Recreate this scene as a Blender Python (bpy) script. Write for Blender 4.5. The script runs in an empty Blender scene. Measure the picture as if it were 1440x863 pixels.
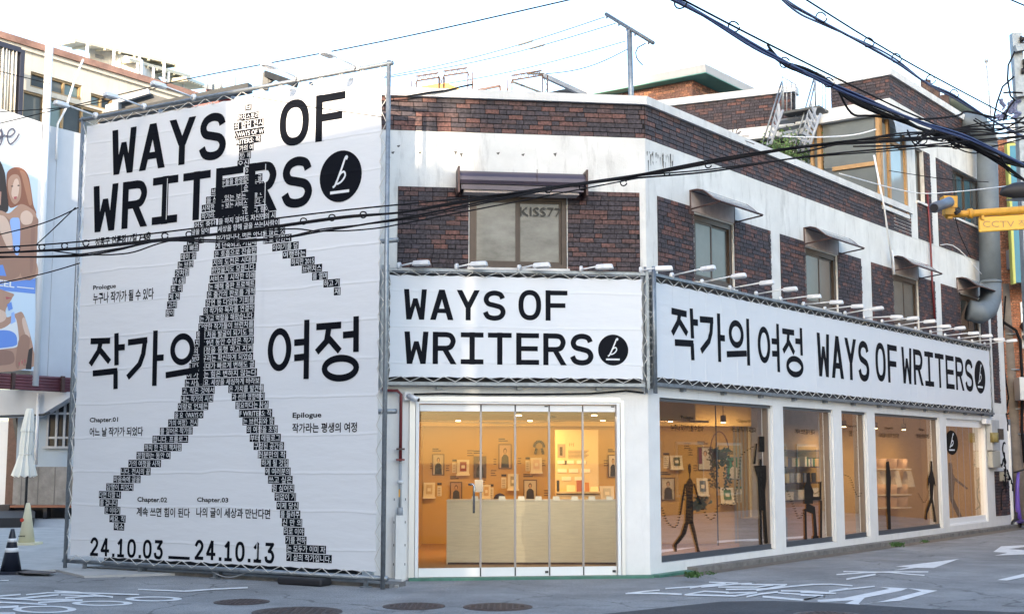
import bpy, bmesh, math, random
from mathutils import Vector, Matrix
random.seed(7)
SC = bpy.context.scene
COL = SC.collection
R = math.radians
# ---------------------------------------------------------------- camera
FPX, PITCH, EYE = 1800.0, math.atan((645-431.5)/1800.0), 1.6
cd = bpy.data.cameras.new('camera'); cam = bpy.data.objects.new('camera', cd); COL.objects.link(cam)
cam.location = (0, 0, EYE); cam.rotation_euler = (math.pi/2+PITCH, 0, 0)
cd.sensor_width = 36; cd.lens = 45; cd.clip_end = 3000; cd.clip_start = .05
SC.camera = cam
# ---------------------------------------------------------------- sky and sun
SUN_EL, SUN_AZ = 14.0, math.degrees(math.atan2(-.30, -.954))
SC.world = bpy.data.worlds.new('World'); SC.world.use_nodes = True
wn = SC.world.node_tree; bgn = wn.nodes['Background']
sky = wn.nodes.new('ShaderNodeTexSky'); sky.sky_type = 'NISHITA'; sky.sun_disc = False
sky.sun_elevation = R(SUN_EL); sky.sun_rotation = R(SUN_AZ); sky.air_density = 1.0; sky.dust_density = 2.0; sky.ozone_density = 1.2
wn.links.new(sky.outputs[0], bgn.inputs[0]); bgn.inputs[1].default_value = .15
sd = bpy.data.lights.new('sun', 'SUN'); sun = bpy.data.objects.new('sun', sd); COL.objects.link(sun)
sd.energy = 2.0; sd.angle = R(.5); sd.color = (1, .80, .58)
sv = Vector((-.30*math.cos(R(SUN_EL)), -.954*math.cos(R(SUN_EL)), math.sin(R(SUN_EL))))
sun.rotation_euler = sv.to_track_quat('Z', 'Y').to_euler(); sun.location = (-30, -20, 30)
SC.view_settings.view_transform = 'Standard'; SC.view_settings.look = 'None'
SC.view_settings.exposure = 2.3; SC.view_settings.gamma = 1
SC.render.engine = 'CYCLES'
SC.cycles.max_bounces = 8; SC.cycles.transparent_max_bounces = 16; SC.cycles.caustics_reflective = False; SC.cycles.caustics_refractive = False
SC.cycles.sample_clamp_indirect = 6; SC.cycles.use_denoising = True

# ---------------------------------------------------------------- measuring helpers
def ray(px, py):
    x = (px-720)/FPX; z = -(py-431.5)/FPX
    return Vector((x, math.cos(PITCH)-z*math.sin(PITCH), math.sin(PITCH)+z*math.cos(PITCH)))
def atz(px, py, z=0.0):
    r = ray(px, py); t = (z-EYE)/r.z
    return Vector((r.x*t, r.y*t, z))
def aty(px, py, y):
    r = ray(px, py); t = y/r.y
    return Vector((r.x*t, y, EYE+r.z*t))
class Fr:
    """a vertical plane: u runs to the right seen from outside, z up, out towards the street"""
    def __init__(s, o, d):
        s.o = Vector((o[0], o[1])); s.d = Vector((d[0], d[1])).normalized(); s.n = Vector((s.d.y, -s.d.x))
        s.rz = math.atan2(s.d.y, s.d.x)
    def W(s, u, z, out=0.0):
        p = s.o+s.d*u+s.n*out
        return Vector((p.x, p.y, z))
    def uz(s, px, py, out=0.0):
        r = ray(px, py); o = s.o+s.n*out
        t = o.dot(s.n)/(r.x*s.n.x+r.y*s.n.y)
        return ((r.x*t-o.x)*s.d.x+(r.y*t-o.y)*s.d.y, EYE+r.z*t)
    def P(s, px, py, out=0.0):
        u, z = s.uz(px, py, out); return s.W(u, z, out)
def ang(a): return (math.sin(R(a)), math.cos(R(a)))
def through(p, q): return Fr((p.x, p.y), (q.x-p.x, q.y-p.y))

# ---------------------------------------------------------------- materials
MATS = {}
def mat(name, col, rough=.6, metal=0.0, var=0.0, vscale=3.0, bump=0.0, bscale=40.0, dirt=0.0, emit=None, estr=0.0, spec=.5, dcol=(.12, .11, .10), stretch=None):
    if name in MATS: return MATS[name]
    m = bpy.data.materials.new(name); m.use_nodes = True; nt = m.node_tree; N = nt.nodes; L = nt.links
    b = N['Principled BSDF']; b.inputs['Roughness'].default_value = rough; b.inputs['Metallic'].default_value = metal
    b.inputs['Specular IOR Level'].default_value = spec
    b.inputs['Base Color'].default_value = (*col, 1)
    if var or dirt or bump:
        g = N.new('ShaderNodeNewGeometry'); mp = N.new('ShaderNodeMapping'); L.new(g.outputs['Position'], mp.inputs[0])
        if stretch: mp.inputs['Scale'].default_value = stretch
        last = None
        rgb = N.new('ShaderNodeRGB'); rgb.outputs[0].default_value = (*col, 1); last = rgb.outputs[0]
        if var:
            n = N.new('ShaderNodeTexNoise'); n.inputs['Scale'].default_value = vscale; n.inputs['Detail'].default_value = 6; n.inputs['Roughness'].default_value = .65
            L.new(mp.outputs[0], n.inputs[0])
            mr = N.new('ShaderNodeMapRange'); mr.inputs[1].default_value = .3; mr.inputs[2].default_value = .7; mr.inputs[3].default_value = 1-var; mr.inputs[4].default_value = 1+var
            L.new(n.outputs[0], mr.inputs[0])
            h = N.new('ShaderNodeHueSaturation'); L.new(last, h.inputs['Color']); L.new(mr.outputs[0], h.inputs['Value']); last = h.outputs[0]
        if dirt:
            m2 = N.new('ShaderNodeMapping'); m2.inputs['Scale'].default_value = (3.2, 3.2, .55); L.new(g.outputs['Position'], m2.inputs[0])
            n = N.new('ShaderNodeTexNoise'); n.inputs['Scale'].default_value = 1.6; n.inputs['Detail'].default_value = 9; n.inputs['Roughness'].default_value = .72; L.new(m2.outputs[0], n.inputs[0])
            mr = N.new('ShaderNodeMapRange'); mr.inputs[1].default_value = .53; mr.inputs[2].default_value = .80; mr.inputs[3].default_value = 0; mr.inputs[4].default_value = dirt; L.new(n.outputs[0], mr.inputs[0])
            mx = N.new('ShaderNodeMix'); mx.data_type = 'RGBA'; mx.inputs[7].default_value = (*dcol, 1)
            L.new(mr.outputs[0], mx.inputs[0]); L.new(last, mx.inputs[6]); last = mx.outputs[2]
        L.new(last, b.inputs['Base Color'])
        if bump:
            n = N.new('ShaderNodeTexNoise'); n.inputs['Scale'].default_value = bscale; n.inputs['Detail'].default_value = 4; L.new(mp.outputs[0], n.inputs[0])
            bp = N.new('ShaderNodeBump'); bp.inputs['Strength'].default_value = bump; bp.inputs['Distance'].default_value = .01; L.new(n.outputs[0], bp.inputs['Height']); L.new(bp.outputs[0], b.inputs['Normal'])
    if emit:
        b.inputs['Emission Color'].default_value = (*emit, 1); b.inputs['Emission Strength'].default_value = estr
    MATS[name] = m; return m

def brick_mat(name, dark, red, mid):
    m = bpy.data.materials.new(name); m.use_nodes = True; N = m.node_tree.nodes; L = m.node_tree.links; b = N['Principled BSDF']
    g = N.new('ShaderNodeNewGeometry'); oi = N.new('ShaderNodeObjectInfo')
    ad = N.new('ShaderNodeMath'); ad.operation = 'ADD'; L.new(g.outputs['Random Per Island'], ad.inputs[0]); L.new(oi.outputs['Random'], ad.inputs[1])
    n = N.new('ShaderNodeTexNoise'); n.inputs['Scale'].default_value = .9; n.inputs['Detail'].default_value = 2; L.new(g.outputs['Position'], n.inputs[0])
    a2 = N.new('ShaderNodeMath'); a2.operation = 'FRACT'; L.new(ad.outputs[0], a2.inputs[0])
    a3 = N.new('ShaderNodeMath'); a3.operation = 'MULTIPLY_ADD'; L.new(n.outputs[0], a3.inputs[0]); a3.inputs[1].default_value = .45; a3.inputs[2].default_value = -.20
    a4 = N.new('ShaderNodeMath'); a4.operation = 'ADD'; L.new(a2.outputs[0], a4.inputs[0]); L.new(a3.outputs[0], a4.inputs[1])
    r = N.new('ShaderNodeValToRGB'); L.new(a4.outputs[0], r.inputs[0]); e = r.color_ramp.elements
    e[0].position = 0; e[0].color = (*dark, 1); e[1].position = 1; e[1].color = (*red, 1)
    k = e.new(.52); k.color = (*[c*1.3 for c in dark], 1); k = e.new(.72); k.color = (*mid, 1)
    n2 = N.new('ShaderNodeTexNoise'); n2.inputs['Scale'].default_value = 28; n2.inputs['Detail'].default_value = 6; L.new(g.outputs['Position'], n2.inputs[0])
    mr = N.new('ShaderNodeMapRange'); mr.inputs[1].default_value = .3; mr.inputs[2].default_value = .75; mr.inputs[3].default_value = .45; mr.inputs[4].default_value = 1.8; L.new(n2.outputs[0], mr.inputs[0])
    h = N.new('ShaderNodeHueSaturation'); L.new(r.outputs[0], h.inputs['Color']); L.new(mr.outputs[0], h.inputs['Value'])
    # scattered lime bloom
    n3 = N.new('ShaderNodeTexNoise'); n3.inputs['Scale'].default_value = 5; n3.inputs['Detail'].default_value = 8; n3.inputs['Roughness'].default_value = .8; L.new(g.outputs['Position'], n3.inputs[0])
    m3 = N.new('ShaderNodeMapRange'); m3.inputs[1].default_value = .66; m3.inputs[2].default_value = .78; m3.inputs[3].default_value = 0; m3.inputs[4].default_value = .55; L.new(n3.outputs[0], m3.inputs[0])
    mx = N.new('ShaderNodeMix'); mx.data_type = 'RGBA'; mx.inputs[7].default_value = (.35, .34, .33, 1); L.new(m3.outputs[0], mx.inputs[0]); L.new(h.outputs[0], mx.inputs[6])
    L.new(mx.outputs[2], b.inputs['Base Color']); b.inputs['Roughness'].default_value = .75
    bp = N.new('ShaderNodeBump'); bp.inputs['Strength'].default_value = .5; bp.inputs['Distance'].default_value = .006; L.new(n2.outputs[0], bp.inputs['Height']); L.new(bp.outputs[0], b.inputs['Normal'])
    MATS[name] = m; return m

def fabric_mat(name, col, rough, vert=False, fold=.28):
    """stretched banner cloth and the ink printed on it: the same folds run through both"""
    m = bpy.data.materials.new(name); m.use_nodes = True; N = m.node_tree.nodes; L = m.node_tree.links; b = N['Principled BSDF']
    b.inputs['Base Color'].default_value = (*col, 1); b.inputs['Roughness'].default_value = rough; b.inputs['Specular IOR Level'].default_value = .3 if col[0] > .1 else .07
    g = N.new('ShaderNodeNewGeometry'); sx = N.new('ShaderNodeSeparateXYZ'); L.new(g.outputs['Position'], sx.inputs[0])
    n = N.new('ShaderNodeTexNoise'); n.inputs['Scale'].default_value = .9; n.inputs['Detail'].default_value = 3; L.new(g.outputs['Position'], n.inputs[0])
    # folds
    a = N.new('ShaderNodeMath'); a.operation = 'MULTIPLY_ADD'; L.new(n.outputs[0], a.inputs[0]); a.inputs[1].default_value = .11
    if vert: L.new(sx.outputs[0], a.inputs[2])
    else: L.new(sx.outputs[2], a.inputs[2])
    s = N.new('ShaderNodeMath'); s.operation = 'MULTIPLY'; L.new(a.outputs[0], s.inputs[0]); s.inputs[1].default_value = (3.4 if vert else 2.05)
    f = N.new('ShaderNodeMath'); f.operation = 'FRACT'; L.new(s.outputs[0], f.inputs[0])
    r = N.new('ShaderNodeValToRGB'); L.new(f.outputs[0], r.inputs[0]); e = r.color_ramp.elements
    e[0].position = 0; e[0].color = (0, 0, 0, 1); e[1].position = 1; e[1].color = (0, 0, 0, 1)
    k = e.new(.035); k.color = (1, 1, 1, 1); k = e.new(.10 if not vert else .4); k.color = (.25, .25, .25, 1)
    mp = N.new('ShaderNodeMapping'); L.new(g.outputs['Position'], mp.inputs[0]); mp.inputs['Rotation'].default_value = (0, R(35), 0); mp.inputs['Scale'].default_value = (1, 1, 4)
    n2 = N.new('ShaderNodeTexNoise'); n2.inputs['Scale'].default_value = 1.6; n2.inputs['Detail'].default_value = 4; L.new(mp.outputs[0], n2.inputs[0])
    ad = N.new('ShaderNodeMath'); ad.operation = 'MULTIPLY_ADD'; L.new(n2.outputs[0], ad.inputs[0]); ad.inputs[1].default_value = 1.6; L.new(r.outputs[0], ad.inputs[2])
    bp = N.new('ShaderNodeBump'); bp.inputs['Strength'].default_value = fold; bp.inputs['Distance'].default_value = .02; L.new(ad.outputs[0], bp.inputs['Height']); L.new(bp.outputs[0], b.inputs['Normal'])
    MATS[name] = m; return m

def glass_mat(name, tint=(.93, .95, .95), refl=1.0, haze=0.0, ior=1.5):
    m = bpy.data.materials.new(name); m.use_nodes = True; N = m.node_tree.nodes; L = m.node_tree.links
    N.remove(N['Principled BSDF']); out = N['Material Output']
    t = N.new('ShaderNodeBsdfTransparent'); t.inputs[0].default_value = (*tint, 1)
    gl = N.new('ShaderNodeBsdfGlossy'); gl.inputs['Roughness'].default_value = .015; gl.inputs[0].default_value = (refl, refl, refl, 1)
    fr = N.new('ShaderNodeFresnel'); fr.inputs[0].default_value = ior
    mu = N.new('ShaderNodeMath'); mu.operation = 'MULTIPLY'; mu.use_clamp = True; mu.inputs[1].default_value = .55; L.new(fr.outputs[0], mu.inputs[0])
    mx = N.new('ShaderNodeMixShader'); L.new(mu.outputs[0], mx.inputs[0]); L.new(t.outputs[0], mx.inputs[1]); L.new(gl.outputs[0], mx.inputs[2])
    last = mx.outputs[0]
    if haze:
        d = N.new('ShaderNodeBsdfDiffuse'); d.inputs[0].default_value = (.6, .6, .58, 1)
        m2 = N.new('ShaderNodeMixShader'); m2.inputs[0].default_value = haze; L.new(last, m2.inputs[1]); L.new(d.outputs[0], m2.inputs[2]); last = m2.outputs[0]
    L.new(last, out.inputs[0]); MATS[name] = m; return m

def asphalt_mat(name, a, b_, sc=140):
    m = bpy.data.materials.new(name); m.use_nodes = True; N = m.node_tree.nodes; L = m.node_tree.links; b = N['Principled BSDF']
    g = N.new('ShaderNodeNewGeometry')
    n = N.new('ShaderNodeTexNoise'); n.inputs['Scale'].default_value = sc; n.inputs['Detail'].default_value = 3; L.new(g.outputs['Position'], n.inputs[0])
    r = N.new('ShaderNodeValToRGB'); L.new(n.outputs[0], r.inputs[0]); e = r.color_ramp.elements; e[0].position = .35; e[0].color = (*a, 1); e[1].position = .72; e[1].color = (*b_, 1)
    n2 = N.new('ShaderNodeTexNoise'); n2.inputs['Scale'].default_value = .8; n2.inputs['Detail'].default_value = 8; n2.inputs['Roughness'].default_value = .7; L.new(g.outputs['Position'], n2.inputs[0])
    mr = N.new('ShaderNodeMapRange'); mr.inputs[1].default_value = .3; mr.inputs[2].default_value = .7; mr.inputs[3].default_value = .62; mr.inputs[4].default_value = 1.3; L.new(n2.outputs[0], mr.inputs[0])
    h0 = N.new('ShaderNodeHueSaturation'); L.new(r.outputs[0], h0.inputs['Color']); L.new(mr.outputs[0], h0.inputs['Value'])
    n4 = N.new('ShaderNodeTexNoise'); n4.inputs['Scale'].default_value = 34; n4.inputs['Detail'].default_value = 5; n4.inputs['Roughness'].default_value = .85; L.new(g.outputs['Position'], n4.inputs[0])
    m4 = N.new('ShaderNodeMapRange'); m4.inputs[1].default_value = .3; m4.inputs[2].default_value = .7; m4.inputs[3].default_value = .62; m4.inputs[4].default_value = 1.4; L.new(n4.outputs[0], m4.inputs[0])
    h = N.new('ShaderNodeHueSaturation'); L.new(h0.outputs[0], h.inputs['Color']); L.new(m4.outputs[0], h.inputs['Value'])
    v = N.new('ShaderNodeTexVoronoi'); v.feature = 'DISTANCE_TO_EDGE'; v.inputs['Scale'].default_value = .33
    mp = N.new('ShaderNodeMapping'); ns = N.new('ShaderNodeTexNoise'); ns.inputs['Scale'].default_value = 1.5; ns.inputs['Detail'].default_value = 5; L.new(g.outputs['Position'], ns.inputs[0])
    va = N.new('ShaderNodeVectorMath'); va.operation = 'MULTIPLY_ADD'; L.new(ns.outputs[1], va.inputs[0]); va.inputs[1].default_value = (1.2, 1.2, 0); L.new(g.outputs['Position'], va.inputs[2]); L.new(va.outputs[0], v.inputs[0])
    cr = N.new('ShaderNodeMapRange'); cr.inputs[1].default_value = 0; cr.inputs[2].default_value = .007; cr.inputs[3].default_value = .6; cr.inputs[4].default_value = 0; L.new(v.outputs[0], cr.inputs[0])
    mx = N.new('ShaderNodeMix'); mx.data_type = 'RGBA'; mx.inputs[7].default_value = (.02, .02, .02, 1); L.new(cr.outputs[0], mx.inputs[0]); L.new(h.outputs[0], mx.inputs[6]); L.new(mx.outputs[2], b.inputs['Base Color'])
    b.inputs['Roughness'].default_value = .85
    bp = N.new('ShaderNodeBump'); bp.inputs['Strength'].default_value = .6; bp.inputs['Distance'].default_value = .006; L.new(n.outputs[0], bp.inputs['Height']); L.new(bp.outputs[0], b.inputs['Normal'])
    MATS[name] = m; return m

PLASTER = mat('white_plaster', (.70, .70, .68), .8, var=.09, vscale=2.2, bump=.3, bscale=55, dirt=.6)
PAINT = mat('white_paint', (.74, .745, .74), .55, var=.05, vscale=3, bump=.15, bscale=70, dirt=.22)
PAINTC = mat('clean_white_paint', (.80, .81, .82), .4, var=.02, vscale=4)
CREAM = mat('cream_render', (.66, .60, .50), .8, var=.06, vscale=1.5, dirt=.3)
CAPM = mat('pale_concrete_cap', (.66, .66, .65), .8, var=.12, vscale=2.5, bump=.3, dirt=.45)
MORTAR = mat('dark_mortar', (.010, .009, .010), .95, var=.3, vscale=20)
BRICK = brick_mat('purple_brick', (.040, .033, .040), (.130, .060, .050), (.080, .048, .047))
OBRICK = brick_mat('orange_brick', (.30, .12, .065), (.46, .21, .12), (.38, .16, .09))
OMORT = mat('pale_mortar', (.22, .15, .11), .95, var=.2, vscale=20)
CLOTH = fabric_mat('banner_cloth', (.69, .722, .765), .55)
CLOTHF = fabric_mat('taut_banner_cloth', (.69, .722, .765), .55, False, .2)
INKF = fabric_mat('taut_banner_ink', (.006, .0075, .012), .6, False, .2)
CLOTHV = fabric_mat('banner_cloth_gathered', (.69, .722, .765), .55, True, .4)
INK = fabric_mat('banner_ink', (.006, .0075, .012), .6)
INKV = fabric_mat('banner_ink_gathered', (.006, .0075, .012), .6, True)
WINK = mat('white_print', (.69, .722, .765), .55)
STEEL = mat('galvanised_steel', (.25, .28, .31), .45, .6, var=.25, vscale=12)
DSTEEL = mat('dark_steel', (.05, .055, .06), .5, .4, var=.2, vscale=10)
ROPE = mat('white_rope', (.6, .6, .58), .8)
ALU = mat('satin_aluminium', (.62, .65, .68), .35, .5)
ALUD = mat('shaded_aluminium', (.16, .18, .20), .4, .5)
LAMPW = mat('white_lamp_enamel', (.68, .70, .73), .35)
LENS = mat('lamp_lens', (.5, .52, .55), .2)
BROWNF = mat('bronze_window_frame', (.060, .042, .032), .45, .1, var=.2, vscale=8)
ORANGEF = mat('varnished_window_frame', (.38, .22, .09), .5, var=.2, vscale=10)
GLASS = glass_mat('shop_glass', (.90, .91, .90), 1.0)
DGLASS = mat('upper_window_glass', (.05, .057, .06), .12, spec=.35, var=.25, vscale=1.2)
GGLASS = mat('grey_film_glass', (.12, .13, .125), .22, spec=.35, var=.15, vscale=1.3)
ASPH = asphalt_mat('asphalt', (.137, .14, .147), (.395, .40, .405))
ASPHD = asphalt_mat('fresh_asphalt', (.035, .038, .045), (.085, .087, .095))
CONC = mat('concrete_paving', (.40, .395, .385), .85, var=.16, vscale=1.8, bump=.4, bscale=60, dirt=.35)
CONCW = mat('board_marked_concrete', (.22, .215, .21), .85, var=.3, vscale=2.5, bump=.5, bscale=25, dirt=.6)
ROADW = mat('road_paint', (.70, .71, .72), .7, var=.15, vscale=6, dirt=.55, dcol=(.2, .2, .21))
GREENP = mat('green_floor_paint', (.055, .17, .125), .6, var=.3, vscale=6, dirt=.5)
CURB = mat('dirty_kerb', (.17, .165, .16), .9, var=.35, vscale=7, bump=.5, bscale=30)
IRON = mat('cast_iron', (.075, .058, .058), .6, .3, var=.3, vscale=18, bump=.6, bscale=90)
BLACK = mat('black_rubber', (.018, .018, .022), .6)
CABLE = mat('black_cable', (.016, .016, .019), .8, spec=.08)
CABLEB = mat('blue_black_cable', (.012, .025, .11), .45)
REDP = mat('dark_red_paint', (.16, .022, .026), .45, var=.15, vscale=6)
GREYP = mat('grey_pipe', (.33, .35, .38), .5, var=.1, vscale=5)
DUCTM = mat('grey_duct_steel', (.12, .15, .18), .65, .1, var=.15, vscale=3, dirt=.3)
YEL = mat('signal_yellow', (.66, .33, .03), .5, var=.15, vscale=9, dirt=.5, dcol=(.2, .08, .02))
YELS = mat('yellow_sign_board', (.80, .47, .07), .5)
TIMB = mat('pale_plywood', (.74, .66, .50), .55, var=.09, vscale=5, stretch=(1, 1, 9))
WALLY = mat('birch_wall_panel', (.55, .37, .13), .7, var=.06, vscale=1.2)
FLOORW = mat('oak_floor', (.36, .22, .11), .5, var=.2, vscale=4, stretch=(1, 5, 1))
CEIL = mat('ceiling_paint', (.60, .45, .20), .8, var=.05)
WHITEB = mat('white_board', (.80, .76, .68), .6)
PAPER = mat('paper', (.82, .79, .72), .7)
ORG = mat('orange_cloth', (.65, .30, .05), .6)
DKB = mat('brown_steel', (.085, .05, .045), .5, .3, var=.3, vscale=8)
def flat(name, c, rough=.6): return mat(name, c, rough)

# ---------------------------------------------------------------- mesh helpers
def wloc(o):
    v = Vector((0, 0, 0))
    while o is not None: v = v+o.location; o = o.parent
    return v
class MB:
    def __init__(s): s.v = []; s.f = []
    def add(s, vs, fs):
        n = len(s.v); s.v += [Vector(p) for p in vs]; s.f += [tuple(n+i for i in f) for f in fs]; return s
    def hexa(s, p): return s.add(p, [(0, 1, 2, 3), (7, 6, 5, 4), (0, 4, 5, 1), (1, 5, 6, 2), (2, 6, 7, 3), (3, 7, 4, 0)])
    def box(s, F, u0, u1, z0, z1, o0, o1):
        """o0 = inner, o1 = outer face"""
        return s.hexa([F.W(u0, z0, o1), F.W(u0, z1, o1), F.W(u1, z1, o1), F.W(u1, z0, o1), F.W(u0, z0, o0), F.W(u0, z1, o0), F.W(u1, z1, o0), F.W(u1, z0, o0)][::1])
    def quad(s, a, b, c, d): return s.add([a, b, c, d], [(0, 1, 2, 3)])
    def bar(s, a, b, w, h=None):
        a = Vector(a); b = Vector(b); h = h or w; d = (b-a).normalized(); up = Vector((0, 0, 1)) if abs(d.z) < .95 else Vector((1, 0, 0))
        x = d.cross(up).normalized()*w/2; y = x.cross(d).normalized()*h/2
        return s.hexa([a-x-y, a+x-y, a+x+y, a-x+y, b-x-y, b+x-y, b+x+y, b-x+y])
    def tube(s, pts, r, n=6, cap=True):
        pts = [Vector(p) for p in pts]; rs = r if isinstance(r, (list, tuple)) else [r]*len(pts); b0 = len(s.v); px = None
        for i, p in enumerate(pts):
            d = (pts[min(i+1, len(pts)-1)]-pts[max(i-1, 0)]).normalized()
            if px is None:
                up = Vector((0, 0, 1)) if abs(d.z) < .9 else Vector((1, 0, 0)); px = d.cross(up).normalized()
            else: px = (px-d*px.dot(d)).normalized()
            py = d.cross(px)
            for k in range(n):
                a = 2*math.pi*k/n; s.v.append(p+(px*math.cos(a)+py*math.sin(a))*rs[i])
        for i in range(len(pts)-1):
            for k in range(n):
                k2 = (k+1) % n; s.f.append((b0+i*n+k, b0+i*n+k2, b0+(i+1)*n+k2, b0+(i+1)*n+k))
        if cap: s.f.append(tuple(b0+k for k in range(n))[::-1]); e = b0+(len(pts)-1)*n; s.f.append(tuple(e+k for k in range(n)))
        return s
    def poly3(s, pts, off):
        """flat outline extruded by vector off"""
        n = len(pts); off = Vector(off); P = [Vector(p) for p in pts]
        s.add(P+[p+off for p in P], [tuple(range(n)), tuple(range(2*n-1, n-1, -1))]+[(i, i+n, (i+1) % n+n, (i+1) % n) for i in range(n)]); return s
    def face(s, pts): n = len(pts); return s.add(pts, [tuple(range(n))])
    def build(s, name, m, parent=None, smooth=False, local=False, kind=None, label=None):
        me = bpy.data.meshes.new(name)
        off = Vector((0, 0, 0)) if (parent is None or local) else wloc(parent)
        me.from_pydata([tuple(v-off) for v in s.v], [], s.f); me.materials.append(m)
        if smooth: me.polygons.foreach_set('use_smooth', [True]*len(me.polygons))
        o = bpy.data.objects.new(name, me); COL.objects.link(o); o.parent = parent
        if kind: o['kind'] = kind
        if label: o['label'] = label
        return o
def recalc(o):
    bm = bmesh.new(); bm.from_mesh(o.data); bmesh.ops.recalc_face_normals(bm, faces=bm.faces); bm.to_mesh(o.data); bm.free(); return o
def thing(name, label, cat, loc=(0, 0, 0), group=None, rz=0.0):
    o = bpy.data.objects.new(name, None); COL.objects.link(o); o.location = loc; o.rotation_euler = (0, 0, rz); o.empty_display_size = .2
    o['label'] = label; o['category'] = cat
    if group: o['group'] = group
    return o
def copy_tree(root, loc, rz=None, label=None, scale=None):
    r = root.copy(); COL.objects.link(r); r.location = loc
    if rz is not None: r.rotation_euler = (0, 0, rz)
    if label: r['label'] = label
    if scale: r.scale = scale
    for ch in list(root.children):
        c = ch.copy(); COL.objects.link(c); c.parent = r
        for g in ch.children:
            d = g.copy(); COL.objects.link(d); d.parent = c
    return r
def structure(mb, name, m, smooth=False):
    o = mb.build(name, m, None, smooth); o['kind'] = 'structure'; return o
TSC = bpy.data.scenes.new('text_setting'); TVL = TSC.view_layers[0]   # small side scene, only to turn type into meshes
def text(body, F, u0, u1, z0, z1, out, m, parent, name='lettering', bold=0.0, keep=False, basis=None):
    c = bpy.data.curves.new(name, 'FONT'); c.body = body; c.offset = bold; c.resolution_u = 2
    o = bpy.data.objects.new(name, c); TSC.collection.objects.link(o)
    TVL.update()
    me = bpy.data.meshes.new_from_object(o.evaluated_get(TVL.depsgraph))
    bpy.data.objects.remove(o); bpy.data.curves.remove(c)
    xs = [v.co.x for v in me.vertices]; ys = [v.co.y for v in me.vertices]
    if not xs: return None
    x0, x1, y0, y1 = min(xs), max(xs), min(ys), max(ys)
    mb = MB()
    for v in me.vertices:
        a = (v.co.x-x0)/(x1-x0); b = (v.co.y-y0)/(y1-y0)
        mb.v.append(F.W(u0+a*(u1-u0), z0+b*(z1-z0), out))
    mb.f = [tuple(p.vertices) for p in me.polygons]; bpy.data.meshes.remove(me)
    return mb.build(name, m, parent)

# strokes on a plane ------------------------------------------------
def stroke(mb, F, pts, t, out, closed=False, ext=0.0):
    """pts in (u, z); a ribbon of width t"""
    P = [Vector(p) for p in pts]
    if not closed and ext:
        P[0] = P[0]-(P[1]-P[0]).normalized()*ext; P[-1] = P[-1]+(P[-1]-P[-2]).normalized()*ext
    n = len(P); Lp = []; Rp = []
    for i, p in enumerate(P):
        a = P[(i-1) % n] if (closed or i > 0) else None; b = P[(i+1) % n] if (closed or i < n-1) else None
        if a is None: d = (b-p).normalized(); nn = Vector((-d.y, d.x)); k = 1
        elif b is None: d = (p-a).normalized(); nn = Vector((-d.y, d.x)); k = 1
        else:
            d1 = (p-a).normalized(); d2 = (b-p).normalized(); n1 = Vector((-d1.y, d1.x)); n2 = Vector((-d2.y, d2.x)); nn = (n1+n2)
            nn = nn.normalized() if nn.length > 1e-6 else n1; k = 1/max(.35, nn.dot(n1))
        Lp.append(p+nn*t/2*k); Rp.append(p-nn*t/2*k)
    m = n if closed else n-1
    for i in range(m):
        j = (i+1) % n
        mb.quad(F.W(*Rp[i], out), F.W(*Rp[j], out), F.W(*Lp[j], out), F.W(*Lp[i], out))
def smooth_path(pts, sub=4):
    out = []; n = len(pts)
    for i in range(n-1):
        p0 = Vector(pts[max(i-1, 0)]); p1 = Vector(pts[i]); p2 = Vector(pts[i+1]); p3 = Vector(pts[min(i+2, n-1)])
        for k in range(sub):
            t = k/sub; out.append(.5*((2*p1)+(-p0+p2)*t+(2*p0-5*p1+4*p2-p3)*t*t+(-p0+3*p1-3*p2+p3)*t**3))
    out.append(Vector(pts[-1])); return out
def ell(cu, cz, ru, rz, n=28, e=2.0):
    r = []
    for k in range(n):
        a = 2*math.pi*k/n; c, s_ = math.cos(a), math.sin(a)
        r.append((cu+math.copysign(abs(c)**(2/e), c)*ru, cz+math.copysign(abs(s_)**(2/e), s_)*rz))
    return r
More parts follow.
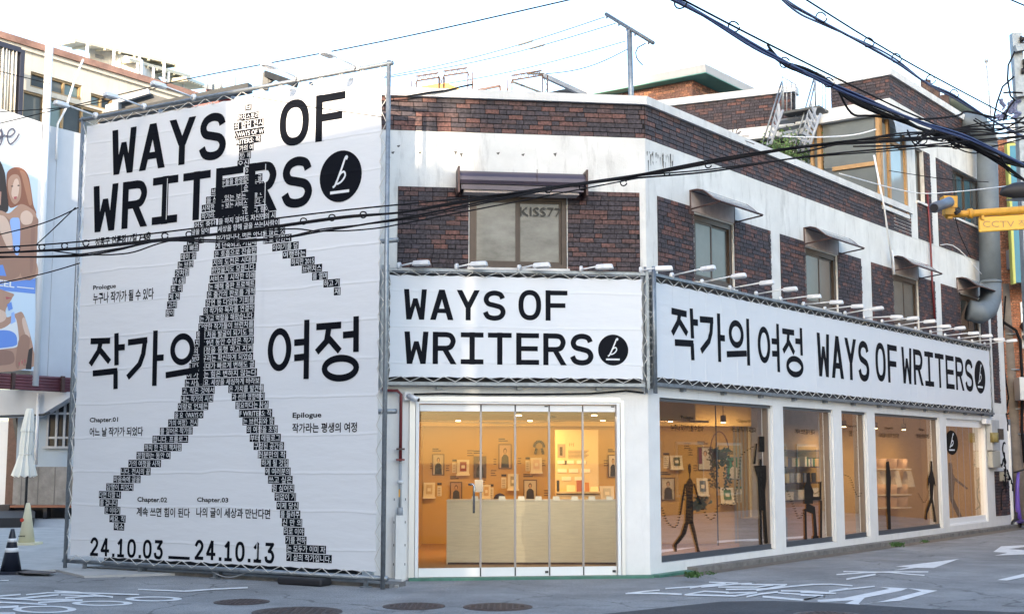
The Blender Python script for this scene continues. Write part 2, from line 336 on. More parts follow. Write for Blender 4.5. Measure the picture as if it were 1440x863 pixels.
def glyph(mb, F, ch, u, z, w, h, t, out):
    X = lambda a: u+t/2+a*(w-t)
    Z = lambda b: z+t/2+b*(h-t)
    def st(p, closed=False, ext=0.0, tt=None): stroke(mb, F, [(X(a), Z(b)) for a, b in p], tt or t, out, closed, ext)
    def v(a, b0=0, b1=1): mb.quad(F.W(X(a)-t/2, Z(b0)-t/2, out), F.W(X(a)+t/2, Z(b0)-t/2, out), F.W(X(a)+t/2, Z(b1)+t/2, out), F.W(X(a)-t/2, Z(b1)+t/2, out))
    def hz(b, a0=0, a1=1, k=.92): mb.quad(F.W(X(a0)-t/2, Z(b)-t*k/2, out+.0004), F.W(X(a1)+t/2, Z(b)-t*k/2, out+.0004), F.W(X(a1)+t/2, Z(b)+t*k/2, out+.0004), F.W(X(a0)-t/2, Z(b)+t*k/2, out+.0004))
    def dg(a0, b0, a1, b1, k=1.12, o=0): 
        q = t*k/2; mb.quad(F.W(X(a0)-q, z+b0*h, out+o), F.W(X(a0)+q, z+b0*h, out+o), F.W(X(a1)+q, z+b1*h, out+o), F.W(X(a1)-q, z+b1*h, out+o))
    if ch == 'W': dg(.14, 0, 0, 1, 1); dg(.16, 0, .5, .70, .85, .0003); dg(.84, 0, .5, .70, .85, .0006); dg(.86, 0, 1, 1, 1, .0009)
    elif ch == 'A': dg(0, 0, .5, 1); dg(1, 0, .5, 1, 1.12, .0003); hz(.26, .16, .84, .85)
    elif ch == 'Y': dg(.5, .42, 0, 1); dg(.5, .42, 1, 1, 1.12, .0003); v(.5, 0, .42)
    elif ch == 'F': v(.04); hz(1, .04, 1); hz(.50, .04, .88)
    elif ch == 'E': v(.04); hz(1, .04, 1); hz(.51, .04, .93); hz(0, .04, 1)
    elif ch == 'T': v(.5); hz(1)
    elif ch == 'I': v(.5); hz(1, .03, .97); hz(0, .03, .97)
    elif ch == 'R':
        v(.02); stroke(mb, F, [(X(a), Z(b)) for a, b in [(.02, 1)]+[(x, y) for x, y in smooth_path([(.6, 1), (.84, .95), (.97, .76), (.84, .55), (.6, .49)])]+[(.02, .49)]], t*.96, out+.0004)
        dg(1.0, 0, .52, .47, 1.12, .0008)
    elif ch == 'O': stroke(mb, F, ell((X(0)+X(1))/2, (Z(0)+Z(1))/2, (X(1)-X(0))/2, (Z(1)-Z(0))/2, 32, 2.35), t, out, True)
    elif ch == 'S': st(smooth_path([(.97, .78), (.84, .94), (.5, 1), (.17, .93), (.03, .75), (.15, .58), (.5, .51), (.86, .43), (1.0, .25), (.85, .06), (.5, 0), (.14, .06), (-.02, .24)], 4))
def word(F, s, u0, u1, z0, z1, out, m, parent, tk=.185, gap=.14):
    n = len(s); cell = (u1-u0)/(n-gap); w = cell*(1-gap)
    for i, ch in enumerate(s):
        if ch == ' ': continue
        mb = MB(); glyph(mb, F, ch, u0+i*cell, z0, w, z1-z0, (z1-z0)*tk, out); mb.build('letter', m, parent)
def hangul(F, key, u0, u1, z0, z1, out, m, parent, t):
    for syl in HAN[key]:
        mb = MB(); k = 0
        for kind, pts in syl:
            q = [(u0+a*(u1-u0), z0+b*(z1-z0)) for a, b in pts]
            if kind == 'o': stroke(mb, F, q, t, out+k*.0004, True)
            else: stroke(mb, F, q, t, out+k*.0004)
            k += 1
        mb.build('letter', m, parent)
def logo(F, cu, cz, ru, rz, out, mi, parent):
    mb = MB(); mb.face([F.W(a, b, out) for a, b in ell(cu, cz, ru, rz, 40)]); o = mb.build('round_logo', mi, parent)
    mb = MB(); S = lambda p: [(cu+a*ru, cz+b*rz) for a, b in p]
    stroke(mb, F, S(smooth_path([(.26, .62), (.30, .72), (.22, .70), (.05, .30), (-.22, -.28), (-.36, -.40)], 4)), ru*.085, out+.0015)
    stroke(mb, F, S(smooth_path([(-.2, -.22), (-.02, .08), (.16, .16), (.22, .0), (.06, -.2), (-.14, -.28), (-.22, -.2)], 4)), ru*.075, out+.0019)
    mb.quad(F.W(cu-.48*ru, cz-.66*rz, out+.0015), F.W(cu+.42*ru, cz-.66*rz, out+.0015), F.W(cu+.42*ru, cz-.55*rz, out+.0015), F.W(cu-.48*ru, cz-.55*rz, out+.0015))
    mb.build('logo_mark', WINK, o)
# ================================================================= frames of the place
CX, CY = 1.888, 17.783
FF = Fr((CX, CY), ang(82.5))          # street front with the glass doors, u from -3.75 to 0
RT = Fr((CX, CY), ang(37.7))          # long side front, u from 0 to 16.2
LB = Fr((-6.471, 18.925), ang(119.6)) # big banner, u from 0 to 5.62
WX = Fr((0, 0), (1, 0))
def G(px, py, z=0.0): return atz(px, py, z)

# ================================================================= ground
mb = MB(); mb.face([(-400, -400, 0), (400, -400, 0), (400, 600, 0), (-400, 600, 0)]); structure(mb, 'road', ASPH)
# raised concrete lot on the left
lot = [G(-60, 812), G(20, 806), G(78, 803), G(118, 812), G(330, 806), G(560, 826), Vector((-1.9, 30, 0)), Vector((-1.9, 60, 0)), Vector((-60, 60, 0)), Vector((-60, 20, 0))]
mb = MB(); mb.poly3([p+Vector((0, 0, .03)) for p in lot], (0, 0, -.06)); recalc(structure(mb, 'paved_lot', CONC))
mb = MB(); pts = [G(850, 863), G(1015, 845.5), G(1090, 844.5), G(1200, 849), G(1310, 856), G(1450, 861.5), Vector((6, 8, 0)), Vector((0, 8, 0))]
mb.face([p+Vector((0, 0, .004)) for p in pts]); structure(mb, 'road_patch', ASPHD)
# kerb strips
def strip(F, u0, u1, o0, o1, z1, name, m, seg=1):
    mb = MB()
    for i in range(seg):
        a = u0+(u1-u0)*i/seg; b = u0+(u1-u0)*(i+1)/seg-.012
        mb.box(F, a, b, -.02, z1, o0, o1)
    return structure(mb, name, m)
strip(FF, -3.3, .02, .0, .16, .035, 'painted_kerb', GREENP, 1)
mb = MB(); mb.poly3([RT.W(0, 0, 0), RT.W(0, 0, .15), RT.W(.9, 0, .16), RT.W(1.0, 0, 0)], (0, 0, .036)); recalc(structure(mb, 'painted_kerb', GREENP))
strip(RT, 1.0, 16.4, 0, .17, .075, 'kerb', CURB, 16)
mb = MB(); mb.face([p+Vector((0, 0, .004)) for p in [RT.W(.2, 0, .16), RT.W(.4, 0, .42), RT.W(16, 0, .5), RT.W(16, 0, .16)]]); structure(mb, 'gutter_strip', mat('gritty_gutter', (.15, .13, .11), .95, var=.35, vscale=9, bump=.6))

# ---- paint on the road
def gp(poly, k=0): return [G(x, y)+Vector((0, 0, .005+.0006*k)) for x, y in poly]
def zoomed(lst, ox, oy, s): return [(ox+x/s, oy+y/s) for x, y in lst]
def ring(cx, cy, rx, ry, tx, ty, k=0):
    o = [(cx+rx*math.cos(a), cy+ry*math.sin(a)) for a in [2*math.pi*i/36 for i in range(36)]]
    n = [(cx+(rx-tx)*math.cos(a), cy+(ry-ty)*math.sin(a)) for a in [2*math.pi*i/36 for i in range(36)]]
    mb = MB(); P = gp(o, k)+gp(n, k); mb.add(P, [(i, (i+1) % 36, 36+(i+1) % 36, 36+i) for i in range(36)]); return mb
def band(pts, ty, k=0):
    """a painted line through pixel points, ty = its visible height in pixels"""
    mb = MB(); up = [(x, y-ty/2) for x, y in pts]; dn = [(x, y+ty/2) for x, y in pts]; U = gp(up, k); D = gp(dn, k); n = len(pts)
    mb.add(U+D, [(i, n+i, n+i+1, i+1) for i in range(n-1)]); return mb
Z1 = lambda l: zoomed(l, 0, 790, 3.273)
marks = []
for (x, y, rx, ry) in [(205, 218, 147, 16.5), (470, 190, 140, 12), (707, 170, 131, 11.5)]:
    marks.append(ring(x/3.273, 790+y/3.273, rx/3.273, ry/3.273, 12, 1.5))
for k, (l, t) in enumerate([([(-60, 212), (85, 205)], 3), ([(-60, 183), (60, 188), (215, 196)], 2.2), ([(-40, 160), (95, 150)], 2), ([(120, 152), (215, 143)], 1.8), ([(0, 168), (170, 176), (345, 174)], 2.2),
    ([(60, 172), (270, 152)], 2.2), ([(215, 143), (420, 145), (640, 152)], 1.9), ([(250, 133), (360, 140), (520, 163)], 1.9), ([(175, 187), (380, 176)], 2.2), ([(280, 152), (520, 160)], 1.8), ([(300, 166), (440, 157)], 1.9),
    ([(635, 127), (850, 136)], 1.6), ([(850, 136), (990, 126), (1140, 119)], 2.0), ([(-40, 88), (40, 86)], 1.2), ([(-30, 236), (70, 236)], 2)]):
    marks.append(band(Z1(l), t, 1+k % 7))
Z2 = lambda l: zoomed(l, 870, 750, 4.645)
for k, (l, t) in enumerate([([(45, 393), (170, 378), (268, 370)], 1.7), ([(60, 391), (250, 391), (412, 397)], 2.2), ([(305, 360), (470, 349), (600, 343)], 1.8), ([(465, 357), (560, 340), (700, 326)], 2.2), ([(590, 319), (780, 324)], 1.6),
    ([(540, 352), (760, 331), (870, 328)], 2), ([(650, 352), (900, 352), (1010, 338)], 1.8), ([(700, 365), (960, 362), (1090, 338)], 2.1), ([(800, 334), (1100, 334)], 1.8), ([(900, 372), (1130, 345), (1270, 333)], 2), ([(430, 402), (560, 378), (720, 386)], 2),
    ([(440, 402), (760, 409), (905, 386)], 2.3), ([(700, 391), (900, 386)], 1.7), ([(835, 415), (930, 396), (1040, 384)], 2.4), ([(940, 412), (1200, 434), (1335, 406)], 2.6), ([(1040, 388), (1335, 406)], 1.8), ([(1060, 375), (1240, 378), (1420, 392)], 1.9), ([(1300, 442), (1440, 430)], 2.6)]):
    marks.append(band(Z2(l), t, 1+k % 7))
Z3 = lambda l: zoomed(l, 1130, 740, 4.645)
for k, l in enumerate([[(600, 262), (1015, 212), (850, 272), (740, 270), (585, 288), (690, 266)], [(90, 485), (260, 468), (560, 408), (500, 396), (680, 404), (640, 420), (400, 466), (360, 505), (370, 511), (270, 505), (330, 482), (110, 496)],
    [(380, 512), (520, 488), (770, 424), (680, 404), (875, 420), (640, 485), (440, 500)], [(1240, 166), (1290, 130), (1470, 121), (1470, 131), (1340, 148), (1470, 158), (1470, 182), (1250, 191), (1330, 174)], [(1265, 351), (1470, 303), (1470, 326), (1330, 355)]]):
    mb = MB(); mb.face(gp(Z3(l), k)); marks.append(mb)
for k, (l, t) in enumerate([([(215, 315), (400, 302), (560, 297), (815, 297)], 1.6), ([(260, 295), (560, 300), (700, 314), (790, 320)], 1.5), ([(280, 345), (375, 330), (470, 314)], 2.2), ([(-20, 388), (60, 380), (180, 378), (320, 389)], 1.6), ([(165, 426), (290, 409)], 2.6), ([(290, 412), (465, 393)], 1.7),
    ([(-20, 432), (200, 441)], 1.8), ([(-20, 447), (140, 456), (0, 478)], 2.2)]):
    marks.append(band(Z3(l), t, 1+k % 7))
for m_ in marks: recalc(structure(m_, 'road_marking', ROADW))

# manhole covers
def manhole(px, py, rw, rh, label, frame=IRON):
    c = G(px, py); rx = rw/FPX*c.y
    t = thing('manhole_cover', label, 'manhole cover', c)
    mb = MB(); ring_ = [c+Vector((rx*math.cos(a), rx*math.sin(a), .006)) for a in [2*math.pi*i/40 for i in range(40)]]; mb.poly3(ring_, (0, 0, -.02)); recalc(mb.build('rim', frame, t))
    mb = MB(); rr = rx*.88
    mb.poly3([c+Vector((rr*math.cos(a), rr*math.sin(a), .010)) for a in [2*math.pi*i/32 for i in range(32)]], (0, 0, -.01)); pl = recalc(mb.build('plate', IRON, t))
    mb = MB()
    for i in range(-4, 5):
        for j in range(-4, 5):
            if i*i+j*j < 18: p = c+Vector((i*rr/5, j*rr/5, .012)); mb.box(WX, p.x-rr*.06, p.x+rr*.06, .0101, .015, -p.y-rr*.06, -p.y+rr*.06)
    mb.build('tread', IRON, t, kind='stuff')
manhole(340, 846, 38, 4, 'round manhole cover in the road in front of the tall banner')
manhole(582, 852, 43, 5, 'round manhole cover in front of the drainpipe, left of its twin')
manhole(700, 853, 48, 4, 'round manhole cover in front of the glass doors')
manhole(418, 860, 62, 5, 'large dark manhole cover cut by the lower picture edge')
manhole(1165, 865, 48, 8, 'round manhole cover with a pale worn ring in the fresh asphalt patch', CURB)

# ================================================================= corner shop building
bld = thing('corner_building', 'three storey corner building in white plaster and dark purple brick with shop windows', 'building', (CX, CY, 0))
def wall(F, name, u0, u1, z0, z1, holes, th, m, parent=bld, out=0.0):
    us = sorted({u0, u1, *[h[0] for h in holes], *[h[1] for h in holes]}); zs = sorted({z0, z1, *[h[2] for h in holes], *[h[3] for h in holes]})
    us = [u for u in us if u0 <= u <= u1]; zs = [z for z in zs if z0 <= z <= z1]; mb = MB()
    for i in range(len(us)-1):
        for j in range(len(zs)-1):
            uc = (us[i]+us[i+1])/2; zc = (zs[j]+zs[j+1])/2
            if any(h[0] < uc < h[1] and h[2] < zc < h[3] for h in holes): continue
            mb.box(F, us[i], us[i+1], zs[j], zs[j+1], out-th, out)
    return mb.build(name, m, parent)
DOOR = (-3.22, -.40, .02, 2.37)
wall(FF, 'wall', -3.75, -.001, 0, 2.65, [DOOR], .28, PAINT)
wall(FF, 'wall', -3.75, -.001, 2.65, 6.12, [(-2.5, -1.13, 4.22, 5.25)], .28, PLASTER)
RW = [(.30, 3.82, .17, 2.46), (4.20, 6.18, .17, 2.46), (6.55, 7.70, .18, 2.46), (8.08, 11.56, .18, 2.46), (11.96, 14.5, .2, 2.46)]
wall(RT, 'wall', 0, 16.2, 0, 2.65, RW, .28, PAINT)
UW = [(1.36, 2.60, 4.22, 5.25), (5.22, 6.55, 4.22, 5.25), (9.25, 10.6, 4.22, 5.25), (13.2, 14.5, 4.22, 5.25)]
wall(RT, 'wall', 0, 16.2, 2.65, 6.12, UW, .28, PLASTER)
mb = MB(); mb.box(FF, -3.752, 0, 6.12, 6.60, -.26, -.008).box(RT, 0, 10.35, 6.12, 6.60, -.26, -.008); mb.build('parapet_core', MORTAR, bld)
# parapet cap, mitred at the corner
nb = (FF.n+RT.n).normalized(); kk = 1/nb.dot(FF.n); c2 = Vector((CX, CY))
def capper(o0, o1, z0, z1, uL, uR):
    a = [FF.W(uL, z0, o1), Vector((*(c2+nb*o1*kk), z0)), RT.W(uR, z0, o1), RT.W(uR, z0, o0), Vector((*(c2+nb*o0*kk), z0)), FF.W(uL, z0, o0)]
    mb = MB(); up = Vector((0, 0, z1-z0))
    mb.hexa([a[0], a[0]+up, a[1]+up, a[1], a[5], a[5]+up, a[4]+up, a[4]]); mb.hexa([a[1], a[1]+up, a[2]+up, a[2], a[4], a[4]+up, a[3]+up, a[3]]); return mb
capper(-.3, .06, 6.60, 6.72, -3.8, 10.35).build('parapet_cap', CAPM, bld)
# left flank and roof deck
FL = Fr(FF.W(-3.75, 0, 0).xy, (-FF.n.x*-1, -FF.n.y*-1))   # runs from behind to the street
mb = MB(); mb.box(FL, -12, -.27, 0, 6.6, -.25, 0); mb.build('flank_wall', PLASTER, bld)
deck = [FF.W(-3.7, 6.1, -.27), FF.W(0, 6.1, -.27), RT.W(.3, 6.1, -.27), RT.W(16, 6.1, -.27), RT.W(16, 6.1, -9), FF.W(-3.7, 6.1, -12)]
mb = MB(); mb.poly3(deck, (0, 0, .12)); recalc(mb.build('roof_deck', CONC, bld))
# ---- brickwork
BRK = []     # (distance, matrix, size) of whole bricks of the corner building; cut ones go to the joined part
LOOSE = MB()
def bricks(F, u0, u1, z0, z1, out, lst, loose, proud=.014, bl=.188, bh=.056, j=.012, holes=(), mortar=None, parent=None):
    if mortar is not None:
        mb = MB()
        if not holes: mb.box(F, u0, u1, z0, z1, out, out+.004)
        mb.build('mortar_bed', mortar, parent) if mb.v else None
    rows = max(1, round((z1-z0)/(bh+j))); ph = (z1-z0)/rows; n = 0
    rnd = random.Random(int(abs(u0*13+z0*7)*10))
    for r in range(rows):
        u = u0-(bl+j)*(.5 if r % 2 else 0)-rnd.random()*.04
        while u < u1:
            L_ = bl if rnd.random() > .12 else bl*.5
            a = max(u, u0+.002); b = min(u+L_, u1-.002); u += L_+j
            if b-a < .03: continue
            zc = z0+r*ph+ph/2
            hit = False
            for h in holes:
                if a < h[1] and b > h[0] and zc+ph/2 > h[2] and zc-ph/2 < h[3]:
                    if a < h[0]-.03: b = h[0]
                    elif b > h[1]+.03: a = h[1]
                    else: hit = True
            if hit or b-a < .03: continue
            pr = proud*(.6+.7*rnd.random()); full = abs(b-a-bl) < .002
            c = F.W((a+b)/2, zc, out); dist = c.y
            if full and lst is not None: lst.append((dist, F, (a+b)/2, zc, out+pr-proud))
            else: loose.box(F, a, b, zc-ph/2+j/2, zc+ph/2-j/2, out+.001, out+pr)
BH = 1.13/17-.010
bricks(FF, -3.75, -.005, 6.12, 6.595, -.006, BRK, LOOSE, mortar=None)
for a, b in [(-3.49, -2.51), (-1.12, -.09)]: bricks(FF, a, b, 4.2, 5.33, .001, BRK, LOOSE, mortar=MORTAR, parent=bld)
bricks(RT, .005, 10.35, 6.12, 6.595, -.006, BRK, LOOSE)
PAN = [(.31, 3.88), (4.24, 7.66), (8.14, 11.6), (11.97, 15.1)]
for (a, b), w in zip(PAN, UW):
    bricks(RT, a, w[0]-.02, 4.2, 5.34, .001, BRK, LOOSE, mortar=MORTAR, parent=bld); bricks(RT, w[1]+.02, b, 4.2, 5.34, .001, BRK, LOOSE, mortar=MORTAR, parent=bld)
bricks(RT, 15.05, 16.1, .3, 1.32, .001, BRK, LOOSE, mortar=MORTAR, parent=bld)
bricks(RT, 15.3, 15.75, 2.9, 5.2, .001, BRK, LOOSE, mortar=MORTAR, parent=bld)
# third storey over the far half of the side front
U3 = 9.42
SW = Fr(RT.W(U3, 0, 0).xy, RT.n)         # its flank towards the camera, u<0 inwards
W3 = [(10.72, 11.22, 6.95, 8.1), (13.0, 15.15, 6.95, 8.1)]
wall(RT, 'wall', U3, 16.2, 6.125, 8.85, W3+[(U3, 10.2, 6.7, 8.35)], .28, PLASTER)
mb = MB(); mb.box(RT, U3, 16.2, 8.85, 9.32, -.28, -.008); mb.build('parapet_core', MORTAR, bld)
mb = MB(); mb.box(RT, U3-.06, 16.3, 9.32, 9.46, -.34, .06); mb.box(SW, SW.uz(1166, 110)[0], -.34, 9.32, 9.46, -.3, .06); mb.build('parapet_cap', CAPM, bld)
uS = SW.uz(1168, 120)[0]
mb = MB(); mb.box(SW, uS, -.281, 8.85, 9.32, -.28, -.008); mb.build('parapet_core', MORTAR, bld)
wall(SW, 'wall', uS-1.0, -.281, 6.3, 8.85, [], .28, PLASTER)
bricks(SW, uS, -.001, 8.85, 9.315, -.006, None, LOOSE); bricks(RT, U3+.005, 16.2, 8.85, 9.315, -.006, None, LOOSE)
for a, b, hs in [(10.74, 11.58, [W3[0]]), (11.97, 15.3, [W3[1]])]:
    mb = MB(); w = hs[0]
    mb.box(RT, a, b, 6.15, w[2], .0, .005)
    if w[0] > a: mb.box(RT, a, w[0], w[2], w[3], .0, .005)
    if w[1] < b: mb.box(RT, w[1], b, w[2], w[3], .0, .005)
    mb.build('mortar_bed', MORTAR, bld)
    bricks(RT, a, b, 6.15, 8.1, .002, None, LOOSE, holes=[(w[0]-.02, w[1]+.02, w[2], w[3]+.1)])
# left third-storey wing behind the roof deck
LWp, LWq = atz(935, 143, 9.42), atz(1115, 122, 9.42); LW = through(LWq, LWq+(LWq-LWp)); uL = -(LWq-LWp).length-1.5
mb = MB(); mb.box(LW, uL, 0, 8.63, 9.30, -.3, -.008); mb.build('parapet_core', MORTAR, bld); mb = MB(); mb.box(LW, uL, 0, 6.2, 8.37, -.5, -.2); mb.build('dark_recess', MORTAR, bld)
mb = MB(); mb.box(LW, uL, 0, 8.38, 8.63, -.3, 0); mb.build('wall', PLASTER, bld)
mb = MB(); mb.box(LW, uL, .06, 9.30, 9.45, -.34, .06); mb.build('parapet_cap', CAPM, bld)
bricks(LW, uL, 0, 8.63, 9.29, -.006, None, LOOSE)
# write the bricks
BRK.sort(key=lambda t: t[0])
bm_ = MB(); bm_.box(WX, -.095, .095, -.0285, .0285, 0, .014); bme = bpy.data.meshes.new('brick'); bme.from_pydata([tuple(v) for v in bm_.v], [], bm_.f); bme.materials.append(BRICK)
for k, (dd, F, u, z, o) in enumerate(BRK):
    if k < 300:
        p = F.W(u, z, o)-bld.location
        ob = bpy.data.objects.new('brick', bme); COL.objects.link(ob); ob.parent = bld; ob.location = p; ob.rotation_euler = (0, 0, F.rz)
    else: LOOSE.box(F, u-.095, u+.095, z-.0285, z+.0285, o, o+.014)
LOOSE.build('brickwork', BRICK, bld, kind='stuff')

# ---- upper windows: bronze sliding frames
def sliding(F, w, n=2, fm=BROWNF, gm=DGLASS, out=-.09, fw=.05, parent=bld):
    u0, u1, z0, z1 = w; o = MB(); o.box(F, u0, u1, z1-fw, z1, out-.06, out).box(F, u0, u1, z0, z0+fw, out-.06, out).box(F, u0, u0+fw, z0+fw, z1-fw, out-.06, out).box(F, u1-fw, u1, z0+fw, z1-fw, out-.06, out)
    W_ = MB(); W_.box(F, u0-.03, u1+.03, z0-.05, z0-.002, -.1, .05)
    win = o.build('window', fm, parent); W_.build('sill', CAPM, win)
    st = (u1-u0-2*fw)/n
    for i in range(n):
        a = u0+fw+i*st; b = a+st; oo = out-.012-(.02 if i % 2 else 0)
        s = MB(); t = .035
        s.box(F, a, b, z0+fw, z0+fw+t, oo-.02, oo).box(F, a, b, z1-fw-t, z1-fw, oo-.02, oo).box(F, a, a+t, z0+fw+t, z1-fw-t, oo-.02, oo).box(F, b-t, b, z0+fw+t, z1-fw-t, oo-.02, oo); s.build('sash', fm, win)
        g = MB(); g.box(F, a+t, b-t, z0+fw+t, z1-fw-t, oo-.014, oo-.008); g.build('pane', gm, win)
    return win
FILM = mat('frosted_upper_glass', (.15, .15, .14), .2, spec=.4, var=.45, vscale=1.7, stretch=(1, 1, 2))
wf = sliding(FF, (-2.5, -1.13, 4.22, 5.25), 2, gm=FILM, fw=.07, out=-.03)
text('KISS77', FF, *[FF.uz(732, 290)[0], FF.uz(790, 290)[0]], FF.uz(760, 303.5)[1], FF.uz(760, 291)[1], -.034, mat('grey_window_print', (.015, .015, .015), .5), bld, 'window_lettering')
mb = MB(); mb.box(FF, -2.32, -1.95, 4.38, 4.75, -.31, -.28).box(FF, -1.7, -1.35, 4.35, 4.8, -.31, -.28); mb.build('box_behind_glass', CREAM, bld)
for i, w in enumerate(UW): sliding(RT, w, 2, gm=[GGLASS, DGLASS, GGLASS, DGLASS][i], fw=.085, out=-.03)
sliding(RT, W3[0], 1, gm=GGLASS); sliding(RT, W3[1], 4, gm=DGLASS)
poster = MB(); poster.box(RT, 1.45, 1.62, 4.3, 5.0, -.098, -.096); poster.build('window_film', mat('pale_blue_film', (.35, .42, .45), .3), bld)
# ---- bay window with varnished frames
UB = 8.78; BW = Fr(RT.W(UB, 0, .02).xy, RT.n); ub0 = BW.uz(1140, 200)[0]
bay = MB(); zb0, zb1 = 6.55, 8.36
bay.box(BW, ub0, .04, zb1, zb1+.1, -.9, .12).box(RT, UB, U3+.75, zb0-.08, zb0, -.3, .05).box(BW, ub0, -.05, zb0-.3, zb0, -.1, .02)
bb = bay.build('bay_window', CAPM, bld)
fr = MB()
for px in (1153, 1236): u = BW.uz(px, 200)[0]; fr.box(BW, u-.05, u+.03, zb0, zb1, -.08, .03)
for u in (ub0, ): fr.box(BW, u, u+.06, zb0, zb1, -.08, .03)
fr.box(BW, BW.uz(1170, 200)[0], -.08, 7.36, 7.44, -.06, .025).box(RT, UB, UB+.1, zb0, zb1, -.06, .03).box(RT, 9.18, 9.27, zb0, zb1, -.05, .03).box(RT, 10.08, 10.16, zb0, zb1-.1, -.05, .03).box(RT, UB+.1, 10.08, 7.9, 7.97, -.05, .02)
fr.build('frame', ORANGEF, bb)
for a, b, z0, z1 in [(ub0+.06, BW.uz(1151, 200)[0]-.04, zb0, zb1), (BW.uz(1155, 200)[0]+.03, BW.uz(1233, 200)[0]-.04, 7.44, zb1), (BW.uz(1155, 200)[0]+.03, BW.uz(1233, 200)[0]-.04, zb0, 7.36)]:
    g = MB(); g.box(BW, a, b, z0, z1, -.04, -.03); g.build('pane', GGLASS, bb)
for a, b in [(UB+.1, 9.18), (9.27, 10.08)]:
    g = MB(); g.box(RT, a, b, zb0, 7.9, -.03, -.02).box(RT, a, b, 7.97, zb1-.1, -.03, -.02); g.build('pane', mat('blue_grey_glass', (.22, .29, .32), .1, spec=.8), bb)
arc = MB()
for i in range(6):
    a0, a1 = i/6*math.pi/2, (i+1)/6*math.pi/2; P = lambda a, u: RT.W(u, 8.0+.42*math.sin(a), .05+.0+.25*math.cos(a))
    arc.quad(P(a0, 8.9), P(a1, 8.9), P(a1, 10.3), P(a0, 10.3))
arc.build('curved_hood', GREYP, bb)

rs = random.Random(8); m_ = MB()
for i in range(34):
    x = 909+rs.random()*38; y = 213+rs.random()**2*14+(x-909)*.12; u, z = RT.uz(x, y); h = rs.uniform(.02, .13)*(1 if rs.random() > .2 else 2.2); w = rs.uniform(.004, .014)
    m_.face([RT.W(u-w, z, .0016+.0002*i), RT.W(u+w, z+.01, .0016+.0002*i), RT.W(u+w*.5, z-h, .0016+.0002*i), RT.W(u-w*.3, z-h*.9, .0016+.0002*i)])
for i, (x, y) in enumerate([(543, 208), (552, 214), (546, 222), (560, 205), (590, 214), (640, 213), (648, 216), (700, 215), (735, 217), (780, 216)]):
    u, z = FF.uz(x, y); m_.face([FF.W(u-.02, z, .0016), FF.W(u+.03, z+.012, .0016), FF.W(u+.012, z-.06*rs.random()-.01, .0016), FF.W(u-.008, z-.02, .0016)])
m_.build('mould_stain', mat('black_mould', (.10, .10, .095), .9), bld, kind='stuff')
# ---- awnings
def awning(F, u0, u1, z, depth=.50, h=.30):
    aw = MB(); n = 6
    prof = [(0, h*1.0), (depth*.25, h*1.02), (depth*.45, h*.93), (depth*.62, h*.72), (depth*.8, h*.45), (depth, h*.28)]
    for (o0, a), (o1, b) in zip(prof, prof[1:]):
        aw.hexa([F.W(u0, z+a, o0), F.W(u1, z+a, o0), F.W(u1, z+b, o1), F.W(u0, z+b, o1), F.W(u0, z+a+.012, o0), F.W(u1, z+a+.012, o0), F.W(u1, z+b+.012, o1), F.W(u0, z+b+.012, o1)])
    o = aw.build('awning', mat('smoked_polycarbonate', (.30, .31, .33), .12, .1, spec=.8), bld)
    fm = MB()
    for u in (u0, u1): fm.tube([F.W(u, z-.02, .01), F.W(u, z+h, .01)], .014, 5); fm.tube([F.W(u, z+.02, .01), F.W(u, z+h*.25, depth)], .013, 5); fm.tube([F.W(u, z+b+.0, o_) for o_, b in prof], .014, 5)
    fm.tube([F.W(u0, z+h*.28, depth), F.W(u1, z+h*.28, depth)], .017, 5); fm.tube([F.W(u0, z+h, .01), F.W(u1, z+h, .01)], .014, 5)
    fm.build('awning_frame', DKB, o)
    bd = MB(); bd.box(F, u0+.02, u1-.02, z, z+h-.01, .004, .02); bd.build('fascia_board', mat('faded_pink_board', (.48, .42, .40), .8, var=.15, vscale=5, dirt=.4), o)
for u0, u1 in [(1.25, 2.62), (5.18, 6.60), (9.22, 10.62), (13.0, 14.4)]: awning(RT, u0, u1, 5.27)
hood = MB(); zc = 5.40
for i in range(7):
    a0, a1 = -.5+i*.36, -.5+(i+1)*.36; P = lambda a, u: FF.W(u, zc+.14*math.sin(a)-.0, .12+.20*math.cos(a))
    hood.quad(P(a0, -2.66), P(a0, -.92), P(a1, -.92), P(a1, -2.66))
hood.box(FF, -2.64, -.94, 5.26, 5.33, .005, .27)
hd = hood.build('awning', mat('purple_brown_awning', (.075, .06, .085), .35, .2, var=.1, spec=.6), bld)
mb = MB()
for u in (-2.69, -.915): mb.box(FF, u, u+.025, 5.2, 5.56, .005, .35)
for u in (-1.6, ): mb.box(FF, u, u+.006, 5.37, 5.55, .3, .327)
mb.build('awning_frame', DKB, hd)
mb = MB(); mb.box(FF, -2.6, -1.0, 5.225, 5.258, .003, .24); mb.build('awning_soffit', mat('faded_pink_board', (1, 1, 1)), hd)

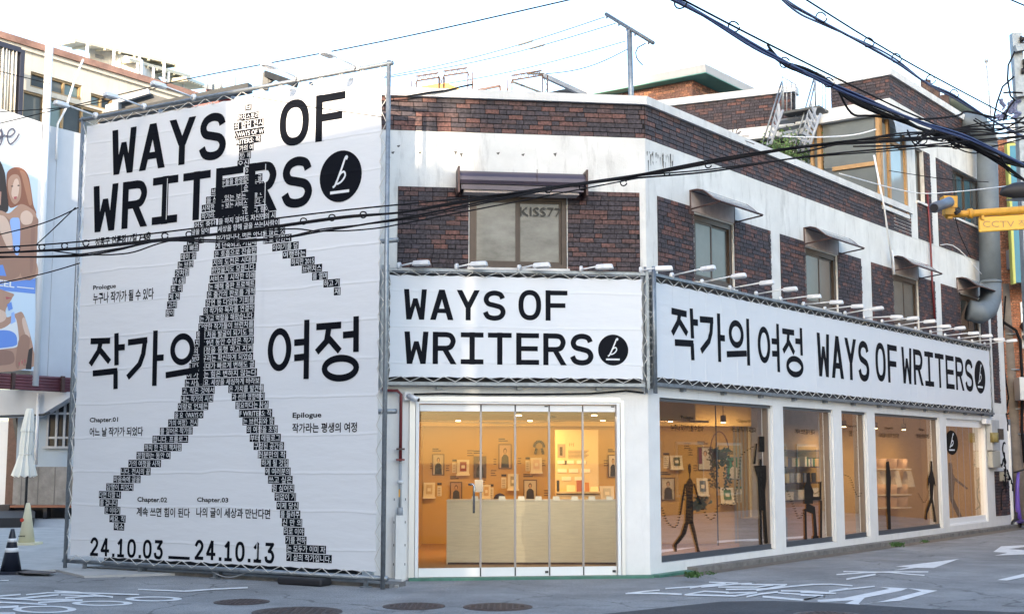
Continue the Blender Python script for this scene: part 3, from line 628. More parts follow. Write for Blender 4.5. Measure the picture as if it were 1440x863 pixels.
# ================================================================= shop glazing
gd = MB(); F = FF
gd.box(F, -3.22, -.40, 2.345, 2.369, -.2, .02).box(F, -3.215, -3.17, .02, 2.345, -.12, .02).box(F, -.45, -.405, .02, 2.345, -.12, .02).box(F, -3.17, -.45, .0, .022, -.2, .03)
ent = gd.build('entrance_door', PAINTC, bld)
mb = MB(); mb.box(F, -3.30, -3.225, .02, 2.40, .001, .03).box(F, -.398, -.345, .02, 2.40, .001, .03).box(F, -3.225, -.398, 2.375, 2.44, .001, .03); mb.build('door_surround', ALU, bld)
xs = [586, 676, 724.5, 772.5, 820, 868.5]; us = [F.uz(x, 690, -.04)[0] for x in xs]; us[0] = -3.165; us[-1] = -.455
SEAL = flat('dark_seal', (.03, .03, .035), .5); SILV = mat('seal_strip', (.30, .28, .28), .3, .3)
for i in range(5):
    a, b = us[i]+.004, us[i+1]-.004
    m_ = MB(); m_.box(F, a, b, 2.245, 2.335, -.075, -.03); dl = m_.build('door_leaf', PAINTC, bld); m_ = MB(); m_.box(F, a, b, .035, .15, -.075, -.03); m_.build('bottom_rail', PAINTC, dl)
    g = MB(); g.box(F, a, b, .15, 2.245, -.058, -.048); g.build('pane', GLASS, dl)
    if i: s = MB(); s.box(F, us[i]-.014, us[i]+.014, .15, 2.245, -.064, -.042); s.build('edge_seal', SILV, dl); s = MB(); s.box(F, us[i]-.010, us[i]+.008, 2.246, 2.334, -.08, -.027).box(F, us[i]-.010, us[i]+.008, .036, .149, -.08, -.027); s.build('gap', SEAL, dl)
    if i in (2, 4): s = MB(); s.box(F, b-.06, b-.015, 2.31, 2.325, -.029, -.02).box(F, b-.06, b-.015, .07, .10, -.029, -.02); s.build('pivot_lock', SEAL, dl)
mb = MB(); u = us[1]; z = F.uz(672, 683)[1]; mb.box(F, u-.085, u+.03, z-.08, z+.085, -.046, -.02); hb = mb.build('door_lock', mat('polished_steel', (.35, .36, .38), .12, .9), bld)
mb = MB(); mb.tube([F.W(u-.17, z+.02, .01), F.W(u-.11, z+.025, .03), F.W(u-.1, z-.0, .035), F.W(u-.1, z-.36, .035)], .016, 8); mb.tube([F.W(u-.1, z-.3, .035), F.W(u-.1, z-.3, -.05)], .01, 6); mb.tube([F.W(u-.1, z+.0, .035), F.W(u-.1, z+.0, -.05)], .01, 6); mb.build('pull_handle', mat('polished_steel', (1, 1, 1)), hb, True)
# side front shop windows
FRD = mat('grey_window_rail', (.06, .067, .08), .5)
TAUPE = mat('taupe_frame', (.20, .165, .14), .5, .2)
for i, w in enumerate(RW):
    u0, u1, z0, z1 = w; o = MB(); oo = -.10
    o.box(RT, u0, u1, z1-.045, z1-.002, -.16, -.04).box(RT, u0, u0+.03, z0+.14, z1-.045, -.16, -.06)
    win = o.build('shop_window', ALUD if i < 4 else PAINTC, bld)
    s = MB()
    if i < 4:
        s.box(RT, u0+.002, u1-.03, z0+.002, z0+.085, -.10, -.055); s.build('bottom_rail', FRD, win)
        s = MB(); s.box(RT, u1-.05, u1-.002, z0+.02, z1-.045, -.14, -.02); s.build('jamb', PAINT, win)
        s = MB(); s.box(RT, u1-.095, u1-.055, z0+.09, z1-.045, -.17, -.06); s.build('jamb', TAUPE, win)
        g = MB(); g.box(RT, u0+.03, u1-.095, z0+.085, z1-.045, -.11, -.10); g.build('pane', GLASS, win)
    else:
        s.box(RT, u0+.03, u1-.03, z1-.16, z1-.046, -.1, -.05).box(RT, u0+.03, u1-.03, z0+.03, z0+.15, -.1, -.05).box(RT, u1-.03, u1-.002, z0, z1, -.16, -.02).box(RT, u0+.0, u1, z0, z0+.03, -.16, -.02); s.build('rail', PAINTC, win)
        n = 6; st = (u1-u0-.06)/n
        for k in range(n):
            g = MB(); g.box(RT, u0+.03+k*st+.006, u0+.03+(k+1)*st-.006, z0+.15, z1-.16, -.085, -.077); g.build('pane', GLASS, win)
            if k: s = MB(); s.box(RT, u0+.03+k*st-.005, u0+.03+k*st+.005, z0+.15, z1-.16, -.086, -.076); s.build('edge_seal', SILV, win)
mb = MB(); u = RT.uz(1009, 700, -.1)[0]; mb.box(RT, u-.004, u+.004, .31, 2.41, -.115, -.098); mb.build('glass_joint', SEAL, bld)

# ---- figures and lettering stuck on the shop glass
SG = -.088
def striped(px_outline_rows, name='window_figure', m=None):
    """rows of (xl, xr, y) in photo pixels: short dark bars that build the figure"""
    mb = MB()
    for xl, xr, y, h in px_outline_rows:
        a = RT.uz(xl, y, SG); b = RT.uz(xr, y, SG); zc = (a[1]+b[1])/2
        mb.quad(RT.W(a[0], zc-h, SG), RT.W(b[0], zc-h, SG), RT.W(b[0], zc+h, SG), RT.W(a[0], zc+h, SG))
    return mb.build(name, m or mat('black_vinyl', (.012, .011, .010), .7, spec=.08), bld)
def limb(pts, y0, y1, step, hh=.0092):
    """pts: list of (y, xl, xr) keys, interpolated"""
    rows = []; y = y0
    while y <= y1:
        for (ya, la, ra), (yb, lb, rb) in zip(pts, pts[1:]):
            if ya <= y <= yb: t = (y-ya)/max(1e-6, yb-ya); rows.append((la+(lb-la)*t, ra+(rb-ra)*t, y, hh)); break
        y += step
    return rows
st = 2.05
r_ = limb([(653, 968, 971), (656, 967.5, 972), (662, 967.8, 971.8), (666, 969, 970.8), (673, 969, 970.8), (674, 967, 973), (681, 964, 975), (700, 965, 974), (722, 964, 975), (738, 963, 975)], 653, 737, st)
r_ += limb([(681, 962, 965), (700, 958.5, 961.5), (722, 956, 958)], 681, 722, st)+limb([(681, 975, 977.5), (695, 979, 982), (708, 984, 987)], 681, 708, st)
r_ += limb([(737, 962, 968), (750, 958, 965), (760, 951, 958), (766, 947, 952), (774, 949.5, 952)], 737, 774, st)+limb([(733, 969.5, 975), (750, 974, 979), (766, 978.5, 982), (774, 980, 984), (778, 980, 987)], 734, 778, st)
striped(r_)
def dots(pts, n, m=None):
    P = smooth_path([Vector(p) for p in pts], 8); mb = MB(); L = sum((P[i+1]-P[i]).length for i in range(len(P)-1)); acc = 0; nx = 0
    for i in range(len(P)-1):
        sl = (P[i+1]-P[i]).length
        while nx <= acc+sl:
            q = P[i]+(P[i+1]-P[i])*((nx-acc)/max(sl, 1e-6)); a = RT.uz(q.x, q.y, SG); mb.quad(RT.W(a[0]-.022, a[1]-.008, SG), RT.W(a[0]+.022, a[1]-.004, SG), RT.W(a[0]+.022, a[1]+.010, SG), RT.W(a[0]-.022, a[1]+.006, SG)); nx += L/n
        acc += sl
    mb.build('dotted_line', mat('black_vinyl', (.012, .011, .010), .7, spec=.08), bld)
dots([(931, 714), (938, 732), (948, 741), (954, 734), (958, 708)], 18); dots([(989, 716), (996, 727), (1002, 730), (1006, 724), (1010, 712), (1018, 708), (1030, 709), (1034, 696), (1040, 660), (1043, 640), (1056, 630), (1063, 626)], 34)
r_ = limb([(614, 1067.5, 1075), (636, 1067.5, 1075)], 614, 636, 1.7)+limb([(624, 1063, 1065), (640, 1061, 1063.5), (652, 1059, 1062.5)], 624, 652, 1.7)+limb([(626, 1077, 1078.5), (640, 1078, 1080), (652, 1078.5, 1080)], 626, 652, 1.7)
r_ += limb([(646, 1068, 1071), (650, 1067.5, 1071.5), (656, 1068, 1071)], 646, 656, 1.7)+limb([(653, 1060, 1080), (662, 1062, 1080), (672, 1065, 1078), (690, 1066, 1076), (717, 1067, 1077)], 655, 717, 1.7)
r_ += limb([(717, 1067.5, 1071), (766, 1069, 1072.5)], 717, 766, 1.7)+limb([(717, 1073, 1077), (764, 1076, 1080)], 717, 764, 1.7)
striped(r_)
SOL = mat('dark_vinyl', (.022, .018, .016), .7, spec=.08)
def solid(polys, name='window_figure'):
    mb = MB()
    for k, pl in enumerate(polys): mb.face([RT.W(*RT.uz(x, y, SG), SG+.0004*k) for x, y in pl])
    return mb.build(name, SOL, bld)
solid([[(1134, 665), (1139, 664), (1140, 680), (1144, 690), (1143, 708), (1131, 708), (1131, 684), (1134, 676)], [(1134, 706), (1146, 712), (1150, 757), (1145, 757), (1143, 722), (1133, 718)], [(1131, 715), (1134, 715), (1135, 760), (1132, 760)], [(1141, 698), (1155, 698), (1155, 702), (1140, 703)], [(1152, 678), (1155, 676), (1155, 700), (1152, 700)], [(1153, 703), (1156, 703), (1156, 757), (1153, 757)], [(1143, 753), (1151, 753), (1151, 757), (1143, 757)]])
dots([(1108, 691), (1116, 710), (1123, 727), (1127, 727), (1132, 714)], 16); dots([(1140, 688), (1146, 694), (1152, 690)], 8); dots([(1186, 667), (1196, 672), (1203, 692), (1209, 698), (1212, 690)], 14)
solid([[(1246, 649), (1250, 648), (1253, 672), (1252, 700), (1253, 744), (1249, 747), (1247, 712), (1246, 680)]]); solid([[(1308.5, 648), (1311, 648), (1311.5, 661), (1314, 672), (1316, 684), (1313, 679), (1312, 700), (1317, 733), (1314, 734), (1310, 706), (1304, 722), (1304, 731), (1301, 729), (1302.5, 716), (1308, 700), (1307, 678), (1304.5, 690), (1305, 672), (1308, 662)]])
dots([(1292, 694), (1299, 706), (1304, 700), (1306, 690)], 12)
solid([[(1334, 650), (1339, 651), (1340, 664), (1343, 672), (1341, 700), (1353, 726), (1348, 728), (1336, 703), (1334, 690), (1333, 668)], [(1342, 670), (1361, 686), (1360, 688), (1342, 675)]])
def wtext(s, x0, x1, y0, y1, bold=.0):
    a = RT.uz(x0, (y0+y1)/2, SG); b = RT.uz(x1, (y0+y1)/2, SG); z0 = RT.uz((x0+x1)/2, y1, SG)[1]; z1 = RT.uz((x0+x1)/2, y0, SG)[1]
    text(s, RT, a[0], b[0], z0, z1, SG, mat('black_vinyl', (.012, .011, .010), .7, spec=.08), bld, 'window_lettering', bold*.3+.008)
wtext('Prologue', 958, 975, 584, 590.5, .01); wtext('누구나 작가가 될 수 있다', 944, 989, 597, 606, .02)
wtext('Chapter.01', 1037, 1056, 589.5, 595, .01); wtext('어느 날 작가가 되었다', 1029, 1063, 600, 607.5, .02)
wtext('계속 쓰면 힘이 된다', 1119, 1146, 603, 610, .02); wtext('Chapter.03', 1190, 1205, 597, 601, .01); wtext('〔 팝 〕', 1194, 1200, 605, 613, .01)
wtext('Chapter.03', 1245, 1256, 600, 604, .01); wtext('나의 글이 세상과 만난다면', 1237, 1264, 609, 615, .02); wtext('Epilogue', 1293, 1300, 602, 606, .01); wtext('작가라는 평생의 여정', 1289, 1306, 610, 616, .02)
logo(RT, *RT.uz(1338.5, 622, -.072), .40, .26, -.072, mat('black_vinyl', (.012, .011, .010), .7, spec=.08), bld)
# ================================================================= banners
HPX = {'jakgaui': ((0, 432), [
  [('l', [(510, 190), (620, 187)]), ('l', [(566, 198), (556, 245), (508, 322)]), ('l', [(562, 238), (617, 306)]), ('l', [(656, 145), (656, 325)]), ('l', [(660, 226), (703, 222)]), ('l', [(523, 371), (661, 356)]), ('l', [(651, 357), (651, 458)])],
  [('l', [(720, 197), (829, 183)]), ('l', [(815, 192), (806, 262), (785, 320), (718, 394)]), ('l', [(875, 130), (868, 440)]), ('l', [(877, 284), (921, 281)])],
  [('o', (1025, 235, 55, 72)), ('l', [(932, 381), (1115, 350)]), ('l', [(1137, 112), (1130, 430)])]]),
 'yeojeong': ((360, 432), [
  [('o', (133, 237, 52, 102)), ('l', [(216, 199), (284, 193)]), ('l', [(216, 284), (284, 276)]), ('l', [(287, 70), (283, 402)])],
  [('l', [(340, 110), (480, 99)]), ('l', [(410, 116), (398, 190), (342, 252)]), ('l', [(408, 172), (472, 246)]), ('l', [(490, 156), (560, 149)]), ('l', [(564, 50), (563, 250)]), ('o', (475, 341), (0, 0))]])}
HPX['yeojeong'][1][1][-1] = ('o', (475, 341, 90, 56))
HAN = {}
HBOX = {}
for k_, ((ox, oy), syls) in HPX.items():
    raw = []
    for s in syls:
        q = []
        for kd, p in s:
            if kd == 'o':
                cx, cy, rx, ry = p; c = LB.uz(ox+cx/3.994, oy+cy/3.994); a = LB.uz(ox+(cx+rx)/3.994, oy+cy/3.994); b = LB.uz(ox+cx/3.994, oy+(cy-ry)/3.994)
                q.append(('o', ell(c[0], c[1], a[0]-c[0], b[1]-c[1], 32)))
            else: q.append(('l', [LB.uz(ox+x/3.994, oy+y/3.994) for x, y in p]))
        raw.append(q)
    allp = [pt for s in raw for _, ps in s for pt in ps]; a0, a1 = min(p[0] for p in allp), max(p[0] for p in allp); b0, b1 = min(p[1] for p in allp), max(p[1] for p in allp)
    HBOX[k_] = (a0, a1, b0, b1)
    HAN[k_] = [[(kd, [((p[0]-a0)/(a1-a0), (p[1]-b0)/(b1-b0)) for p in ps]) for kd, ps in s] for s in raw]

def frame_poles(t, F, u0, u1, z0, z1, out, ups, legs=0.0, r=.035, mids=()):
    for z in (z0, z1): m_ = MB(); m_.tube([F.W(u0, z, out), F.W(u1, z, out)], r, 8); m_.build('rail', STEEL, t, True)
    for u in (u0, u1, *ups): m_ = MB(); m_.tube([F.W(u, z0-(legs if u in (u0, u1) else 0), out-.0), F.W(u, z1+.03, out-.0)], r, 8); m_.build('post', STEEL, t, True)
def lacing(t, F, u0, u1, z0, z1, cu0, cu1, cz0, cz1, out, pitch=.16, sides='tblr'):
    m_ = MB(); rnd = random.Random(3)
    def zig(fa, fb, L):
        n = max(3, int(L/pitch)); pr = None
        for i in range(n+1):
            q = (fa if i % 2 else fb)((i+rnd.uniform(-.2, .2))/n)
            if pr is not None: m_.bar(pr, q, .008)
            pr = q
    if 't' in sides: zig(lambda t_: F.W(cu0+(cu1-cu0)*t_, cz1-.02, out+.01), lambda t_: F.W(cu0+(cu1-cu0)*t_, z1, out+.01), u1-u0)
    if 'b' in sides: zig(lambda t_: F.W(cu0+(cu1-cu0)*t_, cz0+.02, out+.01), lambda t_: F.W(cu0+(cu1-cu0)*t_, z0, out+.01), u1-u0)
    if 'l' in sides: zig(lambda t_: F.W(cu0+.02, cz0+(cz1-cz0)*t_, out+.01), lambda t_: F.W(u0, cz0+(cz1-cz0)*t_, out+.01), z1-z0)
    if 'r' in sides: zig(lambda t_: F.W(cu1-.02, cz0+(cz1-cz0)*t_, out+.01), lambda t_: F.W(u1, cz0+(cz1-cz0)*t_, out+.01), z1-z0)
    return m_.build('lacing_rope', ROPE, t)
def cloth(t, F, u0, u1, z0, z1, out, m, nu, nz, scal=.012):
    """thick sheet with scalloped edges between the eyelets"""
    m_ = MB(); rnd = random.Random(5)
    for j in range(nz+1):
        for i in range(nu+1):
            a = i/nu; b = j/nz; u = u0+(u1-u0)*a; z = z0+(z1-z0)*b
            if i == 0: u += scal*(j % 2)+rnd.random()*.006
            if i == nu: u -= scal*(j % 2)+rnd.random()*.006
            if j == 0: z += scal*(i % 2)+rnd.random()*.006
            if j == nz: z -= scal*(i % 2)+rnd.random()*.006
            m_.v.append(F.W(u, z, out))
    w = nu+1
    for j in range(nz):
        for i in range(nu): k = j*w+i; m_.f.append((k, k+1, k+w+1, k+w))
    o = m_.build('cloth', m, t)
    s = o.modifiers.new('thickness', 'SOLIDIFY'); s.thickness = .002; s.offset = -1
    return o

# ---- tall banner on the left
bn = thing('banner', 'huge white exhibition banner with a walking figure made of text strips, on the tall scaffold', 'banner', LB.W(0, .12, 0))
BO = 0.0
cloth(bn, LB, .04, 5.50, .20, 6.60, BO, CLOTH, 44, 52)
fp = thing('scaffold_frame', 'steel scaffold frame that carries the tall walking figure banner', 'scaffold frame', LB.W(0, 0, 0))
for u in (-.04, 5.60): m_ = MB(); m_.tube([LB.W(u, 0, -.0), LB.W(u, 6.74, -.0)], .03, 8); m_.build('post', STEEL, fp, True)
for u in (1.4, 2.8, 4.2): m_ = MB(); m_.tube([LB.W(u, .0, -.16), LB.W(u, 6.70, -.16)], .03, 8); m_.build('post', STEEL, fp, True)
for z, o_ in ((6.70, 0), (.13, -.02), (2.2, -.16), (4.4, -.16)): m_ = MB(); m_.tube([LB.W(-.1, z, o_), LB.W(5.66, z, o_)], .032, 8); m_.build('rail', STEEL, fp, True)
for u in (.3, 1.4, 2.8, 4.2, 5.3): m_ = MB(); m_.box(LB, u-.025, u+.025, 0, .16, -.08, -.04).box(LB, u-.06, u+.06, 0, .015, -.12, .0); m_.build('foot', STEEL, fp)
lacing(bn, LB, -.02, 5.58, .13, 6.68, .04, 5.50, .20, 6.60, BO, .17)
# things lying under the frame
t = thing('sandbag', 'long black ballast bag lying under the tall banner frame', 'ballast bag', LB.W(4.6, 0, .1)); m_ = MB(); q0 = LB.uz(400, 822, .0)[0]; q1 = LB.uz(462, 822, .0)[0]
P = [(q0, -.08, .02), (q0, .18, .02), (q1, .18, .02), (q1, -.08, .02)]; m_.box(LB, q0, q1, .0, .095, -.08, .16); o = m_.build('bag', BLACK, t); b_ = o.modifiers.new('round', 'BEVEL'); b_.width = .03; b_.segments = 3
t = thing('kerb_stone', 'low dark stone ledge with a painted shade board beneath the tall banner', 'ledge', LB.W(0, 0, -.3)); m_ = MB(); m_.box(LB, .25, 5.6, 0, .05, -.5, -.14); m_.build('ledge', CURB, t); m_ = MB(); m_.box(LB, .3, 4.9, .0, .30, -.52, -.42); m_.build('shade_board', BLACK, t)  # black board and dark ledge paint the shade under the banner
t = thing('hose', 'thin pale hose sagging under the tall banner', 'hose', LB.W(3.1, 0, 0)); m_ = MB(); m_.tube([LB.W(2.7+.1*i, .12-.09*math.sin(math.pi*i/7), -.03) for i in range(8)], .008, 5); m_.build('tube', GREYP, t)

P_O = BO+.0035
word(LB, 'WAYS', .60, 2.84, 5.77, 6.45, P_O+.0015, INK, bn, .175)
word(LB, 'OF', 3.80, 4.91, 5.80, 6.44, P_O+.0015, INK, bn, .175, .16)
word(LB, 'WRITERS', .25, 4.38, 4.94, 5.64, P_O+.0015, INK, bn, .175)
logo(LB, 4.85, 5.29, .345, .345, P_O+.0015, INK, bn)
for k_ in ('jakgaui', 'yeojeong'): a0, a1, b0, b1 = HBOX[k_]; hangul(LB, k_, a0, a1, b0, b1, P_O+.0015, INK, bn, .088)
def btext(s, x0, x1, ya, yb, bold=.0, F=LB, out=P_O, m=None, par=None, skew=None):
    """x0..x1 at mid height in photo pixels; ya/yb top and bottom of the line at its middle"""
    xm = (x0+x1)/2; u0 = F.uz(x0, (ya+yb)/2, out)[0]; u1 = F.uz(x1, (ya+yb)/2, out)[0]; z1 = F.uz(xm, ya, out)[1]; z0 = F.uz(xm, yb, out)[1]
    return text(s, F, u0, u1, z0, z1, out, m or INK, par or bn, 'lettering', bold)
btext('성동구 연무장17길 7 4층', 134, 212, 330, 342, .03)
btext('Prologue', 131, 163, 400, 408, .025); btext('누구나 작가가 될 수 있다', 131, 216, 408, 424, .02)
btext('Chapter.01', 126, 166, 586.5, 595, .025); btext('어느 날 작가가 되었다', 126, 201, 600, 613, .02)
btext('Chapter.02', 193, 235, 698.5, 707.5, .025); btext('계속 쓰면 힘이 된다', 192, 267, 713, 726.5, .02)
btext('Chapter.03', 277, 321, 699, 707.5, .025); btext('나의 글이 세상과 만난다면', 276, 380, 714, 728, .02)
btext('Epilogue', 411.5, 452, 579.5, 589, .025); btext('작가라는 평생의 여정', 411, 502, 594, 608, .02)
# dates as strokes
def digits(s, u0, u1, z0, z1, out):
    D = {'1': ([[(.18, .78), (.55, 1)], [(.55, 1), (.55, 0)], [(.15, 0), (.95, 0)]]), '2': [smooth_path([(.03, .78), (.25, .97), (.6, 1), (.92, .82), (.85, .55), (.4, .25), (.04, 0)], 3), [(0, 0), (1, 0)]],
         '3': [[(.05, 1), (.93, 1)], [(.93, 1), (.45, .60)], smooth_path([(.42, .60), (.8, .55), (1, .3), (.8, .04), (.45, 0), (.1, .06), (0, .22)], 3)], '4': [[(.7, 0), (.7, 1)], [(.62, 1), (.0, .3)], [(0, .27), (1.05, .27)]]}
    adv = {'.': .42, '0': 1, '1': 1, '2': 1, '3': 1, '4': 1.03}; tot = sum(adv[c] for c in s); cw = (u1-u0)/tot; u = u0; h = z1-z0; t_ = h*.165
    for c in s:
        m_ = MB(); w = cw*.78; X = lambda a: u+t_/2+a*(w-t_); Z = lambda b: z0+t_/2+b*(h-t_)
        if c == '.': m_.quad(LB.W(u+.01, z0, out), LB.W(u+.01+t_*1.1, z0, out), LB.W(u+.01+t_*1.1, z0+t_*1.1, out), LB.W(u+.01, z0+t_*1.1, out))
        elif c == '0': stroke(m_, LB, ell(X(.5), Z(.5), (w-t_)/2, (h-t_)/2, 26, 2.4), t_, out, True)
        else:
            for k, p in enumerate(D[c]): stroke(m_, LB, [(X(a), Z(b)) for a, b in p], t_, out+.0004*k, False, t_*.4)
        m_.build('letter', INK, bn); u += adv[c]*cw
digits('24.10.03', LB.uz(127, 770)[0], LB.uz(233, 770)[0], LB.uz(180, 783.5)[1], LB.uz(180, 757)[1], P_O)
digits('24.10.13', LB.uz(274, 775)[0], LB.uz(390, 775)[0], LB.uz(330, 789)[1], LB.uz(330, 760.5)[1], P_O)
m_ = MB(); a = LB.uz(237, 783); b = LB.uz(267, 783); m_.quad(LB.W(a[0], a[1]-.02, P_O), LB.W(b[0], a[1]-.02, P_O), LB.W(b[0], a[1]+.02, P_O), LB.W(a[0], a[1]+.02, P_O)); m_.build('dash', INK, bn)
ROWS = [(345, 354, 152, '브'), (334, 365, 164, '런치스토리'), (329, 371, 175, '의 팝업 전시'), (330, 372, 186.5, '〈WAYS OF W'), (332, 367, 197.5, 'RITERS: 작'), (336, 357, 208, '가의 여'), (336, 353, 219, '정〉에'), (334, 351, 230, '오신 '), (344.5, 352, 240.5, '이'),
 (305, 369, 253.5, '모두들을 환영합니다. 글'), (297, 371, 265, '브런치스토리의 순간을 담'), (290, 373, 276.5, '을 쓰고 있는 보는 이를 하'), (284, 376, 287.5, '시작한 지는 보는 서비스입니다. 우'), (283, 379, 299, '작가라, 누구나 서비스입니다. 람이'),
 (273, 304, 315.5, '어도 중단'), (307, 388, 307, '을 하지 않아도 자신만의 시'), (269, 295, 325, '글을 담아'), (306, 393, 317.5, '세상을 향해 글을 쓰는 사람이'), (263, 287, 338, '는 분의'), (304, 401, 329, '작가입니다. 버튼 하나로 많은 것'),
 (258, 280, 349, '이 빠르'), (303, 361, 343, '게 단축되고, 기업에'), (370, 410, 336, '으로 변한다'), (254, 276, 360.5, '데이 걸'), (301, 361, 354.5, '은 호흡으로 진솔한'), (383, 420, 346.5, '이야기를 담'), (250, 272, 372, '는 브런'), (299, 361, 366.5, '지의 도전은 시대를'), (397.5, 430.5, 357, '여행하는'),
 (246, 266, 383.5, '것처럼'), (297.5, 360, 378, '런었을지도 모릅니다.'), (409, 442.5, 367.5, '하지만 2015'), (243, 261, 394.5, '년 6월'), (295, 359, 389.5, '서비스를 시작한 이래'), (424.5, 453, 377.5, '브런치스'), (240, 257, 406, '토 리'), (293, 359, 401, '는 매해 출판 프로젝트'), (439, 461, 388, '를 열며'),
 (237, 253, 417, '제 전'), (291, 359, 412, '은 출간의 판로를 개척'), (455, 478, 398, '하고 기'), (235, 249, 428.5, '고의'), (289, 358, 423.5, '강연 등 다양한 기회를'), (469.5, 479, 409.5, '재'), (233, 245, 440, '람이'), (286, 358, 435, '의 작가와 독자를 연결하'),
 (280.5, 349.5+8, 446, '는 가교 역할을 해왔습니다.'), (279, 349+8, 457.5, '다양한 작가들이 브런치를'), (276, 349+8, 468.5, '통해 처음 발굴이 되기도 했'), (274, 349+8, 480, '지난 9년 동안 수많은 작가'), (271.5, 348+8, 491, '의 여정을 동행 하고 지켜'), (269, 348+8, 502.5, '보며 우리는 확신하게 되었습'),
 (266, 350.5+8, 513.5, '니다. 시대가 빠르게 변해도 글'), (262.5, 353.5+8, 525, '이 가지는 힘은 변하지 않는다'), (260, 366, 536.5, '는 사실이요. 세상을 세심하게 바라보'), (256, 302, 549, '고, 작은 것에서'), (327, 403-.5*72, 547.5, '은 가치를 발견해')]
ROWS = [r for r in ROWS if r[3] != '은 가치를 발견해']
LL = [(515, 712, 45, '내는 작가의 시선'), (497, 682, 92, '이랑로 언제든'), (476, 652, 142, '을 요〈WAYS O'), (438, 620, 190, '가의 여정〉전시'), (388, 587, 240, '를 걸어온 작가들'), (343, 560, 290, '합니다. 프롤로그'), (292, 520, 340, '까지 한 권의 책처럼'), (246, 453, 388, '경험하는 동안 여'), (197, 395, 437, '가의 여정을 시작'), (150, 332, 485, '니다. 전시의 끝'), (106, 271, 532, '마음속에 글을'), (62, 228, 580, '감명이 피었지'), (18, 152, 627, '다면 더할 나'), (22, 132, 675, '를 겁니다'), (52, 148, 722, '은 이야기'), (82, 180, 772, '세요. 작'), (108, 172, 820, '목소')]
ROWS += [(135+a/4.315, 135+b/4.315, 550+y/4.315, s) for a, b, y, s in LL]
RLS = 3.319
RL = [(37, 202, 20, '은 가치를 발견해'), (53, 207, 58, '과 선한 영향력이'), (70, 225, 96, '필요하다는 사실'), (87, 242, 135, 'F WRITERS: 작'), (103, 252, 172, '는 브런치와 함'), (122, 268, 210, '의 여정을 조명'), (137, 282, 250, '부터 에필로그'), (155, 297, 288, '구성된 공간을'), (175, 307, 328, '러분만의 작'), (190, 318, 367, '하게 될 것입'), (208, 328, 406, '에 여러분의'), (222, 337, 445, '쓰고 싶은'), (240, 345, 485, '럼 심어진'), (253, 353, 525, '뒤없이 기'), (262, 365, 566, '이제 당신'), (278, 373, 606, '를 들려주'), (287, 382, 645, '신 만 의'), (295, 392, 686, '리로 이야'), (303, 402, 727, '기를 전하'), (308, 493, 768, '는 모두가 이미 자'), (308, 520, 810, '기 삶의 작가입니다.')]
ROWS += [(310+a/RLS, 310+b/RLS, 540+y/RLS, s) for a, b, y, s in RL]
for x0, x1, y, s in ROWS:
    u0 = LB.uz(x0, y, BO)[0]; u1 = LB.uz(x1, y, BO)[0]; z = LB.uz((x0+x1)/2, y, BO)[1]; h = .0515
    m_ = MB(); m_.quad(LB.W(u0, z-h, BO+.0012), LB.W(u1, z-h, BO+.0012), LB.W(u1, z+h, BO+.0012), LB.W(u0, z+h, BO+.0012)); st_ = m_.build('text_strip', INK, bn)
    text(s, LB, u0+.012, u1-.012, z-h*.86, z+h*.86, BO+.0024, WINK, st_, 'lettering', .006)
# narrow seams of the printed lengths
m_ = MB()
for x, ya, yb in ((236, 200, 320), (368, 215, 800)): u = LB.uz(x, (ya+yb)/2)[0]; m_.quad(LB.W(u-.006, 5.0 if x < 300 else .3, P_O+.007), LB.W(u+.006, 5.0 if x < 300 else .3, P_O+.007), LB.W(u+.006, 5.6, P_O+.007), LB.W(u-.006, 5.6, P_O+.007))
m_.build('seam', CLOTH, bn)

# ---- banner over the doors, banner along the side
B2 = .14
b2 = thing('banner', 'white banner reading WAYS OF WRITERS in two lines above the glass doors', 'banner', FF.W(-3.6, 2.7, B2))
f2 = thing('sign_scaffold', 'steel pipe frame round the banner above the glass doors', 'banner frame', FF.W(-3.7, 2.6, B2))
lu, ru = FF.uz(547, 460, B2)[0], FF.uz(904, 460, B2)[0]
z0 = FF.uz(725, 532, B2)[1]; z1 = FF.uz(725, 389, B2)[1]
cloth(b2, FF, lu, ru, z0, z1, B2, CLOTHF, 30, 14)
m_ = MB(); m_.box(FF, lu-.1, ru+.02, z0-.1, z0-.055, .002, B2+.02); m_.build('rail', STEEL, f2); m_ = MB(); m_.box(FF, lu-.1, ru+.04, z1+.05, z1+.09, .07, B2+.02); m_.build('rail', STEEL, f2)
for u in (lu-.085, lu-.02, ru+.07): m_ = MB(); m_.box(FF, u-.02, u+.02, z0-.13, z1+.13, B2-.04, B2); m_.build('post', STEEL, f2)
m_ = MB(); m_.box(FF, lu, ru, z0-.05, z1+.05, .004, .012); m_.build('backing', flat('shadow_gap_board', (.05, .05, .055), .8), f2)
for u in (-2.9, -1.8, -.7): m_ = MB(); m_.box(FF, u-.04, u+.04, z0-.15, z0-.1, .004, .05); m_.build('bracket', STEEL, f2)
lacing(b2, FF, lu-.06, ru+.05, z0-.05, z1+.06, lu, ru, z0, z1, B2, .15)
pf = lambda x, y: FF.uz(x, y, B2)
word(FF, 'WAYS', pf(568, 430)[0], pf(711, 430)[0], pf(640, 450)[1], pf(640, 407.5)[1], B2+.003, INKF, b2, .165)
word(FF, 'OF', pf(729, 430)[0], pf(798, 430)[0], pf(764, 450.5)[1], pf(764, 408)[1], B2+.003, INKF, b2, .165)
word(FF, 'WRITERS', pf(568.5, 490)[0], pf(834.5, 490)[0], pf(700, 512.5)[1], pf(700, 467.5)[1], B2+.003, INKF, b2, .165)
logo(FF, *pf(862.3, 492), (pf(883.5, 492)[0]-pf(841, 492)[0])/2, (pf(862, 470.5)[1]-pf(862, 514)[1])/2, B2+.003, INKF, b2)
B3 = .06
b3 = thing('banner', 'long white banner along the side front with Korean title and WAYS OF WRITERS', 'banner', RT.W(.2, 2.7, B3))
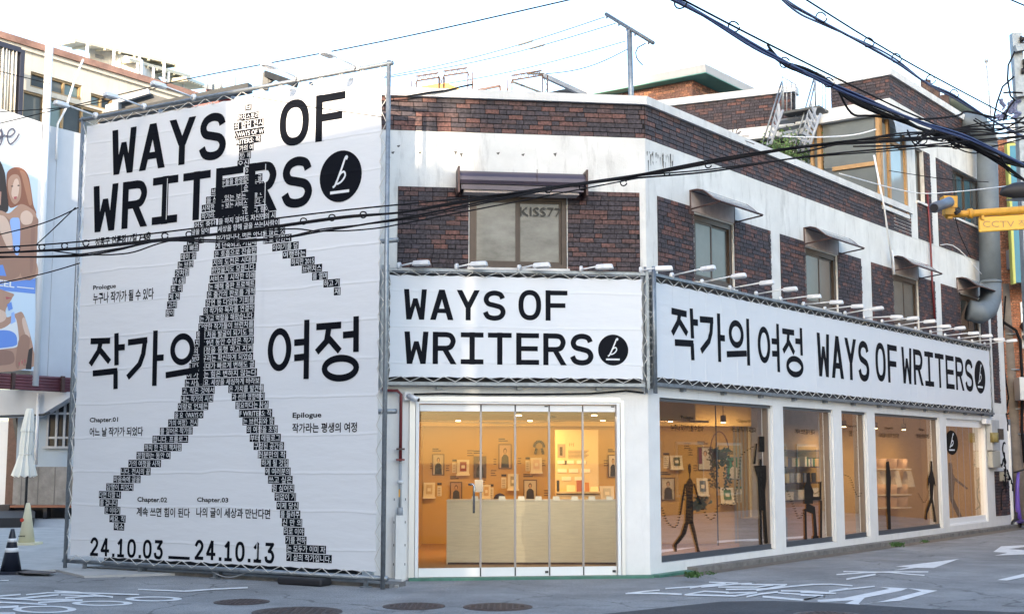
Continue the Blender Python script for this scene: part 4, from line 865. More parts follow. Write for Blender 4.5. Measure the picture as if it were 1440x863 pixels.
f3 = thing('sign_scaffold', 'steel pipe frame round the long banner on the side front', 'banner frame', RT.W(.1, 2.6, B3))
lu, ru = RT.uz(921, 470, B3)[0], RT.uz(1392.5, 530, B3)[0]; z0 = RT.uz(1150, 557.5, B3)[1]; z1 = RT.uz(1150, 444, B3)[1]
z0 = 2.72; z1 = 4.08
cloth(b3, RT, lu, ru, z0, z1, B3, CLOTHV, 90, 14)
m_ = MB(); m_.box(RT, lu-.1, ru+.06, z0-.11, z0-.065, .002, B3+.05); m_.build('rail', STEEL, f3); m_ = MB(); m_.box(RT, lu-.1, ru+.06, z1+.07, z1+.11, .002, B3+.03); m_.build('rail', STEEL, f3)
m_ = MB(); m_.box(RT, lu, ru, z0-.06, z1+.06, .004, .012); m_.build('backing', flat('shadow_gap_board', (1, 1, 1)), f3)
for u in (lu-.07, ru+.06): m_ = MB(); m_.box(RT, u-.02, u+.02, z0-.15, z1+.12, B3-.03, B3+.01); m_.build('post', STEEL, f3)
for i in range(12): u = .9+i*1.22; m_ = MB(); m_.box(RT, u-.04, u+.04, z0-.155, z0-.11, .004, .07); m_.build('bracket', STEEL, f3)
# corner truss between the banners
ct = thing('corner_truss', 'lattice steel truss standing between the two shop banners at the corner', 'truss', (*(c2+nb*.1), 2.6))
for F_, u in ((FF, -.045), (RT, .05)):
    m_ = MB(); m_.tube([F_.W(u, 2.5, .1), F_.W(u, 4.26, .1)], .022, 6); m_.build('chord', STEEL, ct, True)
m_ = MB(); m_.tube([(*(c2+nb*.16), 2.5), (*(c2+nb*.16), 4.26)], .025, 6); m_.build('chord', STEEL, ct, True)
for F_, u in ((FF, -.045), (RT, .05)):
    for i in range(9):
        z = 2.6+i*.18; a = F_.W(u, z, .1); b = Vector((*(c2+nb*.16), z+.09)); m_ = MB(); m_.bar(a, b, .012).bar(b, F_.W(u, z+.18, .1), .012); m_.build('lattice_bar', STEEL, ct)
lacing(b3, RT, lu-.06, ru+.05, z0-.06, z1+.08, lu, ru, z0, z1, B3, .17)
hangul(RT, 'jakgaui', RT.uz(943, 470, B3)[0]+.03, RT.uz(1053, 470, B3)[0]-.03, 3.03, 3.79, B3+.003, INKV, b3, .095)
hangul(RT, 'yeojeong', RT.uz(1066, 480, B3)[0]+.03, RT.uz(1128, 480, B3)[0]-.03, 3.00, 3.80, B3+.003, INKV, b3, .095)
pr = lambda x: RT.uz(x, 510, B3)[0]
word(RT, 'WAYS', pr(1149.5), pr(1222), 3.02, 3.775, B3+.003, INKV, b3, .16); word(RT, 'OF', pr(1231), pr(1261.5), 3.06, 3.80, B3+.003, INKV, b3, .16); word(RT, 'WRITERS', pr(1268), pr(1367.5), 3.08, 3.80, B3+.003, INKV, b3, .16)
logo(RT, (pr(1369.5)+pr(1384.5))/2, 3.44, (pr(1384.5)-pr(1369.5))/2, .375, B3+.003, INKV, b3)

# ---- arm floodlights
def lamp_proto(arm=.85):
    t = thing('floodlight', '', 'floodlight')
    m_ = MB(); m_.tube([(0, 0, 0), (0, -.03, 0)], .05, 12); m_.build('mounting_disc', LAMPW, t, True, local=True)
    m_ = MB(); m_.tube([(0, -.03, 0), (0, -arm, .03)], .012, 6); m_.build('arm', LAMPW, t, True, local=True)
    m_ = MB(); r0 = [(-.045, 0), (.045, 0), (.06, -.13), (.045, -.25), (-.045, -.25), (-.06, -.13)]
    lo = [(x, -arm+y+.02, -.01) for x, y in r0]; hi = [(x*.7, -arm+y*.9+.01, .055) for x, y in r0]
    n = 6; m_.add(lo+hi, [tuple(range(n)), tuple(range(2*n-1, n-1, -1))]+[(i, i+n, (i+1) % n+n, (i+1) % n) for i in range(n)])
    h = recalc(m_.build('head', LAMPW, t, local=True)); b_ = h.modifiers.new('round', 'BEVEL'); b_.width = .012; b_.segments = 2
    m_ = MB(); m_.hexa([(-.035, -arm-.02, -.018), (.035, -arm-.02, -.018), (.04, -arm-.2, -.018), (-.04, -arm-.2, -.018), (-.035, -arm-.02, -.011), (.035, -arm-.02, -.011), (.04, -arm-.2, -.011), (-.04, -arm-.2, -.011)]); m_.build('lens', LENS, h, local=True)
    return t
proto = lamp_proto(.55)
first = [True]; LR = random.Random(12)
def put_lamp(loc, rz, label, group, s=1):
    loc = Vector(loc); rz += LR.uniform(-.07, .07)
    if first[0]: first[0] = False; proto.location = loc; proto.rotation_euler = (0, 0, rz); proto['label'] = label; proto['group'] = group; proto.scale = (s, s, s); return proto
    r = copy_tree(proto, loc, rz, label, (s, s, s)); r['group'] = group; r.rotation_euler = (LR.uniform(-.05, .07), LR.uniform(-.12, .12), rz); return r
for (x, y), lb in zip([(135, 166), (203, 153), (273, 141), (420, 116), (503, 98)], ['first arm floodlight on the tall banner frame, at its outer left corner', 'second arm floodlight on the tall banner frame, beside the dark tarp', 'third arm floodlight on the tall banner frame, before the red box', 'arm floodlight on the tall banner frame above the gap before the word OF', 'arm floodlight on the tall banner frame nearest its right corner']):
    p = LB.P(x, y, .02); put_lamp(Vector((p.x, p.y, 6.72)), LB.rz, lb, 'floodlights on the tall banner frame', 1.0)
FL2 = None
for (x, y), lb in zip([(560, 380), (641, 379), (729, 380), (816, 380), (899, 381)], ['floodlight at the left end of the frame above the doors banner', 'floodlight above the first A of the doors banner', 'floodlight above the O of the doors banner', 'floodlight between the O F letters and the right end of the doors banner', 'floodlight above the doors banner, right at the building corner']):
    p = FF.P(x, 383, B2)
    if FL2 is None: FL2 = lamp_proto(.24); r = FL2
    else: r = copy_tree(FL2, p)
    r.location = (p.x, p.y, 4.20); r.rotation_euler = (0, LR.uniform(-.06, .06), FF.rz+1.15+LR.uniform(-.12, .12)); r['label'] = lb; r['group'] = 'floodlights above the doors banner'
LBL = ['nearest the corner truss', 'under the first side awning', 'below the first bronze side window', 'above the Korean word for journey', 'fifth from the corner', 'over the W of WAYS', 'over the letters AY', 'over the S of WAYS', 'over the O of OF', 'over the F of OF', 'over the W of WRITERS', 'over the R of WRITERS', 'over the I of WRITERS', 'over the letter T of WRITERS', 'over the letter E of WRITERS', 'over the last letters of WRITERS', 'at the far end by the concrete pole']
for i, s in enumerate(LBL):
    u = .57+i*.8725; p = RT.W(u, 4.21, B3); put_lamp(p, RT.rz, 'floodlight on the long side banner, '+s, 'floodlights along the side banner', .95)

# ---- drain pipe, security camera, door stop at the front
t = thing('standpipe', 'dark red pipe running down into a white box channel left of the doors', 'pipe', FF.W(-3.4, 0, .1)); F = FF
q = lambda x, y: (FF.uz(x, y, .10)[0], FF.uz(x, y, .10)[1])
u = q(563.5, 600)[0]; zt = q(563, 549)[1]
m_ = MB(); m_.tube([FF.W(u-.24, zt+.04, .02), FF.W(u-.24, zt, .10), FF.W(u-.05, zt, .10), FF.W(u, zt-.05, .10), FF.W(u, q(563, 648)[1], .10)], .022, 8); m_.build('red_pipe', REDP, t, True)
for y in (631, 646): z = q(563, y)[1]; m_ = MB(); m_.box(FF, u-.055, u+.055, z-.012, z+.012, .05, .15); m_.build('clamp', DKB if y < 640 else REDP, t)
m_ = MB(); m_.tube([FF.W(u, q(563, 648)[1], .10), FF.W(u, q(563, 716)[1], .10)], .019, 8); m_.tube([FF.W(u, q(563, 713)[1], .1), FF.W(u, q(563, 724)[1], .1)], .04, 8); m_.build('grey_pipe', GREYP, t, True)
z = q(563, 677)[1]; m_ = MB(); m_.tube([FF.W(u, z-.02, .1), FF.W(u, z+.02, .1)], .045, 10); m_.build('coupling', LAMPW, t, True)
z = q(563, 693)[1]; m_ = MB(); m_.box(FF, u-.021, u+.0, z-.05, z+.05, .118, .122); m_.build('yellow_tag', YEL, t)
z = q(563, 724)[1]; m_ = MB(); m_.box(FF, u-.055, u+.055, 0, z, .03, .16).box(FF, u-.085, u-.056, 0, z-.02, .003, .06).box(FF, u+.056, u+.085, 0, z-.02, .003, .06); m_.build('channel', PAINT, t)
for zz in (.2, .75, 1.05, .45): m_ = MB(); m_.box(FF, u-.08, u-.07, zz, zz+.03, .06, .068).box(FF, u+.07, u+.08, zz, zz+.03, .06, .068); m_.build('bolt', DSTEEL, t)
t = thing('security_camera', 'small white security camera on the wall beside the red pipe', 'security camera', FF.W(q(573, 560)[0], 2.4, 0)); a = q(574, 557)
m_ = MB(); m_.box(FF, a[0]-.05, a[0]+.04, a[1]-.05, a[1]+.06, .002, .08); m_.build('mount', LAMPW, t); m_ = MB(); m_.tube([FF.W(a[0]-.0, a[1]+.01, .1), FF.W(a[0]+.13, a[1]-.05, .2)], .032, 10); m_.build('barrel', LAMPW, t, True); m_ = MB(); m_.tube([FF.W(a[0]+.131, a[1]-.051, .2), FF.W(a[0]+.137, a[1]-.054, .205)], .024, 10); m_.build('lens', BLACK, t)
t = thing('cable', 'loose black cable drooping over the door header and the parapet', 'cable', FF.W(-3, 2.5, 0)); m_ = MB()
m_.tube([FF.P(x, y, .03) for x, y in [(582, 554), (620, 553), (680, 554), (760, 554), (830, 553), (872, 550), (880, 549), (905, 552)]], .012, 5); m_.build('strand', CABLE, t)
t = thing('cable', 'black cable lying slack across the white parapet cap above the front', 'cable', FF.W(-3, 6.6, 0)); m_ = MB(); m_.tube([FF.P(x, y, .08) for x, y in [(541, 138), (570, 136), (600, 131), (625, 128), (650, 122), (665, 119)]], .013, 5); m_.build('strand', CABLE, t)
for px, py, lb in [(923, 808, 'small black door stop on the kerb at the building corner'), (1231, 763, 'small black door stop on the side kerb under the long window')]:
    p = G(px, py); t = thing('door_stop', lb, 'door stop', p); m_ = MB(); m_.tube([p, p+Vector((0, 0, .06)), p+Vector((-.01, 0, .10))], [.045, .03, .018], 8); m_.build('rubber', BLACK, t, True)
# weeds at the kerb
def weed(px, py, n, s, label):
    p = G(px, py, .05); t = thing('weed', label, 'weed', p); m_ = MB(); rnd = random.Random(px)
    for i in range(n):
        a = rnd.random()*6.28; r0 = rnd.random()*s*.7; b = p+Vector((math.cos(a)*r0*1.6, math.sin(a)*r0*.6, rnd.random()*s*.55)); d = Vector((rnd.uniform(-1, 1), rnd.uniform(-1, 1), rnd.uniform(.2, 1.2))).normalized()*s*.42; w = d.cross(Vector((rnd.random(), rnd.random(), .1))).normalized()*s*.12
        m_.add([b, b+d*.5+w, b+d, b+d*.5-w], [(0, 1, 2, 3)])
    m_.build('foliage', mat('weed_leaf', (.055, .13, .035), .6, var=.4, vscale=30), t)
weed(975, 812, 110, .11, 'largest green weed in the kerb joint near the corner'); weed(999, 808, 40, .07, 'small weed in the kerb joint beside the largest one')
weed(1262, 769, 90, .12, 'weed in the kerb joint under the long side window'); weed(1300, 763, 60, .08, 'tiny weed in the kerb joint near the far window')

# ================================================================= interior of the shop (parts of the building)
IW = Fr((0, 24.3), (1, 0)); IL = Fr((-1.78, 18.0), (0, 1))
XK = 4.45; IB = Fr(RT.W(0, 0, -1.96).xy, RT.d)
ub = (Vector((XK, 24.3))-IB.o).dot(IB.d)
m_ = MB(); fl = [FF.W(-3.7, .03, -.281), FF.W(-.1, .03, -.281), RT.W(.2, .03, -.281), RT.W(15.9, .03, -.281), RT.W(15.9, .03, -4), Vector((4, 26, .03)), Vector((-2.2, 26, .03))]; m_.poly3(fl, (0, 0, -.025)); recalc(m_.build('shop_floor', FLOORW, bld))
ce = [p+Vector((0, 0, 2.6)) for p in fl]; m_ = MB(); m_.poly3(ce, (0, 0, .05)); recalc(m_.build('shop_ceiling', CEIL, bld))
m_ = MB(); m_.box(IW, -1.9, XK, .03, 2.62, -.1, 0); m_.build('inner_wall', WALLY, bld)
m_ = MB(); m_.box(Fr((-1.78, 18.15), (0, 1)), 0, 6.14, .03, 2.62, 0, .0+.1) ; m_.build('inner_wall', WALLY, bld)
m_ = MB(); m_.box(IB, ub, 15.9, .03, 2.62, -.1, 0); m_.build('inner_wall', WALLY, bld)
m_ = MB(); m_.box(Fr(RT.W(15.9, 0, -.3).xy, (-RT.n.x, -RT.n.y)), 0, 1.7, .03, 2.62, -.1, 0); m_.build('inner_wall', WALLY, bld)
# greyish metal clad return near the first side window, ceiling beams, pipes
m_ = MB(); uu = IB.uz(1062, 650)[0]
for i in range(4): m_.box(Fr((XK-.28+i*.07, 24.28), (1, 0)), 0, .04, .05, 2.6, 0, .02)
m_.build('ribbed_panel', mat('grey_green_ribs', (.30, .30, .26), .6), bld)
for y_, zt_, h_ in ((19.5, 2.6, .33), (21.0, 2.6, .37), (23.2, 2.6, .41)):
    m_ = MB(); m_.box(WX, -1.75 , min(XK+.2, 1.2+(y_-18)*.6), zt_-h_, zt_+.02, -y_-.18, -y_); m_.build('ceiling_beam', CEIL, bld)
TUB = mat('dark_service_pipe', (.10, .075, .05), .6)
for k, pts in enumerate([[(-1.7, 20.3, 2.42), (-.9, 20.4, 2.38), (-.2, 20.2, 2.42), (.6, 20.5, 2.36), (1.2, 20.3, 2.3)], [(-1.7, 22.1, 2.26), (0, 22.2, 2.21), (1, 22.2, 2.27), (3.4, 22.2, 2.24)], [(.6, 21, 2.28), (1.3, 21.1, 2.3), (2.2, 21, 2.26)]]):
    m_ = MB(); m_.tube(pts, .02, 6); m_.build('service_pipe', TUB, bld, True)
m_ = MB(); m_.box(IB, ub+.02, ub+1.5, .04, 2.55, .002, .05); m_.build('pale_column', mat('pale_column_paint', (.72, .70, .60), .6), bld)
for k, (x, y, w) in enumerate([(605, 652, 5), (657, 634, 9), (690, 662, 8), (694, 646, 4), (728, 645, 5), (730, 600, 0), (760, 648, 7), (765, 690, 9), (849, 648, 6), (627, 655, 5), (676, 675, 7), (962, 624, 9), (968, 633, 6), (975, 655, 5), (1012, 612, 0), (1004, 652, 8), (960, 690, 6)]):
    if not w: continue
    m_ = MB(); a = IW.uz(x, y)
    for j in range(3): m_.box(IW, a[0], a[0]+w*.0135*(1-.18*(j % 2)), a[1]-.045*j, a[1]-.045*j+.018, .001, .004)
    m_.build('wall_caption', flat('brown_print', (.12, .075, .04)), bld, kind='stuff')
# ceiling spots, shop's own lighting; two by the doors added to brighten the counter
GLOW = mat('lit_lamp', (1, .8, .5), .5, emit=(1, .72, .38), estr=4)
SPOTS = [(-.9, 21.5), (.3, 21.5), (1.5, 21.2), (2.7, 21.9), (3.7, 22.5), (.1, 18.75), (1.2, 18.75)]+[tuple(IB.W(u, 0, .95).xy) for u in (9, 10.6, 12.2, 13.8)]
for i, (x, y) in enumerate(SPOTS):
    ld = bpy.data.lights.new('shop_light', 'AREA'); ld.shape = 'DISK'; ld.size = .25; ld.energy = (8.5, 8.5, 1.6, 8.5, 8.5, 2.6, 2.6, 7.5, 7.5, 7.5, 7.5)[i]; ld.color = ((1, .62, .28) if i in (3, 4) else (1, .85, .62) if i in (5, 6) else (1, .56, .17)) if i < 7 else (1, .66, .35); lo = bpy.data.objects.new('shop_light', ld); COL.objects.link(lo); lo.location = (x, y, 2.20)
    if i < 5: lo.rotation_euler = (R(28), 0, 0)
    m_ = MB(); m_.tube([(x, y, 2.24), (x, y, 2.36)], .05, 10); m_.tube([(x, y, 2.36), (x, y, 2.6)], .008, 5); o = m_.build('spot_lamp', BLACK, bld, True); m_ = MB(); m_.tube([(x, y, 2.225), (x, y, 2.238)], .042, 10); m_.build('bulb', GLOW, o)

# ---- exhibits: each its own thing
SK = flat('printed_skin', (.55, .36, .26)); HR = flat('printed_hair', (.03, .022, .02)); 
def portrait(F, x0, x1, y0, y1, bg, top, label, out=.02, pose=0, frame=None):
    a = F.uz(x0, (y0+y1)/2); b = F.uz(x1, (y0+y1)/2); z1 = F.uz((x0+x1)/2, y0)[1]; z0 = F.uz((x0+x1)/2, y1)[1]; u0, u1 = a[0], b[0]; w, h = u1-u0, z1-z0
    t = thing('framed_portrait', label, 'framed portrait', F.W(u0, z0, 0), 'portraits on the exhibition wall'); fw = .018
    m_ = MB(); m_.box(F, u0, u1, z1-fw, z1, .002, out+.02).box(F, u0, u1, z0, z0+fw, .002, out+.02).box(F, u0, u0+fw, z0+fw, z1-fw, .002, out+.02).box(F, u1-fw, u1, z0+fw, z1-fw, .002, out+.02); m_.build('frame', frame or mat('walnut_frame', (.13, .085, .05), .5), t)
    m_ = MB(); m_.box(F, u0+fw, u1-fw, z0+fw, z1-fw, .002, out); m_.build('print', flat('portrait_ground_%.2f_%.2f_%.2f' % bg, bg), t)
    cu = u0+w*(.5+.08*pose); S = lambda a, b: (cu+a*w, z0+b*h)
    def shp(pts, m, nm, k): q = MB(); q.face([F.W(*p, out+.002+.001*k) for p in pts]); q.build(nm, m, t)
    shp([S(-.3, .05), S(.3, .05), S(.26, .48), S(.1, .58), S(-.1, .58), S(-.26, .46)], flat('cloth_%.2f_%.2f_%.2f' % top, top), 'printed_torso', 0)
    c = S(.0, .72); shp(ell(c[0], c[1], .13*w, .12*h, 14), HR, 'printed_hair', 1); shp(ell(c[0], c[1]-.02*h, .09*w, .09*h, 14), SK, 'printed_face', 2)
    for k in range(2): q = MB(); q.box(F, u0, u0+w*(.7-.2*k), z1+.05+.035*k, z1+.07+.035*k, .001, .004); q.build('caption_line', HR, t)
def stand(F, x0, x1, y0, y1, cov, label, out=.16):
    a = F.uz(x0, (y0+y1)/2); b = F.uz(x1, (y0+y1)/2); z1 = F.uz((x0+x1)/2, y0)[1]; z0 = F.uz((x0+x1)/2, y1)[1]; u0, u1 = a[0], b[0]; w, h = u1-u0, z1-z0
    t = thing('book_stand', label, 'book stand', F.W(u0, z0, 0), 'book stands on the exhibition wall')
    m_ = MB(); m_.hexa([F.W(u0, z0, out), F.W(u1, z0, out), F.W(u1+.0, z1, .03), F.W(u0, z1, .03), F.W(u0, z0, out-.02), F.W(u1, z0, out-.02), F.W(u1, z1, .01), F.W(u0, z1, .01)]); m_.build('easel_board', WHITEB, t)
    m_ = MB(); m_.box(F, u0-.01, u1+.01, z0-.03, z0, .002, out+.03); m_.build('ledge', WHITEB, t)
    k = lambda a_, b_, o_: F.W(u0+a_*w, z0+b_*h, out+(.03-out)*b_+o_)
    m_ = MB(); m_.hexa([k(.25, .2, .004), k(.78, .2, .004), k(.78, .85, .004), k(.25, .85, .004), k(.25, .2, .02), k(.78, .2, .02), k(.78, .85, .02), k(.25, .85, .02)]); m_.build('book', flat('cover_%.2f_%.2f_%.2f' % cov, cov), t)
    m_ = MB(); m_.quad(k(.36, .4, .022), k(.66, .4, .022), k(.66, .62, .022), k(.36, .62, .022)); m_.build('cover_print', PAPER, t)
def card(F, x0, x1, y0, y1, label, head=HR):
    a = F.uz(x0, (y0+y1)/2); b = F.uz(x1, (y0+y1)/2); z1 = F.uz((x0+x1)/2, y0)[1]; z0 = F.uz((x0+x1)/2, y1)[1]; u0, u1 = a[0], b[0]; h = z1-z0
    t = thing('info_card', label, 'info card', F.W(u0, z0, 0), 'text cards on the exhibition wall'); m_ = MB(); m_.box(F, u0, u1, z0, z1, .002, .012); m_.build('board', PAPER, t)
    m_ = MB(); m_.box(F, u0, u1, z1+.02, z1+.06, .001, .01); m_.build('title_bar', head, t)
    m_ = MB()
    for k in range(5): m_.box(F, u0+.012, u1-.02, z1-.05-k*h*.16, z1-.038-k*h*.16, .013, .014)
    m_.build('text_lines', flat('grey_text', (.25, .2, .15)), t)
PT = [(608, 625, 638, 668, (.55, .5, .45), (.03, .035, .03), 'portrait of a person in a dark jacket, nearest the left door edge'), (666, 684, 641, 672, (.12, .09, .08), (.02, .02, .02), 'dark portrait right above the door lock'), (701, 719.5, 624, 659, (.60, .42, .30), (.02, .02, .025), 'portrait of a person with arms crossed in a black shirt, highest on the back wall'), (633, 650, 677, 705, (.45, .30, .20), (.05, .05, .06), 'portrait just above the left end of the counter'), (736, 755, 674, 704, (.62, .58, .52), (.03, .03, .04), 'portrait with a green left edge behind the counter middle'), (855, 869, 639, 671, (.66, .6, .55), (.03, .03, .035), 'portrait of a long haired person at the right door edge')]
for x0, x1, y0, y1, bg, tp, lb in PT: portrait(IW, x0, x1, y0, y1, bg, tp, lb)
portrait(IW, 929, 949, 671, 703, (.62, .6, .58), (.02, .02, .02), 'portrait of a person with raised arms beside an orange shape', pose=.3); portrait(IW, 981, 1002, 628, 661, (.60, .60, .60), (.55, .55, .55), 'portrait with a purple stripe, left of the hanging planter'); portrait(IW, 1021, 1042, 642, 674, (.03, .22, .14), (.6, .6, .58), 'portrait on a dark green ground below the hanging planter', frame=STEEL)
m_ = MB(); a = IW.uz(982, 650); m_.box(IW, a[0], a[0]+.07, IW.uz(982, 652)[1], IW.uz(982, 629)[1], .02, .024); t = thing('purple_panel', 'narrow purple panel at the left of the portrait beside the planter', 'panel', IW.W(a[0], 1.8, .02)); m_.build('panel', flat('plum', (.16, .02, .09)), t)
ST = [(643, 660, 646, 666, (.30, .06, .04), 'book stand with a red cover between two portraits at the left'), (596, 612, 678, 698, (.6, .5, .35), 'book stand with a pale cover low at the far left'), (714, 729, 666, 687, (.35, .33, .25), 'book stand below the arms crossed portrait'), (746, 762, 643, 663, (.7, .55, .5), 'book stand with a figure cover under the headphones'), (678, 690, 681, 700, (.6, .45, .3), 'book stand hidden partly by the door handle'), (843, 863, 683, 703, (.6, .6, .55), 'book stand behind the right end of the counter')]
for x0, x1, y0, y1, c, lb in ST: stand(IW, x0, x1, y0, y1, c, lb)
stand(IW, 942, 959, 640, 658, (.12, .14, .08), 'book stand with a dark green cover in the first side window'); stand(IW, 979, 995, 672, 695, (.12, .16, .25), 'book stand with a blue cover right of the striped walking figure'); stand(IW, 1012, 1031, 685, 706, (.08, .22, .13), 'book stand with a green cover at the dotted line')
for x0, x1, y0, y1, lb in [(636, 642, 650, 664, 'text card beside the red book stand'), (615, 621, 683, 697, 'text card beside the low left book stand'), (705, 712, 671, 686, 'text card left of the stand below the highest portrait'), (739, 745, 647, 662, 'text card under the headphones'), (687, 694, 685, 700, 'text card right of the door handle'), (933, 941, 641, 658, 'text card at the left edge of the first side window'), (1035, 1043, 688, 706, 'text card with a green title beside the dotted line')]: card(IW, x0, x1, y0, y1, lb, flat('green_title', (.03, .2, .12)) if x0 == 1035 else HR)
t = thing('headphones', 'black headphones hanging on the back wall', 'headphones', IW.W(*IW.uz(757, 630), 0)); a = IW.uz(758, 630)
m_ = MB(); m_.tube([IW.W(a[0]+.09*math.cos(k*math.pi/8), a[1]+.02+.11*math.sin(k*math.pi/8), .05) for k in range(9)], .028, 6); m_.build('headband', BLACK, t, True)
for s_ in (-1, 1): m_ = MB(); m_.tube([IW.W(a[0]+s_*.085, a[1]-.05, .05), IW.W(a[0]+s_*.04, a[1]-.06, .05)], .06, 12); m_.build('ear_cup', BLACK, t, True)
# planter
t = thing('hanging_planter', 'trailing plant in a round basket hanging from a hoop in the first side window', 'hanging planter', RT.W(3, 1.7, -.6)); c0 = RT.P(1012, 640, -.55); 
hoop = [c0+Vector((.15*math.cos(k*math.pi/10), 0, .02+.36*math.sin(k*math.pi/10))) for k in range(11)]; m_ = MB(); m_.tube(hoop, .009, 5); m_.build('hoop', REDP, t)
m_ = MB(); m_.tube([c0+Vector((0, 0, .05)), c0+Vector((0, 0, -.06))], [.13, .08], 12); m_.build('basket', DKB, t, True)
m_ = MB(); rnd = random.Random(4)
for i in range(420):
    k = rnd.random(); ax = rnd.choice([-.13, -.1, -.05, .03, .09, .13]); z = .1-.62*k*k if abs(ax) > .04 else .1-.25*k
    b = c0+Vector((ax+rnd.uniform(-.04, .04), rnd.uniform(-.1, .1), z)); d = Vector((rnd.uniform(-1, 1), rnd.uniform(-1, 1), rnd.uniform(-1, .6))).normalized()*.045; w = d.cross(Vector((.2, 1, .1))).normalized()*.016
    m_.add([b, b+d*.5+w, b+d, b+d*.5-w], [(0, 1, 2, 3)])
m_.build('foliage', mat('planter_leaf', (.03, .07, .025), .5, var=.4, vscale=30), t)
t = thing('leafy_sprig', 'small leafy green sprig at the hand of the striped walking figure', 'plant', RT.P(985, 709, -.3)); m_ = MB(); c0 = RT.P(983, 710, -.25)
for i in range(150):
    b = c0+Vector((rnd.gauss(0, .07), rnd.gauss(0, .04), rnd.gauss(0, .05))); d = Vector((rnd.uniform(-1, 1), rnd.uniform(-1, 1), rnd.uniform(-1, .9))).normalized()*.06; w = d.cross(Vector((.2, 1, .1))).normalized()*.016; m_.add([b, b+d*.5+w, b+d, b+d*.5-w], [(0, 1, 2, 3)])
m_.build('foliage', mat('sprig_leaf', (.03, .10, .06), .5, var=.3, vscale=30), t)
# counter
CF = Fr((0, 19.55), (1, .0)); cx0 = CF.uz(628, 750)[0]
t = thing('counter', 'long pale plywood counter behind the glass doors', 'counter', (cx0, 19.6, .03)); m_ = MB(); m_.box(CF, cx0, 1.72, .03, .97, -.55, 0); m_.build('body', TIMB, t)
m_ = MB(); m_.box(CF, cx0-.005, 1.72, .971, .985, -.555, .005); m_.build('worktop', WHITEB, t); m_ = MB(); m_.box(CF, cx0+.02, 1.7, .0305, .06, .0, .004); m_.build('plinth', DKB, t)
for i, x in enumerate([668, 706, 733, 757, 782, 808, 832, 857]):
    u = CF.uz(x, 700, -.1)[0]; t = thing('name_block', ['first small white name block on the counter from the left', 'second small white name block from the left on the counter', 'third small white name block from the left on the counter', 'fourth small white name block from the left on the counter', 'name block on the counter before the left of the lit panel', 'name block on the counter before the right of the lit panel', 'name block second from the right end of the counter', 'name block at the right end of the counter'][i], 'name block', CF.W(u, .985, -.1), 'name blocks on the counter')
    m_ = MB(); m_.hexa([CF.W(u-.055, .985, -.04), CF.W(u-.045, 1.04, -.06), CF.W(u+.045, 1.04, -.06), CF.W(u+.055, .985, -.04), CF.W(u-.055, .985, -.12), CF.W(u-.045, 1.04, -.1), CF.W(u+.045, 1.04, -.1), CF.W(u+.055, .985, -.12)]); m_.build('block', WHITEB, t)
t = thing('potted_bun_plant', 'rounded brown pebble like object on the counter behind the door lock', 'ornament', CF.W(CF.uz(703, 699)[0], .985, -.2)); u = CF.uz(703, 699, -.2)[0]; m_ = MB(); m_.tube([CF.W(u-.09, 1.0, -.2), CF.W(u-.05, 1.03, -.2), CF.W(u, 1.045, -.2), CF.W(u+.05, 1.03, -.2), CF.W(u+.08, 1.0, -.2)], [.01, .035, .045, .035, .01], 10); m_.build('pebble', DKB, t, True)
# bright free standing panel
PF = Fr((0, 22.2), (1, 0)); t = thing('info_stand', 'brightly lit free standing white panel with a small portrait and text', 'display panel', PF.W(1.2, .03, 0)); a0, a1 = PF.uz(781, 650)[0], PF.uz(841.5, 650)[0]; zt_ = PF.uz(800, 604)[1]
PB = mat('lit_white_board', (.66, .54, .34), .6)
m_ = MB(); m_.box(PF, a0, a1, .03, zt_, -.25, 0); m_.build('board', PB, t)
def pq(x0, x1, y0, y1, m, nm, o_=.004): q = MB(); u0, z1_ = PF.uz(x0, y0); u1, z0_ = PF.uz(x1, y1); q.box(PF, u0, u1, z0_, z1_, .0005, o_); q.build(nm, m, t)
pq(784, 795, 624, 643, flat('warm_grey_print', (.32, .25, .2)), 'printed_portrait'); pq(787, 791, 628, 640, HR, 'printed_figure', .006); text('윤 수 림', PF, PF.uz(800, 625)[0], PF.uz(807, 625)[0], PF.uz(800, 627)[1], PF.uz(800, 622.5)[1], .003, HR, t)
for k in range(6): pq(799, 828-(k % 3)*2, 633+k*1.9, 634+k*1.9, flat('grey_text', (1, 1, 1)), 'text_line')
for k, (x, y) in enumerate([(784, 647), (794, 647), (811, 647), (784, 659), (800, 659), (817, 659), (790, 670), (808, 670)]): pq(x, x+13, y, y+5, PAPER, 'quote_strip', .012)
DF = Fr((0, 21.9), (1, 0)); t = thing('display_shelf', 'small lit shelf with open books below the white panel', 'display shelf', DF.W(1.3, 1.0, 0)); u0, u1 = DF.uz(782, 690)[0], DF.uz(845, 690)[0]; m_ = MB(); m_.box(DF, u0, u1, 1.02, 1.05, -.3, 0).box(DF, u0, u1, .03, 1.0, -.28, -.02); m_.build('shelf', PB, t)
